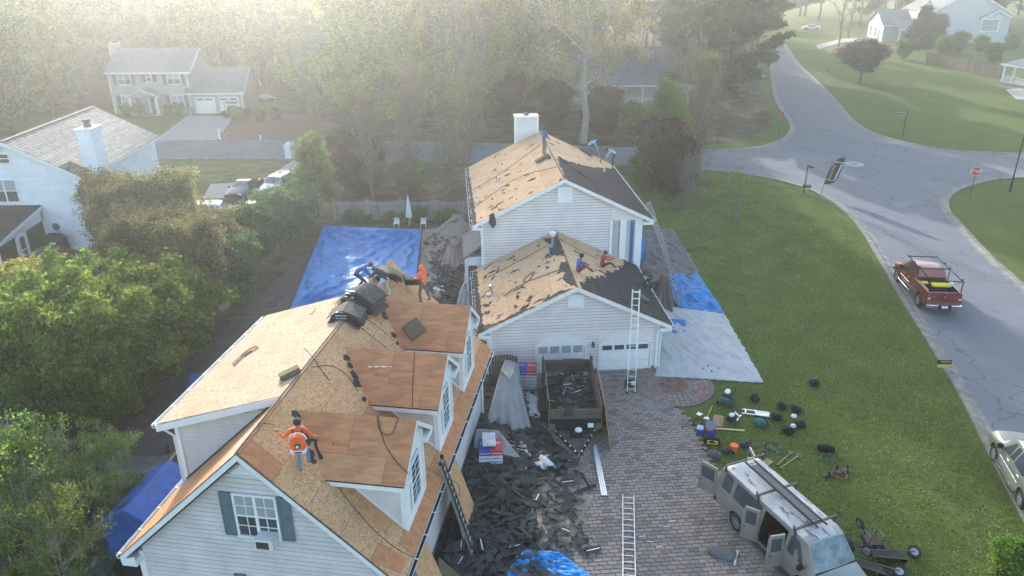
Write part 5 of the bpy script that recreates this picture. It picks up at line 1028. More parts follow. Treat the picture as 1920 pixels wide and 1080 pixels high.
# ================================================================== vehicles
M('van_paint', (.33, .325, .30), .38, .14, 2, .05, 20, metal=.5, coat=.35); M('van_roof', (.47, .48, .49), .6, .2, 1.3, .1, 14)
f_, t_ = tex(MATS['van_roof'], 'Noise', 2.2, (1, 3.2, 1), .56, .66, Detail=8.); mixcol(MATS['van_roof'], f_, (.10, .11, .115))
M('truck_red', (.19, .030, .020), .3, .12, 2, .02, metal=.4, coat=.8); M('truck_roof', (.30, .13, .145), .45, .15, 2, metal=.3, coat=.5)
M('suv_silver', (.38, .42, .40), .28, .06, 2, metal=.55, coat=.8); M('car_white', (.6, .62, .65), .3, .05, 2, coat=.8); M('car_dark', (.03, .032, .038), .25, .2, 2, coat=.8); M('car_silver', (.5, .52, .55), .3, .05, 2, metal=.4, coat=.8)
M('red_lamp', (.30, .01, .01), .3, .2, 8, coat=1); M('lamp_clear', (.6, .6, .58), .2, .1, 8, coat=1); M('glass_shield', (.05, .08, .09), .1, .5, 1.8, spec=.8, c2=(.14, .19, .20))
def boolcut(o, cutters):
    for c in cutters:
        m = o.modifiers.new('c', 'BOOLEAN'); m.operation = 'DIFFERENCE'; m.object = c; m.solver = 'EXACT'; m.material_mode = 'TRANSFER'
    bpy.context.view_layer.update(); dg = bpy.context.evaluated_depsgraph_get(); me = bpy.data.meshes.new_from_object(o.evaluated_get(dg)); o.modifiers.clear(); o.data = me
    for c in cutters: bpy.data.objects.remove(c)
class Body:
    """car shell from stations along x: (x, z low, z waist, z belt, z top, w low, w waist, w belt, w top)"""
    def __init__(s, st, crown=.05): s.st = st; s.cr = crown
    def at(s, x):
        a = s.st
        for p, q in zip(a, a[1:]):
            if x <= q[0]: t = (x-p[0])/(q[0]-p[0]+1e-9); t = max(0, t); return [p[i]+(q[i]-p[i])*t for i in range(9)]
        return list(a[-1])
    def mesh(s, par, mat, roofmat=None, x0r=0, x1r=0, cuts=()):
        mb = MB(); secs = []
        for q in s.st:
            x, zl, zm, zb, zt, wl, wm, wb, wt = q
            h = [(wl, zl), (wm, zm), (wm*.995, (zm+zb)/2), (wb, zb), (wt, zt), (wt*.6, zt+s.cr*.8), (0, zt+s.cr)]
            secs.append([(x, y, z) for y, z in h]+[(x, -y, z) for y, z in h[-2::-1]])
        mb.loft(secs); n = len(secs[0])
        if roofmat:
            for i, f in enumerate(mb.f):
                if len(f) == 4:
                    xs = [mb.v[k][0] for k in f]; zs = [mb.v[k][2] for k in f]; nx = sum(xs)/4
                    q = s.at(nx)
                    if x0r < nx < x1r and min(zs) > q[4]-.01: mb.m[i] = 1
        o = mb.build('body', [MATS[mat], MATS[roofmat or mat], MATS['black']], par, smooth=False)
        cs = []
        for kind, a in cuts:
            c = MB()
            if kind == 'box': c.box(*a)
            else: x, z, r, y0, y1 = a; c.tube([(x, y0, z), (x, y1, z)], r, 20)
            cs.append(link('cutter', c.mesh('cutter', MATS['black']), par))
        if cs: boolcut(o, cs)
        o.data.polygons.foreach_set('use_smooth', [True]*len(o.data.polygons)); o.data.set_sharp_from_angle(angle=.62)
        b = o.modifiers.new('b', 'BEVEL'); b.width = .022; b.segments = 2; b.limit_method = 'ANGLE'; b.angle_limit = .62; b.harden_normals = False
        return o
    def side(s, par, x0, x1, t0, t1, y, mat='glass', name='side_window', sl0=0, sl1=0, fr=None):
        pts = []
        for x, t in ((x0, t0), (x1, t0), (x1-sl1, t1), (x0+sl0, t1)):
            q = s.at(x); w_ = q[7]+(q[8]-q[7])*t; z = q[3]+(q[4]-q[3])*t; pts.append(Vector((x, y*(w_+.008), z)))
        cen = sum(pts, Vector())/4
        if fr: MB().poly([cen+(p-cen)*1.06+V3(0, y*-.003, 0) for p in pts]).slab([cen+(p-cen)*1.07 for p in pts], .01, nrm=(0, y, 0)).build('window_seal', MATS[fr], par, kind='stuff') if False else None
        # rounded corners
        P = []; 
        for i in range(4):
            a, b, c = pts[i-1], pts[i], pts[(i+1) % 4]; r = min(.09, (a-b).length*.3, (c-b).length*.3)
            p0 = b+(a-b).normalized()*r; p1 = b+(c-b).normalized()*r; P += [p0, p0.lerp(b, .5).lerp(b.lerp(p1, .5), .5), p1]
        return MB().slab(P, .012, nrm=(0, y, .1)).build(name, MATS[mat], par)
    def top(s, par, x0, x1, mat, name, k0=.9, k1=.86, lift=.012, cr=True):
        P = []; 
        for x, k in ((x0, k0), (x1, k1)):
            q = s.at(x); row = [(x, q[8]*k*t, q[4]+s.cr*(1-abs(t)**2)*(.95)) for t in (-1, -.5, 0, .5, 1)]; P.append([Vector(r)+V3(0, 0, lift) for r in row])
        mb = MB()
        for i in range(4): mb.add([P[0][i], P[0][i+1], P[1][i+1], P[1][i]], [(0, 1, 2, 3)])
        return mb.build(name, MATS[mat], par, smooth=True)
def wheel(par, x, y, z, r, w_, sg, rim='alu_dull', spokes=5):
    t = MB(); prof = [(r*.62, -.5), (r*.93, -.5), (r, -.36), (r, .36), (r*.93, .5), (r*.62, .5)]; secs = []
    for i in range(24): a = 2*math.pi*i/24; secs.append([(q*math.cos(a), v*w_, q*math.sin(a)) for q, v in prof])
    secs.append(secs[0]); t.loft(secs, cap=False); wh = t.build('wheel', MATS['rubber'], par, loc=(x, y, z))
    m = MB(); m.tube([(0, sg*w_*.05, 0), (0, sg*w_*.30, 0)], r*.60, 20); o = m.build('rim', MATS['steel_dark'], wh)
    m = MB()
    for k in range(spokes): a = 2*math.pi*k/spokes; m.bar((0, sg*w_*.36, 0), (math.cos(a)*r*.58, sg*w_*.42, math.sin(a)*r*.58), r*.26, .03, up=(0, 1, 0))
    m.tube([(0, sg*w_*.3, 0), (0, sg*w_*.45, 0)], r*.2, 10); secs = []
    for i in range(24): a = 2*math.pi*i/24; secs.append([(q*math.cos(a), sg*v, q*math.sin(a)) for q, v in ((r*.54, w_*.34), (r*.64, w_*.34), (r*.64, w_*.46), (r*.54, w_*.46))])
    secs.append(secs[0]); m.loft(secs, cap=False); m.build('spokes', MATS[rim], wh, kind='stuff'); return wh
# --- passenger van with roof rack and open doors
vd = math.atan2(-4.19, 1.71)
VN = E('passenger_van', 'weathered beige van with roof rack and open side doors on the lawn edge', 'van', (8.62, 24.42, 0), vd)
vb = Body([(0, .48, .85, 1.18, 1.78, .84, .94, .93, .72), (.10, .42, .85, 1.18, 1.98, .90, .97, .95, .76), (.35, .40, .85, 1.18, 2.04, .93, .98, .96, .775), (4.35, .40, .85, 1.18, 2.04, .93, .98, .96, .775), (4.62, .40, .85, 1.17, 1.98, .93, .98, .95, .74), (5.25, .40, .85, 1.08, 1.20, .93, .98, .94, .86), (5.80, .42, .85, .98, 1.04, .92, .96, .90, .80), (5.95, .45, .80, .92, .96, .88, .92, .86, .76), (6.0, .48, .7, .8, .86, .82, .88, .82, .74)])
body = vb.mesh(VN, 'van_paint', 'van_roof', .05, 4.5, [('box', (2.62, 3.78, -1.2, .55, .55, 1.86)), ('box', (-.2, .5, -.72, .72, .6, 1.78)), ('cyl', (1.35, .36, .44, -1.1, -.72)), ('cyl', (4.85, .36, .44, -1.1, -.72)), ('cyl', (1.35, .36, .44, .72, 1.1)), ('cyl', (4.85, .36, .44, .72, 1.1))])
for x in (1.35, 4.85):
    for s_ in (-1, 1): wheel(VN, x, s_*.84, .37, .37, .23, s_)
for s_ in (-1, 1): vb.side(VN, .32, .85, .12, .86, s_, sl1=.04, sl0=.05); vb.side(VN, 1.0, 2.45, .10, .86, s_, sl0=.04)
vb.side(VN, 2.65, 3.7, .12, .86, 1); vb.side(VN, 3.95, 4.72, .08, .80, -1, sl1=.36); vb.side(VN, 3.95, 4.72, .08, .80, 1, sl1=.36)
vb.top(VN, 4.66, 5.22, 'glass_shield', 'windshield', .97, .98, .02)
MB().bar((5.2, -.85, 1.25), (5.2, .85, 1.25), .12, .03).build('cowl', MATS['black'], VN); MB().bar((5.18, -.5, 1.30), (4.95, .1, 1.62), .02, .015).build('wiper', MATS['black'], VN); MB().bar((5.18, .15, 1.30), (4.95, .7, 1.60), .02, .015).build('wiper', MATS['black'], VN)
MB().box(4.75, 5.0, -.45, -.2, 1.3, 1.32).build('dashboard_paper', MATS['paper'], VN)
for s_ in (-1, 1):
    MB().ell((4.78, s_*1.12, 1.28), (.09, .12, .15), 0, 10, 8).tube([(4.8, s_*.95, 1.2), (4.8, s_*1.08, 1.25)], .03).build('side_mirror', MATS['black'], VN, kind='stuff')
    MB().box(5.93, 5.99, s_*.72-.13, s_*.72+.13, .72, .88).build('headlight', MATS['lamp_clear'], VN)
MB().box(-.1, .02, -.93, .93, .42, .58).build('rear_bumper', MATS['steel_dark'], VN, bevel=.02); MB().box(5.96, 6.12, -.93, .93, .42, .60).build('front_bumper', MATS['steel_dark'], VN, bevel=.03); MB().box(5.97, 6.02, -.55, .55, .64, .84).build('grille', MATS['black'], VN)
MB().box(2.3, 4.3, -1.05, -.9, .34, .38).build('running_board', MATS['steel_dark'], VN)
for y in (-.5, -.25, 0, .25, .5): MB().bar((.4, y, 2.088-abs(y)**2*.06), (4.3, y, 2.088-abs(y)**2*.06), .05, .012).build('roof_rib', MATS['van_roof'], VN)
for x in (.35, 2.2, 4.1):
    rk = MB(); rk.bar((x, -.92, 2.24), (x, .92, 2.24), .08, .05); rk = rk.build('rack_bar', MATS['steel_dark'], VN)
    for s_ in (-1, 1): MB().box(x-.03, x+.03, s_*.84-.03, s_*.84+.03, 1.92, 2.22).build('rack_foot', MATS['steel_dark'], rk); MB().box(x-.02, x+.02, s_*.94-.02, s_*.94+.02, 2.2, 2.42).build('rack_stop', MATS['steel_dark'], rk)
def vdoor(hx, hy, ang, w_, z0, z1, win=True, name='side_door', plate=False):
    h = bpy.data.objects.new(name, MB().slab([(0, 0, z0), (w_, 0, z0), (w_, 0, z1-.25), (w_-.08, 0, z1), (.02, 0, z1)], .07, nrm=(0, -1, 0)).mesh(name, MATS['van_paint'])); COL.objects.link(h); h.parent = VN; h.location = (hx, hy, 0); h.rotation_euler = (0, 0, ang)
    b = h.modifiers.new('b', 'BEVEL'); b.width = .02; b.segments = 2
    for y in (-.008, .075): MB().box(.12, w_-.12, y-.004, y+.004, 1.22, z1-.14).build('door_glass', MATS['glass'], h)
    MB().box(.08, w_-.08, .078, .084, z0+.12, 1.12).build('door_trim', MATS['van_paint'], h, bevel=.01); MB().bar((w_-.16, .085, 1.05), (w_-.08, .085, 1.05), .03, .03).build('handle', MATS['black'], h)
    if plate: MB().box(.2, .58, -.02, -.012, z0+.25, z0+.46).build('plate_recess', MATS['black'], h); MB().box(.26, .52, -.024, -.02, z0+.3, z0+.42).build('licence_plate', MATS['paper'], h)
    return h
vdoor(3.82, -.99, math.radians(-100), .62, .52, 1.9); vdoor(2.60, -.99, math.radians(215), .62, .52, 1.9)
vdoor(.0, -.88, math.radians(200), .80, .58, 1.86, name='rear_door', plate=True); vdoor(.0, .88, math.radians(160), .80, .58, 1.86, name='rear_door')
cr_ = E('red_cargo_crate', 'red crate inside the open side door of the beige van', 'crate', (VN.matrix_basis @ Vector((3.1, -.45, .58))), vd); MB().box(-.3, .3, -.25, .25, 0, .4).build('box', MATS['redlogo'], cr_, bevel=.02); MB().box(-.31, .31, -.26, .26, .36, .42).build('lid', MATS['dark'], cr_)
def ladder(name, label, L_, w_, n, mat, fly=False, feet=True, dbl=0., cat='ladder', col2=None):
    t = E(name, label, cat); th = .03
    for s_ in (-1, 1):
        MB().bar((0, s_*w_/2, 0), (L_, s_*w_/2, 0), th, .075).build('rail', MATS[mat], t)
        if feet: MB().box(-.04, .06, s_*w_/2-.05, s_*w_/2+.05, -.06, .05).build('foot', MATS['black'], t)
        if dbl: MB().bar((L_*dbl, s_*(w_/2-.035), .07), (L_, s_*(w_/2-.035), .07), th, .07).build('fly_rail', MATS[col2 or mat], t)
    me = MB().tube([(0, -w_/2, 0), (0, w_/2, 0)], .017, 6).mesh('rung', MATS[mat])
    for i in range(n): link('rung', me, t, (.2+i*(L_-.35)/(n-1), 0, 0))
    if dbl:
        me = MB().tube([(0, -w_/2+.03, 0), (0, w_/2-.03, 0)], .017, 6).mesh('rung', MATS[mat])
        k = int(n*(1-dbl))
        for i in range(k): link('rung', me, t, (L_*dbl+.2+i*(L_*(1-dbl)-.3)/max(1, k-1), 0, .07))
    return t
def lay(t, p, q, roll=0.):                    # place a ladder or board from p to q
    p, q = Vector(p), Vector(q); d = (q-p).normalized(); y = Z.cross(d).normalized(); z = d.cross(y)
    m = Matrix((d, y, z)).transposed(); t.location = p; t.rotation_euler = (m @ Matrix.Rotation(roll, 3, 'X')).to_euler(); return t
VM = Matrix.Translation(VN.location) @ Matrix.Rotation(vd, 4, 'Z')
t_ = ladder('extension_ladder', 'dark steel ladder lying along the roof rack of the beige van', 3.9, .38, 6, 'steel_dark', feet=False); lay(t_, VM @ Vector((.5, .05, 2.31)), VM @ Vector((4.35, .0, 2.31)))
t_ = E('wire_mesh_plank', 'narrow grey mesh walkway plank tied on the van roof rack', 'plank'); MB().box(0, 3.2, -.13, .13, 0, .03).build('mesh_board', MATS['grey'], t_); MB().box(0, 3.2, .13, .15, 0, .05).build('edge', MATS['steel_dark'], t_); MB().box(0, 3.2, -.15, -.13, 0, .05).build('edge', MATS['steel_dark'], t_); lay(t_, VM @ Vector((.9, -.05, 2.37)), VM @ Vector((4.1, -.08, 2.37)))
rb = E('rope_bundle', 'small cream rope bundle tied at the rear of the van rack', 'rope', VM @ Vector((.55, .1, 2.4))); MB().tube([(math.cos(a)*.11, math.sin(a)*.09, .03*math.sin(a*3)) for a in [i*.5 for i in range(26)]], .02, 5).build('coil', MATS['cream'], rb)
# --- red pickup with ladder rack
PT = E('pickup_truck', 'dark red pickup truck with a black ladder rack parked against the kerb', 'pickup truck', (25.28, 41.05, 0), math.radians(83))
tb = Body([(0, .62, .85, 1.05, 1.38, .90, .97, .98, .93), (.10, .55, .85, 1.05, 1.40, .95, 1.0, 1.0, .95), (2.22, .52, .85, 1.06, 1.40, .95, 1.0, 1.0, .95), (2.30, .52, .85, 1.12, 1.42, .95, .99, .99, .92), (2.48, .50, .85, 1.25, 1.93, .95, .99, .96, .72), (2.75, .50, .85, 1.25, 1.98, .95, .99, .96, .72), (3.75, .50, .85, 1.24, 1.96, .95, .99, .96, .70), (3.95, .50, .85, 1.22, 1.90, .95, .99, .95, .69), (4.55, .50, .85, 1.12, 1.34, .95, 1.0, .97, .86), (5.5, .52, .85, 1.05, 1.20, .95, .99, .96, .80), (5.78, .55, .82, .98, 1.10, .90, .96, .92, .74), (5.86, .60, .78, .92, 1.0, .85, .92, .88, .70)])
tb.mesh(PT, 'truck_red', 'truck_roof', 2.6, 3.9, [('box', (.10, 2.12, -.80, .80, .78, 1.6)), ('cyl', (1.12, .44, .50, -1.2, -.74)), ('cyl', (4.95, .44, .50, -1.2, -.74)), ('cyl', (1.12, .44, .50, .74, 1.2)), ('cyl', (4.95, .44, .50, .74, 1.2))])
for x in (1.12, 4.95):
    for s_ in (-1, 1): wheel(PT, x, s_*.88, .42, .42, .28, s_)
for s_ in (-1, 1):
    tb.side(PT, 2.72, 3.28, .12, .85, s_, sl0=.12); tb.side(PT, 3.36, 4.12, .12, .85, s_, sl1=.34)
    MB().box(-.02, .06, s_*.86-.09, s_*.86+.09, .88, 1.28).build('tail_lamp', MATS['red_lamp'], PT, bevel=.01); MB().box(-.025, .05, s_*.86-.09, s_*.86+.09, 1.0, 1.08).build('reverse_lamp', MATS['lamp_clear'], PT)
    MB().tube([(2.4, s_*1.03, .5), (2.6, s_*1.08, .48), (4.3, s_*1.08, .48), (4.5, s_*1.03, .5)], .035, 8).build('step_bar', MATS['chrome'], PT); MB().box(2.9, 4.4, s_*1.0-.01, s_*1.0+.01, .80, .84).build('trim_strip', MATS['chrome'], PT)
    MB().box(4.0, 4.16, s_*1.16-.13, s_*1.16+.13, 1.25, 1.5).tube([(4.05, s_*.95, 1.3), (4.05, s_*1.1, 1.35)], .03).build('side_mirror', MATS['black'], PT, kind='stuff'); MB().box(3.0, 3.15, s_*1.005-.012, s_*1.005+.012, 1.08, 1.11).build('handle', MATS['chrome'], PT); MB().box(3.7, 3.85, s_*1.005-.012, s_*1.005+.012, 1.08, 1.11).build('handle', MATS['chrome'], PT)
    MB().box(5.8, 5.88, s_*.72-.14, s_*.72+.14, .85, 1.02).build('headlight', MATS['lamp_clear'], PT)
tb.top(PT, 3.97, 4.50, 'glass_shield', 'windshield', .95, .93, .015); MB().slab([(2.305, -.78, 1.48), (2.305, .78, 1.48), (2.47, .64, 1.88), (2.47, -.64, 1.88)], .02, nrm=(-1, 0, .4)).build('rear_window', MATS['glass'], PT)
tg = MB().box(-.03, .06, -.76, .76, .82, 1.38).build('tailgate', MATS['truck_red'], PT, bevel=.02); MB().box(-.035, .07, -.76, .76, 1.38, 1.42).build('tailgate_cap', MATS['black'], tg); MB().box(-.045, -.03, -.05, .05, 1.12, 1.2).build('badge', MATS['chrome'], tg)
for a, b in ((-.72, -.5), (.5, .66)): MB().box(-.04, -.03, a, b, 1.16, 1.185).build('lettering_strip', MATS['chrome'], tg)
bp_ = MB().box(-.26, -.04, -.96, .96, .52, .74).build('rear_bumper', MATS['chrome'], PT, bevel=.03); MB().box(-.275, -.25, -.36, .36, .54, .74).build('step_pad', MATS['black'], bp_); MB().box(-.29, -.272, -.17, .17, .56, .71).build('licence_plate', MATS['paper'], bp_); MB().box(5.84, 5.98, -.95, .95, .50, .72).build('front_bumper', MATS['chrome'], PT, bevel=.03); MB().box(5.84, 5.90, -.5, .5, .76, 1.0).build('grille', MATS['chrome'], PT)
MB().box(.12, 2.1, -.79, .79, .785, .80).build('bed_liner', MATS['grey'], PT)
for s_ in (-1, 1):
    MB().tube([(.15, s_*.88, 1.4), (.15, s_*.88, 2.05)], .03).build('rack_post', MATS['black'], PT); MB().tube([(2.1, s_*.88, 1.4), (2.1, s_*.88, 2.05)], .03).build('rack_post', MATS['black'], PT)
    MB().tube([(.05, s_*.88, 2.08), (4.2, s_*.84, 2.12)], .03).build('rack_rail', MATS['black'], PT)
    for x in (.3, 2.1, 2.9): MB().box(x-.03, x+.03, s_*.88-.03, s_*.88+.03, 2.08, 2.22).build('rack_stop', MATS['black'], PT)
for x in (.15, 2.1, 4.1): MB().bar((x, -.88, 2.1), (x, .88, 2.1), .05, .05).build('rack_bar', MATS['black'], PT)
PM = Matrix.Translation(PT.location) @ Matrix.Rotation(math.radians(83), 4, 'Z')
def boxthing(name, label, cat, p, rz, sx, sy, sz, mat, lid=None, bevel=.02, group=None):
    t = E(name, label, cat, p, rz, group); MB().box(-sx/2, sx/2, -sy/2, sy/2, 0, sz*(.85 if lid else 1)).build('box', MATS[mat], t, bevel=bevel)
    if lid: MB().box(-sx/2-.01, sx/2+.01, -sy/2-.01, sy/2+.01, sz*.85, sz).build('lid', MATS[lid], t, bevel=bevel)
    return t
boxthing('storage_tote', 'large black tote with a yellow lid in the pickup bed', 'tote', PM @ Vector((1.45, -.25, .81)), math.radians(83), .55, 1.0, .56, 'black', 'yellow'); boxthing('tool_box', 'small tool box with yellow lid beside the big tote in the pickup', 'tool box', PM @ Vector((1.75, .55, .81)), math.radians(83), .28, .34, .55, 'black', 'yellow')
bg_ = E('debris_sack', 'dark sack lying in the back of the pickup bed', 'sack', PM @ Vector((.7, .1, .81))); MB().ell((0, 0, .1), (.35, .25, .14), 0, 12, 8).build('cloth', MATS['grey'], bg_)
bx = boxthing('white_case', 'white case and cloth at the right bed rail of the pickup', 'case', PM @ Vector((1.2, -.72, 1.42)), math.radians(83), .35, .16, .2, 'white_dirty')
# --- silver suv and other cars
def suv(name, label, paint, loc, rz, roof='glass', scale=1., cat='suv', sedan=False, cool=None):
    t = E(name, label, cat, loc, rz)
    if not sedan: st = [(0, .45, .8, 1.05, 1.35, .84, .90, .90, .72), (.12, .40, .8, 1.07, 1.62, .88, .93, .91, .66), (.55, .38, .8, 1.08, 1.72, .90, .93, .92, .64), (2.6, .38, .8, 1.05, 1.74, .90, .93, .92, .63), (3.0, .38, .8, 1.03, 1.66, .90, .93, .91, .62), (3.6, .38, .8, 1.0, 1.12, .90, .93, .91, .80), (4.5, .40, .75, .90, 1.0, .90, .93, .88, .74), (4.75, .42, .7, .8, .88, .84, .88, .82, .66)]
    else: st = [(0, .4, .65, .85, .95, .8, .86, .82, .66), (.9, .34, .65, .9, 1.02, .84, .88, .86, .70), (1.4, .34, .65, .9, 1.36, .84, .88, .86, .58), (2.5, .34, .65, .9, 1.40, .84, .88, .86, .58), (3.25, .34, .65, .88, .98, .84, .88, .86, .72), (4.3, .36, .6, .75, .82, .84, .87, .82, .66), (4.5, .4, .55, .65, .7, .78, .82, .76, .6)]
    b = Body(st, .04); L_ = st[-1][0]; r = .36 if not sedan else .31; wx = (1.0, 3.85) if not sedan else (.9, 3.6)
    b.mesh(t, paint, None, 0, 0, [('cyl', (x, r, r+.07, a, c)) for x in wx for a, c in ((-1.1, -.68), (.68, 1.1))])
    for x in wx:
        for s_ in (-1, 1): wheel(t, x, s_*.80, r, r, .23, s_, rim='alu')
    for s_ in (-1, 1):
        if not sedan: b.side(t, .35, 1.15, .12, .86, s_, sl0=.08); b.side(t, 1.25, 2.15, .1, .88, s_); b.side(t, 2.25, 3.2, .1, .86, s_, sl1=.42)
        else: b.side(t, 1.25, 2.1, .1, .86, s_, sl0=.25); b.side(t, 2.2, 2.95, .1, .86, s_, sl1=.4)
        MB().box(L_-1.55, L_-1.4, s_*1.0-.1, s_*1.0+.1, 1.02 if not sedan else .88, 1.2 if not sedan else 1.02).build('side_mirror', MATS['black'], t, bevel=.03); MB().box(L_-.12, L_-.02, s_*.62-.16, s_*.62+.16, .66, .8).build('headlight', MATS['lamp_clear'], t, bevel=.02); MB().box(-.02, .06, s_*.7-.1, s_*.7+.1, .8, 1.1 if not sedan else .95).build('tail_lamp', MATS['red_lamp'], t)
        if not sedan:
            MB().box(1.5, 3.3, s_*.93-.012, s_*.93+.012, .66, .72).build('trim_strip', MATS['alu'], t); MB().bar((1.4, s_*.98, .38), (3.4, s_*.98, .38), .14, .04).build('running_board', MATS['steel_dark'], t)
            for x in (1.5, 2.5): MB().box(x, x+.16, s_*.935-.014, s_*.935+.014, .93, .96).build('handle', MATS['chrome'], t)
            MB().tube([(.6, s_*.55, 1.76), (.7, s_*.55, 1.82), (2.5, s_*.55, 1.82), (2.6, s_*.55, 1.76)], .018).build('roof_rail', MATS['steel_dark'], t)
    if not sedan: b.top(t, 3.03, 3.52, 'glass_shield', 'windshield', .97, .95, .015); b.top(t, .15, .5, 'glass', 'rear_window', .9, .9, .012); b.top(t, 1.6, 2.3, 'glass', 'sunroof', .55, .55, .012)
    else: b.top(t, 2.55, 3.2, 'glass_shield', 'windshield', .97, .95, .012); b.top(t, .95, 1.37, 'glass', 'rear_window', .95, .93, .012)
    MB().box(L_-.04, L_+.02, -.45, .45, .6, .74).build('grille', MATS['black'], t); t.scale = (scale,)*3
    return t
suv('silver_suv', 'pale silver suv cut off by the lower right edge', 'suv_silver', (20.22, 22.75, 0), math.radians(76.8), scale=1.06)
c1 = at(508, 372); suv('parked_car', 'silver car facing the camera at the end of the side drive', 'car_silver', (c1.x+1.0, c1.y+3.8, 0), math.radians(255)); c1 = at(450, 374); suv('parked_car', 'dark car with a pale roof left of the silver car, behind the bushes', 'car_dark', (c1.x+.4, c1.y+3.5, 0), math.radians(262), sedan=True)
c1 = at(468, 412); suv('parked_car', 'white car half hidden in the brown bushes below the silver car', 'car_white', (c1.x-1.5, c1.y, 0), math.radians(12), sedan=True); c1 = at(395, 420); suv('parked_car', 'white suv glimpsed through the brown bushes near the white house', 'car_white', (c1.x-2, c1.y, 0), math.radians(8))
c1 = at(1537, 56); suv('parked_car', 'white sedan far away beyond the bare trees at the top', 'car_white', (c1.x, c1.y, 0), math.radians(172), sedan=True); c1 = at(1275, 150); suv('parked_car', 'white car almost hidden behind the pine trunks', 'car_white', (c1.x, c1.y, 0), math.radians(90), sedan=True); c1 = at(1425, 150); suv('parked_car', 'silver car under the pine limbs on the side street', 'car_silver', (c1.x, c1.y, 0), math.radians(100), sedan=True)
# golf cart
gc_ = E('golf_cart', 'dark golf cart with a flat canopy before the grey garage door', 'golf cart', at(436, 219), math.radians(170)); MB().loft([[(x, y, z) for x, z in ((-1.1, .35), (-1.1, .9), (-.4, .95), (-.3, .55), (.3, .5), (.6, .9), (1.2, .75), (1.25, .35))] for y in (-.55, .55)]).build('body', MATS['car_dark'], gc_, bevel=.03); MB().box(-1.0, .75, -.58, .58, 1.82, 1.9).build('canopy', MATS['car_dark'], gc_, bevel=.03); MB().box(-.75, -.25, -.5, .5, .95, 1.08).build('seat', MATS['grey'], gc_)
for x, y in ((-.9, .5), (-.9, -.5), (.62, .5), (.62, -.5)): MB().tube([(x, y, .8), (x*.95, y, 1.85)], .02).build('canopy_post', MATS['black'], gc_)
for x, y in ((-.8, .5), (-.8, -.5), (.85, .5), (.85, -.5)): MB().tube([(x, y-.09, .23), (x, y+.09, .23)], .23, 14).build('wheel', MATS['rubber'], gc_)
# --- dump trailer loaded with torn shingles
TR = E('dump_trailer', 'dump trailer with timber sides heaped with old shingles before the garage door', 'trailer', (2.72, 28.62, 0), 0.02)
MB().box(-1.1, 1.1, 0, 4.4, .55, .68).build('bed_floor', MATS['black'], TR)
for k in range(2): MB().box(-1.16, 1.16, -.03, .02, 1.18+k*.25, 1.41+k*.25).build('front_board', MATS['wood_old'], TR); MB().box(-1.16, 1.16, 4.38, 4.43, 1.18+k*.25-.2, 1.41+k*.25).build('tail_board', MATS['wood_old'], TR)
MB().box(-1.14, 1.14, 0, .05, .66, 1.17).build('headboard', MATS['black'], TR)
for s_ in (-1, 1):
    for k in range(5): MB().box(s_*1.14-.02, s_*1.14+.02, -.05, 4.45, .70+k*.25, .93+k*.25).build('side_board', MATS['wood_old'], TR)
    for y in (.3, 1.5, 2.8, 4.1): MB().box(s_*1.19-.03, s_*1.19+.03, y-.04, y+.04, .5, 1.98).build('stake', MATS['black'], TR)
    for y in (1.7, 2.7): MB().tube([(s_*1.22, y, .36), (s_*1.42, y, .36)], .36, 18).build('wheel', MATS['rubber'], TR)
    MB().box(min(s_*1.17, s_*1.47), max(s_*1.17, s_*1.47), 1.2, 3.2, .78, .82).build('mudguard', MATS['black'], TR)
    MB().bar((s_*1.0, .2, .55), (s_*.06, -1.72, .52), .08, .10).build('drawbar', MATS['black'], TR)
    for i in range(5): f = .15+i*.19; c0 = Vector((s_*1.0, .2, .605)).lerp(Vector((s_*.06, -1.72, .575)), f); MB().box(c0.x-.03, c0.x+.03, c0.y-.06, c0.y+.06, c0.z, c0.z+.004).build('reflector', MATS['white'], TR)
    MB().box(s_*1.0-.12, s_*1.0+.12, -.05, .0, .62, .95).build('corner_post', MATS['wood_old'], TR)
MB().bar((0, -1.65, .53), (0, -1.95, .5), .1, .08).build('coupler', MATS['steel_dark'], TR); MB().tube([(0, -1.55, .5), (0, -1.55, .02)], .035).build('jack', MATS['steel_dark'], TR); MB().box(-.25, .25, -.6, -.25, .55, .8).build('battery_box', MATS['black'], TR, bevel=.02); MB().box(.55, .8, -.08, -.035, .75, .95).build('sign_plate', MATS['paper'], TR)
def ground_heap(mb, xr, yr, h, n, rr, base=0.): pass
rr = random.Random(8)
LMESH = []
for k in range(7):                             # torn shingle pieces
    L_ = rr.uniform(.35, .98); W_ = rr.choice((.11, .14, .17, .26)); mb = MB(); P = []
    for i in range(9): P.append((-L_/2+L_*i/8, -W_/2+(rr.uniform(0, .03) if i % 3 else 0)))
    for i in range(9): P.append((L_/2-L_*i/8, W_/2-(rr.uniform(0, .05))))
    if k in (2, 5): P = [(x*.6+rr.uniform(-.05, .05), y*1.2+rr.uniform(-.05, .05)) for x, y in P]
    mb.slab([(x, y, .05*math.sin(x*3)*0) for x, y in P], .008)
    mm_ = [MATS['shingle_loose'], MATS['paper']]
    if k == 0: mb.box(-L_*.42, L_*.42, -.014, .014, .0005, .003, 1)
    LMESH.append(mb.mesh('shingle_piece', mm_))
def shingle_piece(p, rz, tilt=(0, 0), group=None, label=None, par=None, k=None, s=1.):
    o = link('shingle_piece', LMESH[(rr.randrange(1, 7) if rr.random() < .93 else 0) if k is None else k], par, p, (tilt[0], tilt[1], rz)); o.scale = (s,)*3
    if not par: tag(o, label, 'shingle', group)
    return o
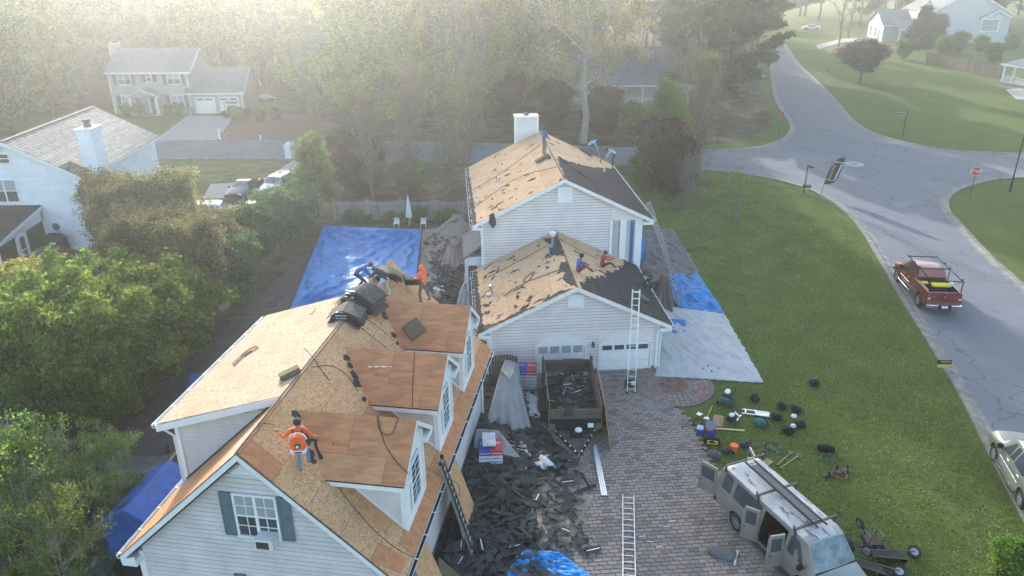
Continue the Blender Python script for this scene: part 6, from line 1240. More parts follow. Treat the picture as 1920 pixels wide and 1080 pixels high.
for i in range(85):                            # load of the trailer: each sheet its own thing
    x = rr.uniform(-.95, .95); y = rr.uniform(.25, 4.2); h = .8+.42*math.exp(-((x)/.75)**2)*(.4+.6*math.exp(-((y-2.6)/1.5)**2))+rr.uniform(-.05, .06)
    shingle_piece(TR.matrix_basis @ Vector((x, y, h)), rr.uniform(0, 6.28), (rr.uniform(-.45, .45), rr.uniform(-.45, .45)), 'old shingles heaped in the trailer', 'torn dark shingle in the heap inside the trailer')
hp = MB(); hp.loft([[(x, .1, .69), (x, .1, .8+.2*math.exp(-(x/.7)**2)), (x, 2.4, .85+.35*math.exp(-(x/.7)**2)), (x, 4.3, .8), (x, 4.3, .69)] for x in (-1.08, -.7, -.35, 0, .35, .7, 1.08)]); ho = hp.build('shingle_heap', MATS['debris_bed'], None, kind='stuff'); ho.location = TR.location; ho['label'] = 'compact rubble under the torn shingles in the trailer'
wb_ = E('white_bag', 'crumpled white plastic bag on the trailer drawbar', 'bag', TR.matrix_basis @ Vector((.1, -.45, .8))); MB().ell((0, 0, .09), (.17, .13, .12), 0, 9, 7).build('plastic', MATS['paper'], wb_)
dl = E('felt_flap', 'sheet of dark felt hung over the trailer headboard', 'felt', TR.matrix_basis @ Vector((-.35, -.045, 1.2))); MB().slab([(-.25, 0, .1), (.22, 0, .1), (.25, -.02, .5), (-.12, -.02, .52)], .01, nrm=(0, -1, 0)).build('flap', MATS['felt'], dl)
dk = E('stacked_felt_roll', 'square stack of dark felt standing behind the trailer by the left garage door', 'felt stack', (3.0, 33.6, 0)); MB().box(-.5, .5, -.25, .3, 0, 1.25).build('stack', MATS['shingle_loose'], dk, bevel=.04)
# --- wheelbarrows lying on the lawn
def wheelbarrow(label, p, rz, rot=None, s=1.):
    t = E('wheelbarrow', label, 'wheelbarrow', p, rz, 'black wheelbarrows beside the van')
    b = [(-.30, -.22), (.36, -.18), (.36, .18), (-.30, .22)]; tp_ = [(-.45, -.34), (.52, -.30), (.52, .30), (-.45, .34)]; mb = MB()
    mb.add([(x, y, .3) for x, y in b]+[(x, y, .58) for x, y in tp_], [(3, 2, 1, 0), (0, 1, 5, 4), (1, 2, 6, 5), (2, 3, 7, 6), (3, 0, 4, 7)]); mb.add([(x*.96, y*.96, .315) for x, y in b]+[(x*.97, y*.97, .58) for x, y in tp_], [(0, 1, 2, 3), (4, 5, 1, 0), (5, 6, 2, 1), (6, 7, 3, 2), (7, 4, 0, 3)])
    mb.build('tray', MATS['black_gloss'], t); MB().tube([(x, y, .585) for x, y in tp_+tp_[:1]], .014, 6).build('tray_rim', MATS['steel_dark'], t)
    for s_ in (-1, 1): MB().tube([(.85, s_*.07, .2), (.3, s_*.16, .27), (-.95, s_*.29, .42)], .02, 6).build('handle', MATS['steel_dark'], t); MB().tube([(-.2, s_*.2, .3), (-.35, s_*.22, 0), (.1, s_*.2, 0), (.2, s_*.18, .27)], .016, 6).build('leg', MATS['steel_dark'], t)
    secs = []
    for i in range(19): a = 2*math.pi*i/18; secs.append([(.85+math.cos(a)*q, y, .2+math.sin(a)*q) for q, y in ((.12, -.045), (.19, -.045), (.2, 0), (.19, .045), (.12, .045))])
    wh = MB().loft(secs, cap=False).build('wheel', MATS['rubber'], t); MB().tube([(.85, -.03, .2), (.85, .03, .2)], .12, 14).build('rim', MATS['alu_dull'], wh)
    if rot: t.rotation_euler = rot
    t.scale = (s,)*3; return t
wheelbarrow('overturned wheelbarrow closest to the van rack, handles up to the left', at(1588, 990, .42), 0, (math.radians(150), math.radians(8), math.radians(-55)), 1.15)
wheelbarrow('upturned wheelbarrow with its wheel pointing away, farthest from the van', at(1637, 996, .5), 0, (math.radians(180), math.radians(12), math.radians(92)), 1.15)
wheelbarrow('wheelbarrow on its side with its wheel at the right end of the group', at(1655, 1018, .34), 0, (math.radians(115), 0, math.radians(-8)), 1.2)
wheelbarrow('nearest wheelbarrow tipped on its side, below the others', at(1628, 1042, .34), 0, (math.radians(112), 0, math.radians(-28)), 1.2)
# ================================================================== people
def person(label, loc, rz, J, top, bottom, shoe='dark', sleeve=None, hand='skin', head='hair', hatmat=None, s=1., sleeves_long=True):
    """one skinned body; J = joints in metres, x right, y forward, z up"""
    D = dict(pel=(0, 0, .95), sp=(0, 0, 1.15), ch=(0, .0, 1.36), nk=(0, .01, 1.5), hd=(0, .03, 1.62), tp=(0, .03, 1.72), sl=(-.19, 0, 1.42), sr=(.19, 0, 1.42), el=(-.25, .02, 1.14), er=(.25, .02, 1.14), wl=(-.24, .15, .92), wr=(.24, .15, .92), hl=(-.10, 0, .92), hr=(.10, 0, .92), kl=(-.11, .03, .5), kr=(.11, .03, .5), al=(-.11, -.02, .09), ar=(.11, -.02, .09), tl=(-.12, .14, .03), tr=(.12, .14, .03)); D.update(J)
    R_d = dict(pel=.135, sp=.125, ch=.15, nk=.062, hd=.098, tp=.07, sl=.075, sr=.075, el=.047, er=.047, wl=.034, wr=.034, hl=.095, hr=.095, kl=.065, kr=.065, al=.048, ar=.048, tl=.04, tr=.04)
    Ed = [('pel', 'sp'), ('sp', 'ch'), ('ch', 'nk'), ('nk', 'hd'), ('hd', 'tp'), ('ch', 'sl'), ('sl', 'el'), ('el', 'wl'), ('ch', 'sr'), ('sr', 'er'), ('er', 'wr'), ('pel', 'hl'), ('hl', 'kl'), ('kl', 'al'), ('al', 'tl'), ('pel', 'hr'), ('hr', 'kr'), ('kr', 'ar'), ('ar', 'tr')]
    ks = list(D); me = bpy.data.meshes.new('person'); me.from_pydata([D[k] for k in ks], [(ks.index(a), ks.index(b)) for a, b in Ed], [])
    o = bpy.data.objects.new('person', me); COL.objects.link(o); m = o.modifiers.new('s', 'SKIN'); me.skin_vertices.data if me.skin_vertices else None
    for i, k in enumerate(ks): v = me.skin_vertices[0].data[i]; v.radius = (R_d[k], R_d[k]*(.78 if k in ('pel', 'sp', 'ch') else 1)); v.use_root = (k == 'pel')
    m.use_smooth_shade = True; q = o.modifiers.new('u', 'SUBSURF'); q.levels = q.render_levels = 1
    bpy.context.view_layer.update(); me2 = bpy.data.meshes.new_from_object(o.evaluated_get(bpy.context.evaluated_depsgraph_get())); bpy.data.objects.remove(o)
    mats = [MATS[top], MATS[bottom], MATS['skin'], MATS[shoe], MATS[hand], MATS['hair']]
    vs = [v.co.copy() for v in me2.vertices]; fs = [list(p.vertices) for p in me2.polygons]; mb = MB(); V = {k: Vector(D[k]) for k in D}
    reg = [('pel', 'sp', 0), ('sp', 'ch', 0), ('ch', 'nk', 0), ('nk', 'hd', 2), ('hd', 'tp', 2), ('ch', 'sl', 0), ('sl', 'el', 0), ('el', 'wl', 0 if sleeves_long else 2), ('ch', 'sr', 0), ('sr', 'er', 0), ('er', 'wr', 0 if sleeves_long else 2), ('pel', 'hl', 1), ('hl', 'kl', 1), ('kl', 'al', 1), ('al', 'tl', 3), ('pel', 'hr', 1), ('hr', 'kr', 1), ('kr', 'ar', 1), ('ar', 'tr', 3)]
    mi = []
    for f in fs:
        c = sum((vs[i] for i in f), Vector())/len(f); best = (9, 0)
        for a, b, g in reg:
            A, B = V[a], V[b]; t = max(0, min(1, (c-A).dot(B-A)/((B-A).length_squared+1e-9))); d = (c-A.lerp(B, t)).length/(R_d[a]+(R_d[b]-R_d[a])*t)
            if d < best[0]: best = (d, g)
        mi.append(best[1])
    mb.add(vs, []); mb.f = fs; mb.m = mi
    for sd2, w_, e_ in (('l', 'wl', 'el'), ('r', 'wr', 'er')):            # palm, fingers and thumb
        d = (V[w_]-V[e_]).normalized(); sx = d.cross(Z); sx = sx.normalized() if sx.length > .1 else Vector((1, 0, 0)); up_ = sx.cross(d); p = V[w_]+d*.05; mb.ell(p, (.042, .042, .045), 4, 8, 6)
        for k, L_ in ((-1.5, .06), (-.5, .075), (.5, .07), (1.5, .055)): b0 = p+d*.03+sx*k*.018; mb.tube([b0, b0+d*L_*.5-up_*.008, b0+d*L_*.75-up_*.035], [.011, .010, .008], 5, 4)
        b0 = p+sx*.03; mb.tube([b0, b0+sx*.025+d*.03-up_*.015, b0+sx*.02+d*.055-up_*.03], [.012, .011, .009], 5, 4)
    hd = V['hd']; hz = (V['tp']-V['nk']).normalized(); fw = Vector((0, 1, 0)); fw = (fw-hz*fw.dot(hz)).normalized(); rt_ = fw.cross(hz)
    mb.ell(hd+fw*.098-hz*.005, (.014, .02, .02), 2, 6, 4)
    for k in (-1, 1): mb.ell(hd+fw*.09+rt_*k*.034+hz*.015, .012, 5, 6, 4); mb.ell(hd+rt_*k*.095, (.014, .025, .03), 2, 6, 4)
    mb.ell(hd+fw*.088-hz*.05, (.026, .008, .006), 3, 6, 4)
    o = mb.build('person', mats, None, smooth=True); o.location = loc; o.rotation_euler = (0, 0, rz); o.scale = (s,)*3; tag(o, label, 'person')
    h = MB()
    if head in ('hair', 'curly'):
        r = random.Random(3); h.ell(hd+hz*.035-fw*.018, (.112, .118, .105), 0, 12, 8)
        if head == 'curly':
            for i in range(46): a = r.uniform(0, 6.28); e = r.uniform(.1, 1.5); h.ell(hd+hz*(.05+.09*math.sin(e))+(rt_*math.cos(a)+fw*(math.sin(a)-.2))*.10*math.cos(e), .035, 0, 6, 4)
        h.build('hair', MATS['hair'], o, smooth=True)
    elif head == 'cap': h.ell(hd+hz*.04, (.112, .115, .1), 0, 12, 8); h.slab([hd+hz*.055+fw*.08-rt_*.08, hd+hz*.055+fw*.08+rt_*.08, hd+hz*.04+fw*.2+rt_*.06, hd+hz*.04+fw*.2-rt_*.06], .012); h.build('cap', MATS[hatmat or 'dark'], o, smooth=False, kind='stuff')
    elif head == 'hood': h.ell(hd+hz*.02-fw*.03, (.128, .125, .15), 0, 12, 8); h.build('hood', MATS[hatmat or top], o, smooth=True)
    elif head == 'beanie': h.ell(hd+hz*.045-fw*.01, (.118, .12, .115), 0, 12, 8); h.build('hat', MATS[hatmat or 'dark'], o, smooth=True)
    return o
NM = Matrix.Translation(NH.location) @ Matrix.Rotation(-.155, 4, 'Z'); CM = Matrix.Translation(CH.location) @ Matrix.Rotation(.075, 4, 'Z')
BEND = dict(pel=(0, -.18, .88), sp=(0, -.06, 1.02), ch=(0, .16, 1.12), nk=(0, .30, 1.17), hd=(0, .40, 1.17), tp=(0, .49, 1.15), sl=(-.19, .18, 1.10), sr=(.19, .18, 1.10), el=(-.22, .30, .84), er=(.22, .30, .86), wl=(-.15, .46, .64), wr=(.15, .5, .66), hl=(-.1, -.18, .85), hr=(.1, -.18, .85), kl=(-.16, .02, .48), kr=(.16, .06, .48), al=(-.18, -.10, .09), ar=(.18, -.06, .09), tl=(-.19, .06, .03), tr=(.19, .10, .03))
def mod(b, **k): d = dict(b); d.update(k); return d
# leaf-blower man on the near roof
foot = onroof(NH, 570, 886, (0, 0, RZ), (SL, 0, 1)); OP = NM @ (foot+V3(0, 0, .05))
om = person('roofer in bright orange shirt and jeans seen from behind with a backpack blower', OP, .12, dict(pel=(0, .0, .93), hl=(-.1, 0, .9), hr=(.1, 0, .9), kl=(-.09, .08, .5), al=(-.07, -.05, .09), tl=(-.07, .08, .03), kr=(.15, .22, .58), ar=(.16, .10, .24), tr=(.17, .24, .17), sl=(-.2, 0, 1.42), el=(-.42, .02, 1.16), wl=(-.58, .12, 1.30), er=(.34, .05, 1.16), wr=(.42, .22, .98)), 'orange', 'jeans', head='beanie', hand='skin')
omM = Matrix.Translation(om.location) @ Matrix.Rotation(.12, 4, 'Z')
bl = E('backpack_blower', 'orange and white backpack leaf blower on the back of the orange-shirted roofer', 'leaf blower', omM @ Vector((0, -.2, .98)), .12)
MB().loft([[(x*s_, y, z) for x, z in ((-.22, 0), (.22, 0), (.25, .18), (.2, .36), (.08, .46), (-.08, .46), (-.2, .36), (-.25, .18))] for y, s_ in ((.06, 1), (-.08, .95), (-.2, .62))]).build('housing', MATS['orange'], bl, bevel=.02)
MB().tube([(math.cos(a)*.245, -.02, .2+math.sin(a)*.26) for a in [math.pi*i/12 for i in range(13)]], .025, 6).build('frame', MATS['white_dirty'], bl); MB().box(-.22, .22, -.2, .08, -.12, .0).build('fuel_tank', MATS['white_dirty'], bl, bevel=.03); MB().tube([(0, -.2, .16), (0, -.24, .16)], .075, 14).build('starter_cover', MATS['dark'], bl); MB().tube([(0, -.241, .16), (0, -.25, .16)], .042, 12).build('knob', MATS['white'], bl); MB().box(-.1, .1, -.21, -.2, -.08, -.03).build('plate', MATS['steel_dark'], bl)
MB().tube([(.2, -.05, .2), (.38, .0, .22), (.46, .12, .1), (.42, .22, -.12)], [.05, .055, .055, .045], 9).build('elbow_hose', MATS['dark'], bl); MB().tube([(.42, .22, -.12), (.44, .30, -.35), (.50, .40, -.72)], [.045, .04, .06], 9).build('blower_tube', MATS['dark'], bl)
for k in (-1, 1): MB().bar((k*.1, .1, .15), (k*.13, .12, .5), .05, .02).bar((k*.13, .12, .5), (k*.12, .28, .48), .05, .02).build('strap', MATS['dark'], bl)
# three men at the far end of the near roof
pj_ = NM @ Vector((-.55, 11.9, RZ-SL*.55+.03)); person('roofer in blue shirt and black trousers bending at the end of near roof ridge', pj_, math.radians(-75), mod(BEND, kl=(-.16, .1, .45), al=(-.2, -.2, .09), tl=(-.2, -.05, .03), kr=(.14, .2, .5), ar=(.18, .22, .12), tr=(.18, .36, .06)), 'blue', 'dark', head='cap', hatmat='dark')
person('roofer in navy jacket and pale jeans leaning over the shingle stack on the ridge', NM @ Vector((.55, 11.4, 7.08)), math.radians(50), mod(BEND, kl=(-.22, .02, .48), al=(-.3, -.12, .09), tl=(-.3, .03, .03), kr=(.2, 0, .48), ar=(.26, -.1, .09), tr=(.26, .05, .03), el=(-.26, .36, .9), wl=(-.22, .6, .78), wr=(.1, .55, .7)), 'navy', 'pale', shoe='white_dirty', head='hair')
hm = NM @ Vector((1.65, 13.4, RZ-SL*1.65+.03)); person('worker in an orange hooded top carrying a dark sheet off the near roof', hm, math.radians(60), dict(hd=(0, .06, 1.6), el=(-.3, .12, 1.18), wl=(-.2, .34, 1.2), er=(.3, .12, 1.18), wr=(.15, .36, 1.15), kl=(-.2, .06, .5), al=(-.28, -.05, .09), tl=(-.28, .1, .03), kr=(.18, -.04, .5), ar=(.3, -.12, .09), tr=(.3, .02, .03)), 'orange', 'grey', head='hood')
cs = E('carried_felt_sheet', 'dark felt sheets held by the orange-hooded worker', 'felt', hm+V3(-.45, -.02, 1.05), .5)
for i in range(4): MB().slab([(-.4, -.3+i*.03, .25-i*.05), (.3, -.32, .1), (.34, .3, -.12-i*.04), (-.3, .34, .3)], .015).build('sheet', MATS['shingle_loose'], cs, loc=(0, 0, -i*.05))
# main roof
def CP(x, y, side, z=0.): p = onroof(CH, x, y, (MC, 0, MZ), ((-ms if side < 0 else ms), 0, 1)); return CM @ (p+V3(0, 0, .05+z))
p1 = CP(1020, 296, -1, .12); person('roofer in a blue sweatshirt standing on a foam pad by the far ridge', p1, math.radians(-60), dict(el=(-.26, .1, 1.15), wl=(-.1, .34, 1.08), er=(.26, .12, 1.15), wr=(.1, .36, 1.0), hd=(0, .09, 1.6), nk=(0, .04, 1.5), tp=(0, .11, 1.69)), 'blue', 'denim', head='hair')
p2 = CP(1108, 296, 1); person('roofer in a light blue shirt bending at the right edge of far roof', p2, math.radians(-80), BEND, 'sky', 'denim', head='hair'); p3 = CP(1148, 312, 1); person('roofer in pale shirt and dark trousers stooping at the right eave of far roof', p3, math.radians(75), BEND, 'pale', 'dark', head='cap')
def GP_(x, y, z=0.): p = onroof(CH, x, y, (0, 0, GZ), (gs, 0, 1)); return CM @ (p+V3(0, 0, .05+z))
SIT = dict(pel=(0, -.1, .14), sp=(0, -.06, .36), ch=(0, .0, .58), nk=(0, .04, .72), hd=(0, .1, .84), tp=(0, .12, .93), sl=(-.19, .0, .63), sr=(.19, .0, .63), el=(-.24, .16, .40), er=(.24, .18, .42), wl=(-.12, .38, .38), wr=(.14, .42, .40), hl=(-.1, -.08, .13), hr=(.1, -.08, .13), kl=(-.16, .36, .30), kr=(.18, .34, .34), al=(-.12, .66, .02), ar=(.2, .62, .04), tl=(-.12, .78, .05), tr=(.2, .75, .08))
person('curly-haired roofer in blue shirt and red trousers sitting on the garage roof ridge', GP_(1086, 512), math.radians(-75), SIT, 'blue', 'maroon', head='curly', s=1.02); person('roofer in a red shirt kneeling on the right slope of the garage roof', GP_(1131, 503), math.radians(-80), mod(SIT, kl=(-.2, .28, .12), al=(-.2, .0, .06), tl=(-.2, -.12, .04), wl=(-.1, .46, .5), wr=(.14, .5, .52), el=(-.25, .2, .52), er=(.25, .22, .52)), 'red', 'dark', head='hair')
person('roofer in dark clothes with a bright belt crouching at the garage eave', GP_(1215, 543, -.1), math.radians(35), mod(BEND, kl=(-.2, .16, .42), al=(-.26, -.22, .12), tl=(-.26, -.08, .06), kr=(.2, .2, .44), wl=(-.3, .4, .6), el=(-.32, .2, .86)), 'green', 'dark', head='cap', hatmat='grey')
bt = E('tool_belt', 'bright green tool belt on the dark-clothed roofer at the garage eave', 'belt', GP_(1215, 543, -.1)+V3(-.1, -.16, .86), .6); MB().tube([(math.cos(a)*.16, math.sin(a)*.13, 0) for a in [i*.4 for i in range(17)]], .022, 5).build('strap', MATS['hivis'], bt)
def shovel(label, p, q, head='steel_dark', hand='wood_new', nm='shovel'):
    p, q = Vector(p), Vector(q); t = E(nm, label, 'shovel'); L_ = (q-p).length; MB().tube([(0, 0, 0), (L_*.85, 0, 0)], .016, 6).build('handle', MATS[hand], t); MB().slab([(L_*.83, -.1, .0), (L_, -.13, .0), (L_, .13, .0), (L_*.83, .1, .0)], .012).build('blade', MATS[head], t); MB().bar((-.02, -.07, 0), (-.02, .07, 0), .03, .03).build('grip', MATS['black'], t); lay(t, p, q); return t
shovel('tear-off shovel held by the blue-sweatshirt roofer on the far ridge', p1+V3(.25, .1, 1.1), CP(1030, 300, -1), nm='roofing_shovel'); shovel('tear-off shovel held by the light blue roofer', p2+V3(.35, -.0, .85), CP(1127, 306, 1), nm='roofing_shovel'); shovel('tear-off shovel held by the stooping pale-shirted roofer', p3+V3(-.4, .1, .75), CP(1132, 324, 1), nm='roofing_shovel')
# ================================================================== tarps and covers
from mathutils import noise as NZ
def drape(name, label, cat, pts, mat, n=34, wr=.05, seed=1, folds=(), group=None, sag=0., fine=.012, th=.006, ragged=.0, kind=None, foldw=(.06, .10)):
    """cloth over a 4-corner patch (3-D corners); folds = radial creases from these corner indices"""
    P = [Vector(p) for p in pts]; c0 = sum(P, Vector())/4; mb = MB(); bm_ = []
    for j in range(n+1):
        for i in range(n+1):
            u, v = i/n, j/n; p = (P[0]*(1-u)+P[1]*u)*(1-v)+(P[3]*(1-u)+P[2]*u)*v
            q = Vector((p.x*.9, p.y*.9, seed*7.)); d = NZ.noise(q)*wr+NZ.noise(q*3)*wr*.4+abs(NZ.noise(Vector((p.x*2.2+p.y*.8, p.y*.6, seed))))*wr*.9+NZ.noise(q*9)*fine
            for k in folds:
                r = (p-P[k]); R = r.length; a = math.atan2(r.y, r.x); d += foldw[0]*max(0, math.sin(a*22+NZ.noise(Vector((R, a*3, seed)))*2.2))**3*math.exp(-R/3.0)*min(1, R*.5)
            edge = min(u, 1-u, v, 1-v)
            p = p+Z*(d*min(1, edge*8+.25)-sag*16*u*(1-u)*v*(1-v)+.03)
            if ragged and edge < .001: p += Vector((R_.uniform(-1, 1)*ragged, R_.uniform(-1, 1)*ragged, 0))
            mb.v.append(tuple(p-c0))
    for j in range(n):
        for i in range(n): a = j*(n+1)+i; mb.f.append([a, a+1, a+n+2, a+n+1]); mb.m.append(0)
    o = mb.build(name, MATS[mat], None, smooth=True, loc=c0); s_ = o.modifiers.new('s', 'SOLIDIFY'); s_.thickness = th; s_.offset = -1
    if kind: o['kind'] = kind
    return tag(o, label, cat, group)
def cover(name, label, cat, base, top, h, mat, n=72, pleat=.09, seed=1, skew=(0, 0)):
    """sheet hung over something: an outline of points base around a smaller top"""
    rr = random.Random(seed); c = sum((Vector(p) for p in base), Vector())/len(base); P = [Vector(p)-c for p in base]; T = [Vector(p)-c for p in top]; mb = MB()
    def ring(L, t): k = len(L); f = t*k; i = int(f) % k; return L[i].lerp(L[(i+1) % k], f-int(f))
    rows = []
    for lv in range(9):
        f = lv/6; row = []
        for i in range(n):
            t = i/n; a = ring(P, t); b = ring(T, t); 
            if lv <= 6: p = a.lerp(b, f); p.z = h*(f**.85); w_ = (1-f)*pleat; d = (a-b); d.z = 0; d = d.normalized() if d.length > .01 else a.normalized(); p += d*w_*(math.sin(i*1.05)+.6*math.sin(i*.43+seed)+rr.uniform(-.25, .25)); p.z += .03*(f > .9)*rr.uniform(-1, 1)
            else: p = b*(1-(lv-6)*.5); p.z = h*(1+.03*(lv-6))+rr.uniform(-.01, .01)
            row.append(p)
        rows.append(row)
    mb.loft(rows, cap=False); o = mb.build(name, MATS[mat], None, smooth=True, loc=(c.x, c.y, 0)); o.modifiers.new('s', 'SOLIDIFY').thickness = .008; return tag(o, label, cat)
drape('blue_tarp', 'large bright blue tarp stretched over the yard pool left of the two-storey house', 'tarp', [at(607, 424, .9), at(790, 431, .9), at(776, 575, .5), at(543, 582, .15)], 'tarp_blue', 110, .10, 1, (0, 1, 3), foldw=(.5, .1), sag=.12)
pl_ = E('covered_pool', 'low pool wall hidden under the large blue tarp', 'pool', at(690, 500)); MB().tube([(0, 0, 0), (0, 0, .42)], 3.2, 28).build('pool_wall', MATS['plastic'], pl_)
drape('tan_drop_cloth', 'long tan drop cloth along the right edge of the large blue tarp', 'drop cloth', [at(792, 432, .5), at(842, 428, .1), at(850, 580, .05), at(776, 575, .3)], 'tarp_tan', 30, .25, 3)
cover('tan_cover', 'tan cloth draped over a pile beside the far gutter of the two-storey house', 'drop cloth', [at(800, 448), at(836, 462), at(874, 462), at(886, 440), at(870, 418), at(840, 420)], [at(845, 438), at(862, 436), at(866, 428), at(850, 426)], 1.1, 'tarp_tan', seed=4, pleat=.16)
cover('tan_cover', 'striped tan cloth hanging over a shrub near the bay window', 'drop cloth', [at(822, 512), at(850, 516), at(878, 505), at(878, 480), at(840, 478)], [at(843, 484), at(858, 486), at(868, 480), at(852, 476)], 1.25, 'tarp_tan', seed=5, pleat=.14)
cover('grey_cover', 'grey sheet tented over a bush beside the garage roof edge', 'tarp', [at(850, 590), at(884, 596), at(897, 570), at(880, 548), at(862, 552)], [at(872, 566), at(880, 564), at(882, 556), at(872, 556)], 1.2, 'tarp_cover', seed=6, pleat=.1)
cover('grey_cover', 'tall pale grey sheet draped over an object left of the trailer', 'tarp', [at(912, 797), at(955, 812), at(998, 814), at(985, 760), at(962, 735), at(930, 745)], [at(940, 752), at(962, 755), at(972, 738), at(948, 732)], 1.75, 'tarp_cover', seed=7, pleat=.12)
drape('grey_tarp', 'broad pale grey tarp spread on the lawn right of the garage', 'tarp', [at(1240, 574, .12), at(1356, 586, .02), at(1433, 719, .02), at(1228, 706, .04)], 'tarp_grey', 60, .09, 8, (2,), ragged=.05)
drape('charcoal_tarp', 'long charcoal ground sheet beside the porch columns', 'tarp', [at(1200, 432, .05), at(1262, 431, .05), at(1312, 512, .03), at(1205, 535, .1)], 'tarp_charcoal', 50, .30, 9, ragged=.05)
drape('blue_tarp', 'crumpled blue tarp on the lawn below the charcoal sheet', 'tarp', [at(1240, 518, .1), at(1306, 511, .05), at(1360, 589, .03), at(1270, 577, .1)], 'tarp_blue', 50, .26, 10, (0, 1), fine=.05)
drape('blue_tarp', 'small blue tarp scrap at the corner of the grey tarp', 'tarp', [at(1256, 598, .2), at(1286, 600, .15), at(1285, 622, .1), at(1262, 624, .15)], 'tarp_blue', 18, .25, 11, fine=.05)
cover('blue_cover', 'blue tarp hanging behind the corner porch columns', 'tarp', [at(1150, 490), at(1200, 500), at(1212, 470), at(1190, 430), at(1155, 430)], [at(1160, 468), at(1190, 472), at(1190, 452), at(1165, 450)], 2.2, 'tarp_blue', seed=12, pleat=.14)
cover('brown_cover', 'dark brown sheet mounded against the garage eave', 'tarp', [at(1228, 592), at(1262, 588), at(1262, 556), at(1240, 535), at(1222, 550)], [at(1236, 570), at(1250, 570), at(1250, 556), at(1238, 554)], 1.5, 'tarp_brown', seed=13, pleat=.12)
drape('tan_drop_cloth', 'tan drop cloth on the pavers under the scattered shingles', 'drop cloth', [at(1030, 893, .03), at(1113, 934, .02), at(1055, 1044, .02), at(950, 980, .03)], 'tarp_tan', 40, .06, 14)
drape('blue_tarp', 'blue tarp bunched under shingles at the bottom edge', 'tarp', [at(985, 1032, .12), at(1050, 1038, .08), at(1120, 1090, .05), at(925, 1100, .1)], 'tarp_blue', 40, .16, 15, (0, 1), fine=.06)
drape('plastic_sheet', 'crumpled white plastic sheet among the debris below the trailer', 'sheet', [at(975, 835, .12), at(1000, 832, .1), at(1042, 878, .06), at(985, 876, .1)], 'plastic', 24, .3, 16, fine=.1, ragged=.18); drape('plastic_sheet', 'small white plastic sheet left of the trailer wheels', 'sheet', [at(985, 735, .1), at(1006, 745, .1), at(1012, 780, .08), at(992, 780, .1)], 'plastic', 18, .25, 17, fine=.1, ragged=.14)
drape('plastic_sheet', 'white plastic sheet in the rear yard debris near the hooded worker', 'sheet', [at(808, 545, .1), at(828, 530, .12), at(850, 580, .08), at(815, 585, .1)], 'plastic', 20, .35, 18, fine=.12, ragged=.2)
drape('dark_netting', 'dark ground netting spread left of the near house', 'netting', [at(170, 905, .1), at(330, 868, .3), at(345, 1120, .1), at(100, 1130, .1)], 'netting', 50, .35, 19); drape('dark_netting', 'black cloth at the foot of the near house corner', 'netting', [at(225, 1035, .2), at(285, 1030, .3), at(290, 1120, .1), at(190, 1120, .1)], 'black', 24, .3, 20)
shd = E('tarped_shed', 'low shed wrapped in a deep blue tarp beside the near house', 'shed', (-13.3, 22.7, 0), -.155)
MB().loft([[(x, y, z) for x, z in ((-1.0, 0), (-.95, 1.75), (0, 2.3), (.95, 1.75), (1.0, 0))] for y in (-1.3, -1.25, 1.6, 1.65)]).build('tarp', MATS['tarp_navy'], shd, bevel=.08); MB().slab([(-.62, -.95, 1.99), (-.3, -.95, 2.17), (-.3, -.6, 2.17), (-.62, -.6, 1.99)], .01).build('patch', MATS['tarp_brown'], shd)
drape('blue_tarp', 'deep blue tarp corner showing beyond the shed dormer gutter', 'tarp', [at(355, 702, .4), at(385, 700, .4), at(380, 735, .2), at(345, 745, .2)], 'tarp_navy', 14, .15, 21)
# hammock by the crape trees
hk = E('rope_hammock', 'pale rope hammock hung behind the blue tarped shed', 'hammock', at(255, 868, .9), -.1); m_ = MB(); hp_ = lambda u, v: Vector((u*1.5, v*.55, .35*u*u+.1*v*v-.2))
for i in range(15): v = -1+i/7; m_.tube([hp_(-1+k/6, v) for k in range(13)], .010, 4, cap=False)
for i in range(21): u = -1+i/10; m_.tube([hp_(u, -1+k/4) for k in range(9)], .010, 4, cap=False)
m_.build('net', MATS['tarp_cover'], hk, kind='stuff'); MB().bar(hp_(-1, -1), hp_(-1, 1), .04, .04).build('spreader', MATS['wood_new'], hk); MB().bar(hp_(1, -1), hp_(1, 1), .04, .04).build('spreader', MATS['wood_new'], hk); MB().tube([(1.5, 0, .15), (2.4, 0, .8)], .012).build('cord', MATS['rope'], hk)
ps_ = E('wooden_stump_post', 'dark wooden post between the hammock and the near house', 'post', at(322, 868)); MB().tube([(0, 0, 0), (.03, 0, 1.0)], [.12, .1], 8).build('trunk', MATS['bark'], ps_)
# closed patio umbrella and white chairs
um = E('patio_umbrella', 'closed white patio umbrella behind the top edge of the large blue tarp', 'umbrella', at(768, 425)); um.scale = (1.12, 1.12, 1.12); MB().tube([(0, 0, 0), (0, 0, .7)], .03).build('pole', MATS['white'], um); MB().tube([(0, 0, .6), (0, 0, .75), (0, 0, 1.6), (0, 0, 2.3)], [.05, .24, .13, .02], 10).build('canopy', MATS['white'], um)
for x_, lb in ((744, 'white plastic chair back left of the closed umbrella'), (794, 'white plastic chair back at the upper right tarp corner')): t = E('plastic_chair', lb, 'chair', at(x_, 428)); MB().box(-.22, .22, -.2, .2, .4, .45).build('seat', MATS['white'], t); MB().slab([(-.22, .2, .45), (.22, .2, .45), (.2, .3, .75), (-.2, .3, .75)], .04, nrm=(0, -1, 0)).build('backrest', MATS['white_dirty'], t); [MB().tube([(a, b, 0), (a*.95, b*.95, .42)], .022).build('leg', MATS['white'], t) for a in (-.2, .2) for b in (-.18, .18)]
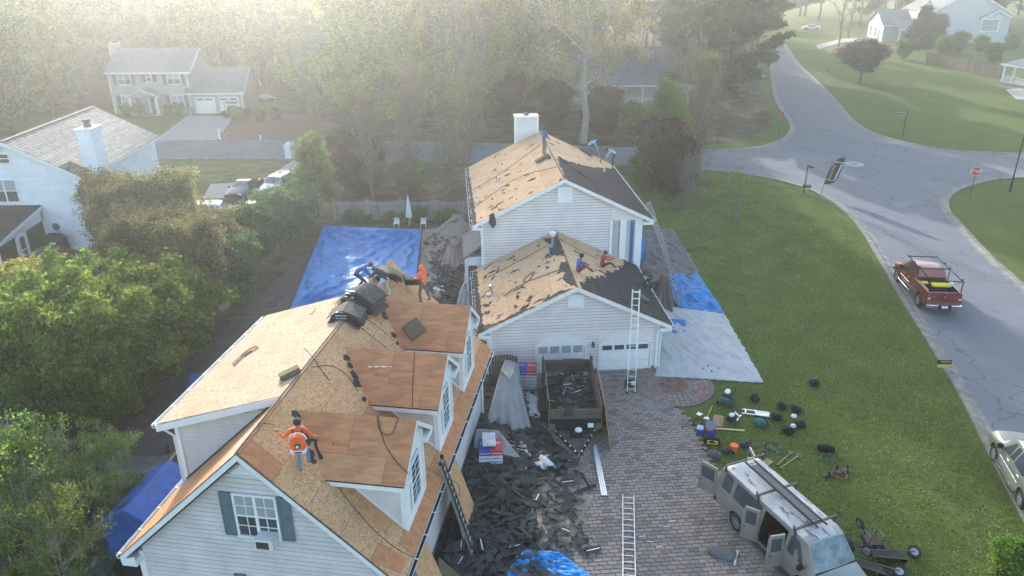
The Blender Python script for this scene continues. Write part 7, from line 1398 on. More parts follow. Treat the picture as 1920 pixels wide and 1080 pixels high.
# ================================================================== ladders
L1 = ladder('extension_ladder', 'bright aluminium extension ladder leaning on the garage gable', 5.1, .38, 16, 'alu', dbl=.35); p_ = at(1183, 737); lay(L1, p_, Vector((p_.x+.25, 34.45-.1, 4.75)))
bl_ = at(888, 1040); tp_ = NM @ Vector((EU+.1, 5.0, RZ-SL*EU)); tp2 = Vector(bl_)+(tp_-bl_)*1.22; L2 = ladder('extension_ladder', 'dull aluminium ladder leaning on the gutter of the dormered house', (tp2-bl_).length, .44, 15, 'alu_dull', dbl=.12, col2='steel_dark'); lay(L2, bl_, tp2)
for s_ in (-1, 1): MB().ell(((tp2-bl_).length, s_*.21, .05), .07, 0, 8, 6).build('rail_bumper', MATS['black'], L2)
a_, b_ = at(1180, 1100, .05), at(1178, 929, .05); L3 = ladder('straight_ladder', 'pale aluminium ladder lying flat on the paved drive', (b_-a_).length, .43, 15, 'alu', feet=False); lay(L3, a_, b_)
a_ = at(1278, 572, .0); b_ = CM @ Vector((MC+MU+.15, 9.2, ME+.1)); b2 = Vector(a_)+(b_-a_)*1.1; L4 = ladder('extension_ladder', 'long aluminium ladder leaning on the right eave of the two-storey house', (b2-a_).length, .42, 24, 'alu_dull', dbl=.3); lay(L4, a_, b2)
L5 = ladder('stepladder_section', 'short dark ladder section lying on the lawn beside the charcoal sheet', 2.0, .4, 6, 'steel_dark', feet=False); lay(L5, at(1282, 471, .05), at(1308, 466, .05))
lh = E('shingle_hoist', 'ladder hoist motor at the foot of the garage ladder', 'hoist', at(1183, 728)+V3(0, .1, 0)); MB().box(-.28, .28, -.12, .12, .1, .4).build('motor', MATS['dark'], lh, bevel=.03); MB().box(.0, .22, -.16, -.1, .2, .42).build('engine_cover', MATS['white_dirty'], lh, bevel=.02); MB().tube([(-.25, 0, 0), (-.25, 0, .2)], .05).build('foot', MATS['black'], lh); MB().tube([(.25, 0, 0), (.25, 0, .2)], .05).build('foot', MATS['black'], lh)
# ================================================================== roof clutter
def rope(label, pts, r=.012, mat='rope', cat='rope', name='safety_rope'): o = MB().tube(smooth([Vector(p) for p in pts], 2), r, 5).build(name, MATS[mat], None, smooth=True); return tag(o, label, cat)
def NR(x, y, h=.035): return NM @ (onroof(NH, x, y, (0, 0, RZ), (SL, 0, 1))+V3(0, 0, h))
def NL(x, y, h=.06): return NM @ (onroof(NH, x, y, (0, 0, RZ+.03), (-ssl, 0, 1))+V3(0, 0, h))
def GLp(x, y, h=.05): return CM @ (onroof(CH, x, y, (0, 0, GZ), (-gs, 0, 1))+V3(0, 0, h))
def GRp(x, y, h=.06): return CM @ (onroof(CH, x, y, (0, 0, GZ), (gs, 0, 1))+V3(0, 0, h))
def MLp(x, y, h=.05): return CM @ (onroof(CH, x, y, (MC, 0, MZ), (-ms, 0, 1))+V3(0, 0, h))
def MRp(x, y, h=.06): return CM @ (onroof(CH, x, y, (MC, 0, MZ), (ms, 0, 1))+V3(0, 0, h))
rope('dark rope running from the ridge past the middle dormer of the near house', [NR(a, b) for a, b in ((585, 690), (620, 685), (648, 700), (672, 735))]); rope('rope down the near roof from the farthest shingle stack', [NR(a, b) for a, b in ((672, 612), (700, 635), (728, 656))]); rope('rope running beside the farthest dormer valley', [NR(a, b) for a, b in ((684, 598), (715, 618), (748, 650))])
rope('long rope curving down the front right slope to the gutter of the near house', [NR(a, b) for a, b in ((620, 885), (640, 925), (690, 985), (740, 1030), (775, 1047))]); DS = lambda x, y, v: NM @ (onroof(NH, x, y, (0, v, 7.06), (0, -.775, 1))+V3(0, 0, .045))
rope('rope looped over the plywood of the nearest dormer', [DS(a, b, 2.92) for a, b in ((707, 780), (710, 812), (735, 822), (747, 785))]); rope('rope crossing the nearest dormer roof diagonally', [DS(a, b, 2.92) for a, b in ((709, 782), (718, 830), (740, 865), (765, 890))]); rope('cord lying straight across the middle dormer roof', [DS(a, b, 7.03) for a, b in ((778, 662), (775, 700), (773, 765))])
rope('safety line from the ridge to the hand of the orange-shirted roofer', [NR(484, 795), NR(515, 800, .1), OP+V3(-.58, .14, 1.26)]); rope('long sagging line across the yard to the bushes', [NM @ Vector((-4.3, 11.3, 6.0)), at(440, 596, 4.0), at(385, 600, 3.2)], .01)
rope('reddish cord coiled on the pale far slope of the near house', [NL(a, b) for a, b in ((440, 688), (452, 668), (470, 655), (486, 650), (480, 658), (462, 666), (445, 682), (434, 686), (450, 672), (472, 660))], .022, 'hose_red'); rope('faint cord on the shed dormer sheets near the shingle stack', [NL(a, b) for a, b in ((580, 592), (588, 588), (592, 580))])
rope('cord crossing the shed roof toward the ridge', [NR(571, 656, .06), NR(590, 675, .05), NR(605, 700, .05), NR(618, 715)])
rope('rope with a loop lying on the left slope of the garage roof', [GLp(a, b) for a, b in ((944, 557), (968, 540), (990, 530), (1003, 512), (1001, 510), (985, 522), (978, 532), (1010, 522), (1060, 503))], .022, 'hose_red'); rope('rope running up the left slope of the garage roof to the ridge', [GLp(a, b) for a, b in ((914, 522), (960, 498), (1026, 462))], .014)
rope('rope on the right slope of the garage roof', [GRp(a, b) for a, b in ((1050, 450), (1085, 470), (1120, 487))], .014); rope('upper rope across the left slope of the far roof', [MLp(a, b) for a, b in ((885, 358), (935, 330), (980, 297), (1014, 272))], .014); rope('lower rope across the left slope of the far roof', [MLp(a, b) for a, b in ((888, 392), (930, 360), (975, 330), (1045, 314))], .014)
rope('coil of dark rope on the garden path', [at(a, b, .04) for a, b in ((500, 570), (530, 560), (525, 545), (515, 560), (520, 575), (495, 575))], .03)
rope('loose cables hanging by the ladder on the near gutter', [NR(800, 880, .05), NR(835, 900, .05), NR(862, 905, .0), at(862, 935, 1.0)], .012)
def pad(label, p, rz, nrm, sx, sy, h): t = E('foam_pad', label, 'foam pad', p); x = V3(math.cos(rz), math.sin(rz), 0); n = Vector(nrm).normalized(); y = n.cross(x).normalized(); x = y.cross(n); t.rotation_euler = Matrix((x, y, n)).transposed().to_euler(); MB().box(-sx/2, sx/2, -sy/2, sy/2, 0, h).build('foam_block', MATS['foam'], t, bevel=.03); return t
nr_ = NM.to_3x3() @ V3(0, -.775, 1); pad('square brown foam pad on the farthest dormer roof', DS(777, 620, 11.08), .75, nr_, .72, .72, .12); pad('greenish foam pad at the ridge of the near house', NM @ (onroof(NH, 545, 705, (0, 0, RZ+.03), (-ssl, 0, 1))+V3(0, 0, .05)), .45, NM.to_3x3() @ V3(-ssl, 0, 1), .68, .42, .16)
pad('long foam pad under the feet of the blue-sweatshirt roofer', CP(1018, 300, -1)-V3(0, 0, .0), .35, CM.to_3x3() @ V3(-ms, 0, 1), .95, .42, .16); pad('foam pad on the shingled slope above the garage ladder top', GRp(1200, 560), -.75, CM.to_3x3() @ V3(gs, 0, 1), .95, .36, .16); pad('foam pad beside the light blue roofer at the far ridge', MRp(1098, 288), -.5, CM.to_3x3() @ V3(ms, 0, 1), .9, .35, .14)
# bowed stacks of shingle sheets draped over the ridge
def stack(label, v, n, w_, Lr, rz=0, uo=0., lift=.0, seed=1):
    t = E('shingle_stack', label, 'shingle stack', NM @ Vector((uo, v, RZ+lift)), -.155+rz, 'shingle stacks draped over the ridge'); q = random.Random(seed)
    for i in range(n):
        m = MB(); L_ = Lr*q.uniform(.85, 1.1); W_ = w_*q.uniform(.8, 1.05); sh_ = q.uniform(-.14, .14); P = []
        for k in range(11): s_ = -1+k/5; u = s_*L_; P.append((u+sh_, -.80*(abs(u)**1.35)*(.9-i*.018)+.035*i+.05))
        m.loft([[(x, y, z+.016) for x, z in P]+[(x, y, z) for x, z in P[::-1]] for y in (-W_/2+q.uniform(-.06, .06), 0, W_/2+q.uniform(-.06, .06))]); m.build('shingle_sheet', MATS['shingle_back' if i % 3 else 'shingle_loose'], t)
        if i % 3 == 0: MB().box(-.3, .1, -W_/2-.012, -W_/2+.05, .06+.035*i, .072+.035*i).build('strip', MATS['white_dirty'], t)
stack('bowed stack of black shingle sheets nearest the camera on the ridge', 8.7, 9, .85, .62, .1, lift=.02, seed=2); stack('largest bowed shingle stack in the middle of the ridge', 10.2, 13, 1.15, .78, -.2, lift=.04, seed=3); stack('farthest bowed shingle stack beside the roofer in pale jeans', 12.6, 8, .8, .6, .4, .25, lift=.0, seed=4)
for i in range(9): q = NR(R_.uniform(600, 780), R_.uniform(600, 1000)); o = link('felt_chip', MB().slab([(math.cos(a)*.05*R_.uniform(.5, 1), math.sin(a)*.05*R_.uniform(.5, 1), 0) for a in (0, 1, 2, 3, 4, 5)], .01).mesh('felt_chip', MATS['felt']), None, q); tag(o, 'tiny dark felt chip on the near right roof slope', 'felt chip', 'felt chips on the near roof')
# vents on garage and far roofs
def vent(label, p, r=.09, h=.5, n='turbine_vent', mat='chrome', cat='vent'): t = E(n, label, cat, p); MB().tube([(0, 0, -.1), (0, 0, h)], r*.6, 12).build('pipe', MATS['alu_dull'], t); MB().tube([(0, 0, h), (0, 0, h+.1), (0, 0, h+.12), (0, 0, h+.25), (0, 0, h+.3)], [r*.7, r*.8, r*1.7, r*1.9, r*.7], 14).build('cap', MATS[mat], t); MB().box(-.28, .28, -.22, .22, -.06, -.0).build('flashing', MATS['alu_dull'], t); return t
vent('tall shiny metal vent near the garage roof ridge', GLp(1036, 462), .11, .55, mat='white'); vent('short metal vent low on the left slope of the garage roof', GLp(922, 552), .08, .22); 
for a, b, lb in ((934, 342, 'upper white vent pipe on the far roof'), (897, 378, 'lower white vent pipe on the far roof')): t = E('vent_pipe', lb, 'vent', MLp(a, b)); MB().tube([(0, 0, -.1), (0, 0, .35)], .05, 10).build('pipe', MATS['white'], t)
fl = E('felt_flap', 'dark felt rag hanging over the lower rake of the far roof', 'felt', CM @ Vector((MC-MU+1.15, M0-.06, MZ-ms*4.1))); MB().slab([(-.15, 0, .1), (.1, 0, .2), (.22, -.02, -.5), (0, -.03, -.75), (-.2, -.02, -.4)], .012, nrm=(0, -1, 0)).build('rag', MATS['felt'], fl)
MB().slab([(0, 0, 0), (1.1, 0, .08), (1.1, .35, .1), (0, .4, 0)], .02)
for i, (a, b) in enumerate(((1062, 308), (1082, 322), (1100, 335))): o = MB().box(-.75, .75, -.09, .09, 0, .05).build('felt_roll', MATS['shingle_loose'], None, loc=MRp(a, b)); o.rotation_euler = (math.radians(0), .35, math.radians(-48)); tag(o, ('uppermost', 'middle', 'lowest')[i]+' strip of loose shingles lying on the far dark slope', 'shingles')
t = E('roof_staples_strip', 'row of small grey nail strips on the middle dormer plywood', 'nail strips', DS(708, 692, 7.03)); [MB().box(x, x+w_, -.04, .04, 0, .05).build('strip', MATS['alu_dull'], t) for x, w_ in ((-.3, .1), (-.12, .18), (.14, .2), (.42, .1))]
# ================================================================== yard debris
sheet('debris_bed', pxs([(880, 690), (925, 700), (1000, 735), (1015, 800), (1060, 850), (1068, 890), (1040, 900), (1050, 960), (1030, 1040), (1000, 1100), (960, 1300), (760, 1300), (800, 1080), (860, 860)]), 'debris_bed', .06, .14)
sheet('rear_debris_bed', pxs([(800, 455), (880, 445), (886, 520), (890, 600), (800, 600), (800, 560), (812, 500)]), 'debris_bed', .05, .14)
gpoly = pxs([(872, 850), (900, 790), (930, 800), (960, 812), (1010, 800), (1060, 850), (1100, 905), (1105, 925), (1080, 970), (1110, 1030), (1050, 1060), (1040, 1120), (960, 1150), (800, 1150), (840, 1000)])
gx = [p.x for p in gpoly]; gy = [p.y for p in gpoly]; cnt = 0
while cnt < 205:
    x, y = rr.uniform(min(gx), max(gx)), rr.uniform(min(gy), max(gy))
    if not inpoly(x, y, gpoly) or (x > 1.2 and rr.random() < .45): continue
    h = .16+.32*math.exp(-((x+.4)/1.3)**2-((y-23)/2.6)**2)*rr.random(); shingle_piece((x, y, h), rr.uniform(0, 6.28), (rr.uniform(-.22, .22), rr.uniform(-.22, .22)), 'torn shingles strewn beside the near house', 'torn charcoal shingle strewn on the ground beside the near house', s=rr.uniform(.85, 1.3)); cnt += 1
for i, (a, b, rz, k, lb) in enumerate(((1222 and 1112, 1030, .35, 0, 'whole shingle strip with white stripe beside the bottom blue tarp'), (1045, 1045, -.25, 3, 'shingle strip with a white stripe lying on the bottom blue tarp'), (1065, 995, -.5, 0, 'shingle strip with white stripe at the edge of the tan cloth'), (1065, 888, -.4, 2, 'dark shingle near the upper corner of the tan cloth'), (1055, 852, 1.0, 1, 'separate dark shingle on the pavers below the trailer tongue'), (1100, 915, .5, 4, 'dark shingle over the right corner of the tan cloth'), (1040, 975, 1.3, 3, 'striped shingle crossing the middle of the tan cloth'))): shingle_piece(at(a, b, .12), rz, (.05, .04), None, lb, k=k, s=1.25)
hm_ = MB()                                            # fine rubble too small to pick apart
for i in range(3600):
    x, y = rr.uniform(min(gx)-.3, max(gx)), rr.uniform(min(gy), max(gy)+6)
    if not (inpoly(x, y, gpoly) or (-2.6 < x < -.0 and 26 < y < 33)) or (x > .9 and rr.random() < .8): continue
    s_ = rr.choice((.05, .08, .14, .22, .32)); c = Vector((x, y, .09+rr.uniform(0, .12))); an = rr.uniform(0, 6.28); t1, t2 = rr.uniform(-.15, .15), rr.uniform(-.15, .15); hm_.slab([c+Vector((math.cos(an)*p*s_-math.sin(an)*q*s_*.42, math.sin(an)*p*s_+math.cos(an)*q*s_*.42, (p*t1+q*t2)*s_)) for p, q in ((-1, -1), (rr.uniform(.5, 1), -1), (1, rr.uniform(.2, 1)), (-.9, 1))], .008, rr.choice((0, 0, 1)))
o = hm_.build('roofing_rubble', [MATS['shingle_loose'], MATS['shingle_back']], None, kind='stuff'); o['label'] = 'fine roofing rubble covering the ground beside the near house'
hm_ = MB(); rp = pxs([(795, 440), (880, 440), (884, 520), (890, 600), (780, 600), (785, 500)]); rx = [p.x for p in rp]; ry = [p.y for p in rp]
for i in range(2600):
    x, y = rr.uniform(min(rx), max(rx)), rr.uniform(min(ry), max(ry))
    if not inpoly(x, y, rp) or rr.random() > .35+(x-min(rx))/(max(rx)-min(rx)): continue
    s_ = rr.choice((.06, .1, .16, .24, .34)); c = Vector((x, y, .10+rr.uniform(0, .35))); hm_.slab([c+Vector((math.cos(a)*s_*rr.uniform(.4, 1), math.sin(a)*s_*rr.uniform(.4, 1), rr.uniform(-.04, .04))) for a in (0, 1.3, 2.6, 3.9, 5.1)], .008, rr.choice((0, 0, 0, 1)))
o = hm_.build('roofing_rubble', [MATS['felt'], MATS['shingle_loose']], None, kind='stuff'); o['label'] = 'torn felt and rubble heaped in the rear yard by the bay window'
for i in range(34): a, b = R_.uniform(1212, 1425), R_.uniform(598, 715); q = at(a, b, .1); inpoly(q.x, q.y, pxs([(1235, 590), (1350, 600), (1410, 700), (1240, 700)])) and tag(link('felt_chip', LMESH[i % 7], None, q, (0, 0, R_.uniform(0, 6)), scale=(.3, .3, .6)), 'small dark chip lying on the pale grey tarp', 'felt chip', 'chips on the grey tarp')
for i in range(22): q = at(R_.gauss(668, 18), R_.gauss(455, 8), .95); tag(link('felt_chip', LMESH[1+i % 6], None, q, (R_.uniform(-.2, .2), 0, R_.uniform(0, 6)), scale=(.45, .35, 1)), 'dark shingle scrap lying on the large blue tarp', 'felt chip', 'scraps on the large blue tarp')
# leaning plywood, boards, bundles
def sheetboard(label, P, mat='osb', th=.02, name='plywood_sheet', cat='plywood'): c = sum((Vector(p) for p in P), Vector())/4; n = (Vector(P[1])-Vector(P[0])).cross(Vector(P[3])-Vector(P[0])).normalized(); t = E(name, label, cat, c); MB().slab([Vector(p)-c for p in P], th, nrm=n).build('board', MATS[mat], t); return t
def nhp(u, v, z): return NM @ Vector((u, v, z))
sheetboard('upright osb board leaning under the gutter behind the leaning ladder', [nhp(4.9, 5.6, .05), nhp(4.9, 7.6, .05), nhp(4.15, 7.5, 2.6), nhp(4.15, 6.2, 2.7)]); sheetboard('osb board leaning at the gutter by the bottom edge', [nhp(5.0, 1.6, .05), nhp(5.0, 3.0, .05), nhp(4.2, 3.0, 2.5), nhp(4.2, 1.7, 2.5)]); sheetboard('short square osb offcut behind the bottom osb board', [nhp(5.5, 3.1, .05), nhp(5.2, 3.9, .05), nhp(4.4, 3.8, 1.0), nhp(4.6, 3.0, 1.1)], 'foam')
sheetboard('tall plywood board leaning on the right side of the trailer', [(4.22, 27.75, .05), (4.45, 32.6, .05), (4.02, 32.4, 1.9), (4.0, 28.6, 1.75)], 'ply_tan')
a_, b_ = at(1133, 930, .06), at(1114, 832, .06); tr_ = E('trim_boards', 'bundle of white trim lengths lying on the drive below the trailer', 'trim boards'); [MB().box(0, (b_-a_).length*(1-.04*k), -.12+k*.08, -.05+k*.08, 0, .05).build('trim_board', MATS[('alu', 'white', 'alu')[k]], tr_) for k in range(3)]; lay(tr_, a_, b_)
gt = E('wooden_gate', 'weathered wooden gate with a scalloped top beside the shingle bundles', 'gate', (-1.05, 33.45, 0), 0)
for i in range(9): MB().box(i*.145, i*.145+.135, -.02, .0, .05, 1.62+.12*math.sin(math.pi*(i+.5)/9)).build('picket', MATS['wood_old'], gt)
for z in (.35, 1.3): MB().box(0, 1.3, -.06, -.021, z, z+.1).build('rail', MATS['wood_old'], gt)
MB().bar((.05, -.045, .45), (1.25, -.045, 1.25), .1, .03, up=(0, 1, 0)).build('brace', MATS['wood_old'], gt); MB().box(-.14, -.02, -.08, .04, 0, 1.9).build('post', MATS['wood_old'], gt)
def bundles(label, p, rz, nl, cover=False):
    t = E('shingle_pallet', label, 'shingle bundles', p, rz, 'pallets of wrapped shingle bundles'); MB().box(-.5, .5, -.45, .45, 0, .1).build('pallet', MATS['wood_fence'], t)
    for k in range(nl):
        for s_ in (0, 1):
            b = MB().box(-.5+s_*.505, -.005+s_*.505, -.45, .45, .1+k*.085, .178+k*.085).build('bundle', MATS['bluelogo' if (k > nl-4 and s_ == 0) else 'redlogo' if k > nl-4 else 'plastic'], t, bevel=.01); MB().box(-.48+s_*.505, -.03+s_*.505, -.455, -.4505, .115+k*.085, .145+k*.085).build('label_strip', MATS['bluelogo' if k % 2 else 'paper'], b)
    for x in (-.25, .25):
        cu = bpy.data.curves.new('wording', 'FONT'); cu.body = 'GAF'; cu.size = .2; cu.align_x = 'CENTER'; o = link('wording', bpy.data.objects.new('x', cu).to_mesh().copy(), t, (x, -.08, .18+nl*.085)); o.data.materials.append(MATS['paper'])
    return t
bundles('tall pallet of blue and red wrapped shingle bundles between the gate and the trailer', (.68, 33.35, 0), -.05, 12); pb2 = bundles('low pallet of wrapped shingle bundles under a torn grey sheet', at(920, 862), .05, 8)
drape('grey_cover', 'torn pale sheet flung over the low pallet of bundles', 'tarp', [at(893, 805, .95), at(935, 808, .95), at(978, 862, .1), at(888, 840, .4)], 'tarp_cover', 24, .1, 23); drape('plastic_sheet', 'white printed wrapper on top of the low pallet', 'sheet', [at(903, 812, .98), at(928, 812, .98), at(930, 838, .85), at(905, 838, .85)], 'plastic', 14, .06, 24)
tb_ = E('folded_tarp_bundle', 'rolled dark grey tarp with pale hem lying on the pavers by the van', 'tarp', at(1355, 1042), -.4); MB().loft([[(x, math.cos(a)*r_*1.9, .12+math.sin(a)*r_) for a in [k*.7 for k in range(9)]] for x, r_ in ((-.55, .06), (-.4, .12), (0, .15), (.35, .14), (.45, .1))]).build('roll', MATS['tarp_charcoal'], tb_); MB().box(.42, .5, -.35, .3, .02, .14).build('hem', MATS['plastic'], tb_)
# ================================================================== street things
def post_text(par, body, size, loc, rot, mat, depth=.004, name='lettering'): cu = bpy.data.curves.new(name, 'FONT'); cu.body = body; cu.size = size; cu.align_x = 'CENTER'; cu.align_y = 'CENTER'; cu.extrude = depth; cu.resolution_u = 3; tmp = bpy.data.objects.new('x', cu); me = tmp.to_mesh().copy(); bpy.data.objects.remove(tmp); me.materials.clear(); me.materials.append(MATS[mat]); return link(name, me, par, loc, rot)
def stop(label, p, rz, front):
    t = E('stop_sign', label, 'sign', p, rz); MB().tube([(0, 0, 0), (0, 0, 2.5)], .035, 6).build('pole', MATS['steel_dark'], t); oc = [(math.cos(math.pi/8+i*math.pi/4), math.sin(math.pi/8+i*math.pi/4)) for i in range(8)]
    r = .42; f = MB().slab([(x*r, -.05, 2.35+z*r) for x, z in oc], .01, nrm=(0, -1, 0)).build('rim', MATS['white' if front else 'alu_dull'], t); MB().slab([(x*r*.93, -.056, 2.35+z*r*.93) for x, z in oc], .008, nrm=(0, -1, 0)).build('face', MATS['redlogo' if front else 'maroon'], t)
    if front: post_text(t, 'STOP', .36, (0, -.062, 2.35), (math.pi/2, 0, 0), 'white')
    return t
stop('red octagonal stop sign at the right street corner', at(1818, 371), -.25, True); stop('back-turned stop sign on the corner by the pines', at(1460, 254), .3, False)
t = E('street_name_sign', 'black post with a small white street name blade on the far lawn', 'sign', at(1692, 256), -.15); MB().tube([(0, 0, 0), (0, 0, 2.9)], .05, 6).build('pole', MATS['black'], t); MB().box(-1.1, -.02, -.012, .012, 2.62, 2.86).build('blade', MATS['steel_dark'], t); post_text(t, 'Brentford Dr', .19, (-.56, -.016, 2.74), (math.pi/2, 0, 0), 'white')
t = E('street_name_sign', 'black post with a narrow sign blade seen edge-on by the near kerb', 'sign', at(1507, 363), 0); MB().tube([(0, 0, 0), (0, 0, 2.6)], .045, 6).build('pole', MATS['black'], t); MB().slab([(.02, 0, 2.55), (.35, -.55, 2.55), (.35, -.55, 2.38), (.02, 0, 2.38)], .02, nrm=(.8, .5, 0)).build('blade', MATS['dark'], t)
def yard_sign(label, p, rz, gold=False):
    t = E('yard_sign', label, 'sign', p, rz); h = .62; MB().box(-.36, .36, -.01, .01, .3, .3+h*.72).build('board', MATS['dark'], t); [MB().tube([(x, 0, 0), (x, 0, .32)], .008).build('stake', MATS['steel_dark'], t) for x in (-.2, .2)]; MB().box(-.355, .355, -.015, -.0105, .36, .50).build('gold_band', MATS['gold'], t); post_text(t, 'ROOFING', .11, (.05, -.014, .65), (math.pi/2, 0, 0), 'cream'); MB().box(-.3, .3, -.015, -.0105, .315, .345).build('number_strip', MATS['cream'], t); return t
yard_sign('small black and gold roofer sign at the kerb near the lower street bend', at(1766, 699), -.05); yard_sign('small dark yard sign in front of the street sign post', at(1511, 362), -.15)
ff = E('feather_flag', 'tall black feather flag with white and gold lettering on the lawn by the kerb', 'flag', at(1541, 366), -.05); M_ = MB(); pts = []
fz = lambda s: 1.0+s*2.3
P1 = [(.05+.42*s+.55*s**4, fz(s)) for s in (0, .2, .4, .6, .8, 1)]; W1 = [(.30, .95), (.85, 1.15), (1.15, 1.6), (1.32, 2.2), (1.42, 2.8), (1.48, 3.35)]
M_.loft([[(x, 0, z) for x, z in P1], [(x, .006, z) for x, z in W1]], closed=False, cap=False); fo = M_.build('banner', MATS['dark'], ff); fo.modifiers.new('s', 'SOLIDIFY').thickness = .01; MB().tube([(-.1, 0, 0), (.03, 0, 1.0), (.24, 0, 2.0), (.45, 0, 2.8), (.8, 0, 3.2), (1.48, 0, 3.38)], .018).build('pole', MATS['black'], ff)
post_text(ff, 'ROOFING', .30, (.55, -.03, 2.1), (math.pi/2, math.radians(-75), 0), 'gold'); MB().slab([(.62, -.02, 2.95), (1.4, -.02, 2.85), (1.4, -.02, 2.91), (.62, -.02, 3.01)], .004, nrm=(0, -1, 0)).build('stripe', MATS['cream'], ff); MB().slab([(.15, -.02, 1.38), (.9, -.02, 1.3), (.9, -.02, 1.35), (.15, -.02, 1.43)], .004, nrm=(0, -1, 0)).build('stripe', MATS['cream'], ff)
for i in range(9): MB().box(.82+i*.045, .96+i*.045, -.03, -.02, 1.45+i*.15, 1.54+i*.15).build('small_lettering', MATS['paper'], ff)
t = E('lamp_post', 'slim dark lamp post rising out of the right edge', 'lamp post', at(1893, 360)); MB().tube([(0, 0, 0), (0, 0, .9), (0, 0, .95), (.02, 0, 6.5)], [.09, .09, .06, .045], 10).build('pole', MATS['black'], t); MB().tube([(.02, 0, 6.5), (.3, 0, 6.8), (.9, 0, 6.85)], .04).build('arm', MATS['black'], t); MB().ell((1.0, 0, 6.8), (.25, .12, .08)).build('lamp_head', MATS['black'], t)
for nm, lb, a, b, w_, h in (('brick_mailbox', 'white pillar mailbox at the side drive entrance', 542, 298, .62, 1.25), ('mailbox', 'small white mailbox at the grey house drive', 413, 262, .22, 1.05)): t = E(nm, lb, 'mailbox', at(a, b)); MB().box(-w_/2, w_/2, -w_/2, w_/2, 0, h).build('post', MATS['white'], t, bevel=.03); MB().tube([(-.0, -w_/2-.2, h+.1), (0, w_/2+.2, h+.1)], w_*.45 if w_ < .3 else w_*.55, 10).build('box', MATS['white'], t)
t = E('utility_box', 'small pale utility pedestal in the dry verge', 'utility box', at(489, 262)); MB().box(-.12, .12, -.1, .1, 0, .5).build('cabinet', MATS['white_dirty'], t, bevel=.02); t = E('boat_trailer', 'white trailer frame beyond the grey garage', 'trailer', at(500, 190), .6); [MB().bar((x, -2, .6), (x, 2, .6), .1, .1).build('rail', MATS['white'], t) for x in (-.7, 0, .7)]; [MB().bar((-.8, y, .75), (.8, y, .75), .15, .08).build('crossbar', MATS['white'], t) for y in (-1.8, -.6, .6, 1.8)]; [MB().tube([(x-.1, .3, .3), (x+.1, .3, .3)], .3, 12).build('wheel', MATS['rubber'], t) for x in (-.9, .9)]
t = E('recycling_bin', 'blue bin beside the left grey garage door', 'bin', at(357, 217)); MB().loft([[(-.25, -.25, 0), (.25, -.25, 0), (.25, .25, 0), (-.25, .25, 0)], [(-.32, -.32, 1.0), (.32, -.32, 1.0), (.32, .32, 1.0), (-.32, .32, 1.0)]]).build('bin_body', MATS['tealbag'], t); MB().box(-.33, .33, -.36, .33, 1.0, 1.06).build('lid', MATS['denim'], t)
for a, b, lb in ((1523, 122, 'green hydrant-like marker on the far verge'), (1551, 135, 'small grey meter box on the far lawn')): t = E('verge_marker', lb, 'marker', at(a, b)); MB().tube([(0, 0, 0), (0, 0, .45), (0, 0, .55)], [.14, .14, .05], 8).build('post', MATS['greenbag' if a == 1523 else 'grey'], t)
# ================================================================== bags and tools on the lawn
def blob(par, name, mat, c, r, seed, k=.12): 
    m = MB(); m.ell(c, r, 0, 16, 10); o = m.mesh(name, MATS[mat], True); 
    for v in o.vertices: n = NZ.noise(v.co*7+V3(seed, 0, 0)); v.co += v.co.normalized()*n*k*max(r); v.co.z = max(.0, v.co.z)
    return link(name, o, par)
def backpack(label, x, y, rz, mat='black', s=1., grp='bags left on the lawn'):
    t = E('backpack', label, 'backpack', at(x, y), rz, grp); t.scale = (s,)*3; sd = x*.37; blob(t, 'main_pocket', mat, (0, 0, .14), (.27, .19, .17), sd); blob(t, 'front_pocket', mat, (.02, -.16, .1), (.17, .09, .10), sd+3)
    for k in (-1, 1): MB().tube([(-.12+k*.02, k*.1, .28), (-.28, k*.13, .2), (-.34, k*.14, .04), (-.2, k*.17, .02)], .02, 5).build('strap', MATS['dark'], t)
    MB().tube([(.16, -.05, .27), (.25, 0, .32), (.16, .05, .27)], .012, 5).build('handle', MATS['dark'], t); return t
for a in (('black backpack alone on the lawn near the tarp tip', 1527, 722, .3), ('black backpack right of the generator', 1414, 750, .9), ('round black bag left of the pair on the upper lawn', 1464, 765, 1.2), ('black bag with red trim right of the round bag', 1492, 772, 2.2), ('black bag in the right of the middle group', 1499, 800, .4), ('grey-black bag at the lower end of the bag group', 1478, 812, -.4), ('black flattened bag left of the middle group', 1456, 786, .1)): backpack(*a)
backpack('teal backpack below the silver rack', 1423, 798, 2.4, 'tealbag', 1.15)
def duffel(label, x, y, rz, mat='black', L_=.7, deco=None, grp=None):
    t = E('duffel_bag', label, 'bag', at(x, y), rz, grp); m = MB(); m.loft([[(q, math.cos(a)*r_, .16+math.sin(a)*r_*.85) for a in [k*.628 for k in range(10)]] for q, r_ in ((-L_/2, .1), (-L_/2+.05, .17), (0, .19), (L_/2-.05, .17), (L_/2, .1))]); m.build('bag_body', MATS[mat], t, smooth=True); MB().tube([(-.15, -.12, .28), (-.1, -.1, .4), (.1, -.1, .4), (.15, -.12, .28)], .014, 5).build('handle', MATS['dark'], t)
    if deco: MB().slab([(-.2, -.19, .1), (.25, -.19, .1), (.25, -.15, .26), (-.2, -.15, .26)], .01, nrm=(0, -1, .2)).build('patch', MATS[deco], t)
    return t
duffel('black sports bag with white strap beside the teal hose coil', 1548, 846, -.35); duffel('black tool bag with yellow patch near the van', 1334, 832, -.2, deco='yellow'); duffel('small dark purple cloth bundle behind the van rear', 1398, 838, .5, 'purple', .5)
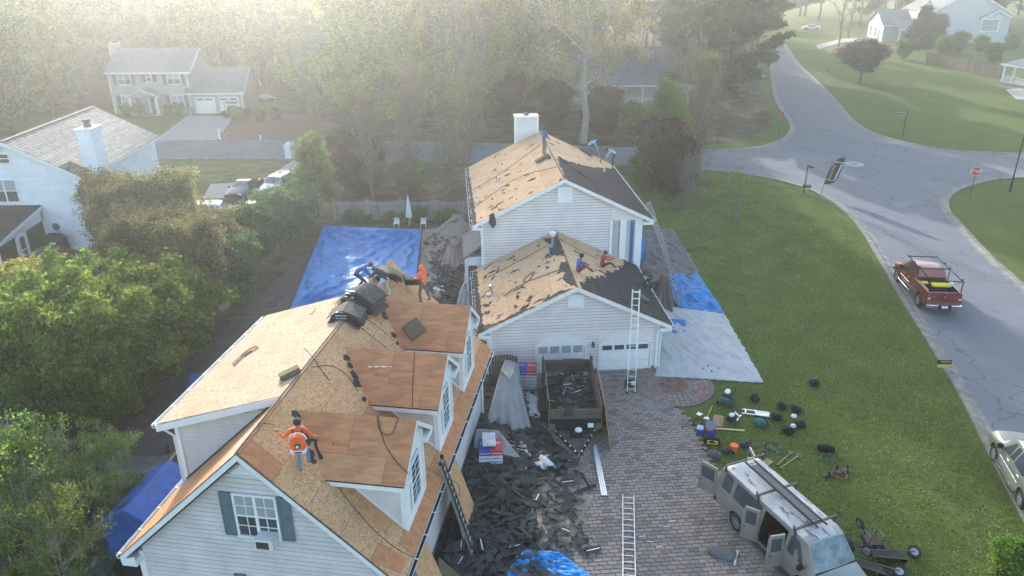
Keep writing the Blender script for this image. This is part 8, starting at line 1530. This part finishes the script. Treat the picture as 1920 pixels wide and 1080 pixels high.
for x_, y_, lb in ((1488, 784, 'white plastic bag between the black bags'), (1487, 802, 'white plastic bag on the grey-black bag'), (1478, 762, 'small teal bottle beside the round black bag')): t = E('plastic_bag' if 'bag b' in lb or 'bag on' in lb else 'drink_bottle', lb, 'bag' if 'plastic' in lb else 'bottle', at(x_, y_)); blob(t, 'film', 'paper' if 'plastic' in lb else 'tealbag', (0, 0, .1), (.15, .12, .1) if 'plastic' in lb else (.12, .05, .05), x_)
def coil(label, x, y, mat, r=.26, n=5, z=.03, cat='hose'): P = [(math.cos(a)*(r+R_.uniform(-.03, .03)), math.sin(a)*(r+R_.uniform(-.03, .03)), z+.012*a/6.28+R_.uniform(0, .015)) for a in [i*.35 for i in range(int(n*18))]]; t = E('hose_coil', label, cat, at(x, y)); MB().tube(P, .014, 5).build('hose', MATS[mat], t, smooth=True); return t
coil('coiled teal hose below the black sports bag', 1551, 848+14, 'hose_green'); coil('larger green hose coil near the van rear', 1447, 838, 'hose_green', .33, 4); coil('orange-red air hose coil among nail guns', 1573, 893, 'hose_red', .3, 5); coil('orange cord heap at the driveway corner', 1310, 792, 'hose_red', .3, 4)
def nailgun(label, x, y, rz): t = E('nail_gun', label, 'nail gun', at(x, y), rz, 'nail guns by the orange hose'); MB().box(-.16, .12, -.05, .05, .04, .15).build('body', MATS['dark'], t, bevel=.02); MB().box(.02, .1, -.04, .04, .0, .26).build('handle', MATS['black'], t, bevel=.02); blob(t, 'magazine', 'grey', (-.1, .08, .08), (.1, .1, .08), x)
nailgun('dark nail gun left of the orange hose coil', 1552, 896, .5); nailgun('nail gun on the upper side of the orange hose coil', 1571, 885, 2.0); nailgun('nail gun at the upper right of the orange hose coil', 1588, 884, 1.2)
g = E('generator', 'green generator with a white tank on small wheels by the paver circle', 'generator', at(1362, 755), 1.0); MB().box(-.42, .42, -.27, .27, .16, .24).build('frame', MATS['greenbag'], g); MB().box(-.2, .35, -.22, .2, .24, .52).build('engine', MATS['dark'], g, bevel=.04); blob(g, 'fuel_tank', 'white', (0, 0, .12), (.2, .14, .1), 3).location = (.0, 0, .5); MB().box(-.4, -.2, -.2, .2, .24, .42).build('air_tank', MATS['tealbag'], g, bevel=.05); MB().box(.05, .2, -.24, -.2, .3, .42).build('red_cover', MATS['redlogo'], g); [MB().tube([(x, y-.04, .12), (x, y+.04, .12)], .12, 12).build('wheel', MATS['rubber'], g) for x, y in ((-.35, -.32), (-.35, .32), (.38, 0))]; MB().tube([(.42, -.2, .24), (.6, -.2, .55), (.6, .2, .55), (.42, .2, .24)], .02).build('handle', MATS['dark'], g)
g = E('hoist_engine', 'small engine with a white tank and silver bracket right of the cardboard', 'engine', at(1372, 790), .5); MB().box(-.2, .12, -.15, .15, .05, .32).build('engine', MATS['dark'], g, bevel=.03); blob(g, 'tank', 'white', (-.05, .0, .36), (.14, .12, .09), 5); MB().bar((.1, -.2, .12), (.6, .05, .12), .06, .04).build('bracket', MATS['alu'], g); MB().bar((.05, .2, .12), (.5, .3, .12), .06, .04).build('bracket', MATS['alu'], g); MB().bar((.35, -.1, .18), (.45, .3, .18), .06, .04).build('crossbar', MATS['alu'], g)
g = E('aluminium_rack', 'shiny aluminium ladder rack section on the lawn', 'rack', at(1417, 776, .03), -.25); [MB().box(-.62, .62, y-.035, y+.035, .02, .07).build('rail', MATS['alu'], g) for y in (-.17, .17)]; MB().box(-.02, .62, -.12, .12, .03, .06).build('plate', MATS['white'], g); [MB().box(x, x+.06, -.2, .2, .071, .1).build('crossbar', MATS['alu'], g) for x in (-.5, -.05)]
boxthing('cooler_box', 'dark blue cooler with a rust-coloured cloth on its lid', 'cooler', at(1331, 812), 1.35, .62, .42, .45, 'bluelogo', 'denim'); boxthing('small_cooler', 'small open blue cooler beside the dark blue cooler', 'cooler', at(1312, 812), 1.2, .34, .28, .32, 'blue', 'pale'); cl = E('rust_cloth', 'crumpled rust-coloured cloth on the dark blue cooler lid', 'cloth', at(1331, 808, .46)); blob(cl, 'cloth', 'hose_red', (0, 0, .04), (.16, .12, .06), 4)
t = E('orange_bucket', 'orange bucket lying among tools behind the van', 'bucket', at(1375, 848)); MB().tube([(0, 0, 0), (0, 0, .36)], [.14, .17], 16).build('pail', MATS['orange'], t); MB().tube([(0, 0, .33), (0, 0, .375)], .18, 16).build('rim', MATS['orange'], t); MB().tube([(-.17, 0, .33), (0, -.17, .2), (.17, 0, .33)], .006).build('handle', MATS['alu_dull'], t)
for lb, x_, y_, rz, sx, sy in (('brown cardboard sheet beside the blue coolers', 1347, 789, 1.2, .9, .5), ('torn cardboard under the van rear rack', 1436, 868, .6, .6, .4)): t = E('cardboard_sheet', lb, 'cardboard', at(x_, y_, .02), rz); MB().slab([(-sx/2, -sy/2, 0), (sx/2, -sy/2*.8, .03), (sx/2, sy/2, .02), (-sx/2, sy/2, 0)], .01).build('sheet', MATS['card'], t)
t = E('timber_length', 'pale new timber length lying beside the coolers', 'timber', at(1366, 806, .03), math.radians(-8)); MB().box(-.7, .7, -.045, .045, 0, .045).build('stud', MATS['wood_new'], t)
for lb, a, b, c_, d, hd_, hn in (('shovel with grey blade on the drive edge', 1280, 800, 1314, 774, 'alu_dull', 'grey'), ('yellow-handled shovel above the cardboard', 1336, 760, 1324, 786, 'alu_dull', 'yellow'), ('shovel lying near the van rear with dark blade', 1456, 872, 1486, 846, 'steel_dark', 'wood_new'), ('second shovel below it pointing to the mesh rake', 1462, 878, 1500, 852, 'steel_dark', 'wood_new'), ('wooden-handled shovel across the green hose', 1440, 834, 1462, 850, 'greenbag', 'wood_new'), ('dark shovel on the paver edge behind the van', 1318, 842, 1345, 862, 'grey', 'steel_dark')): shovel(lb, at(a, b, .05), at(c_, d, .05), hd_, hn)
t = E('steel_frame', 'dark rectangular steel frame standing behind the van', 'frame', at(1417, 862), .3); [MB().tube(P_, .02).build('tube', MATS['steel_dark'], t) for P_ in (((-.4, 0, 0), (-.4, 0, .8)), ((.4, 0, 0), (.4, 0, .8)), ((-.4, 0, .8), (.4, 0, .8)), ((-.4, 0, .45), (.4, 0, .45)))]; duffel('grey folded cloth at the drive edge behind the van', 1340, 858, -.6, 'grey', .5)
t = E('push_mower', 'dark blower unit beside the orange bucket', 'blower', at(1361, 850)); blob(t, 'housing', 'dark', (0, 0, .15), (.2, .16, .14), 7); MB().tube([(.1, 0, .15), (.35, -.1, .1)], .05).build('nozzle', MATS['black'], t)
for i in range(5): a, b = R_.uniform(1190, 1260), R_.uniform(930, 1060); tag(MB().box(-.12, .12, -.012, .012, 0, .006).build('white_strip', MATS['paper'], None, loc=at(a, b, .055), rot=(0, 0, R_.uniform(-.3, .3))), 'thin white strip of backing on the pavers', 'strip', 'backing strips on the pavers')
# ------------------------------------------------------------------ the air
def haze():
    mb = MB(); mb.box(-420, 420, -45, 620, -1.2, 33); o = mb.build('haze', [bpy.data.materials.new('air')]); m = o.data.materials[0]; m.use_nodes = True; n = m.node_tree.nodes
    n.remove(n['Principled BSDF']); v = n.new('ShaderNodeVolumePrincipled'); v.inputs['Density'].default_value = HAZE; v.inputs['Color'].default_value = (.90, .96, 1, 1); v.inputs['Anisotropy'].default_value = .8
    m.node_tree.links.new(v.outputs[0], n['Material Output'].inputs['Volume']); o['kind'] = 'stuff'; o['label'] = 'pale morning haze lying over the gardens and wood'
HAZE = .00112
haze()
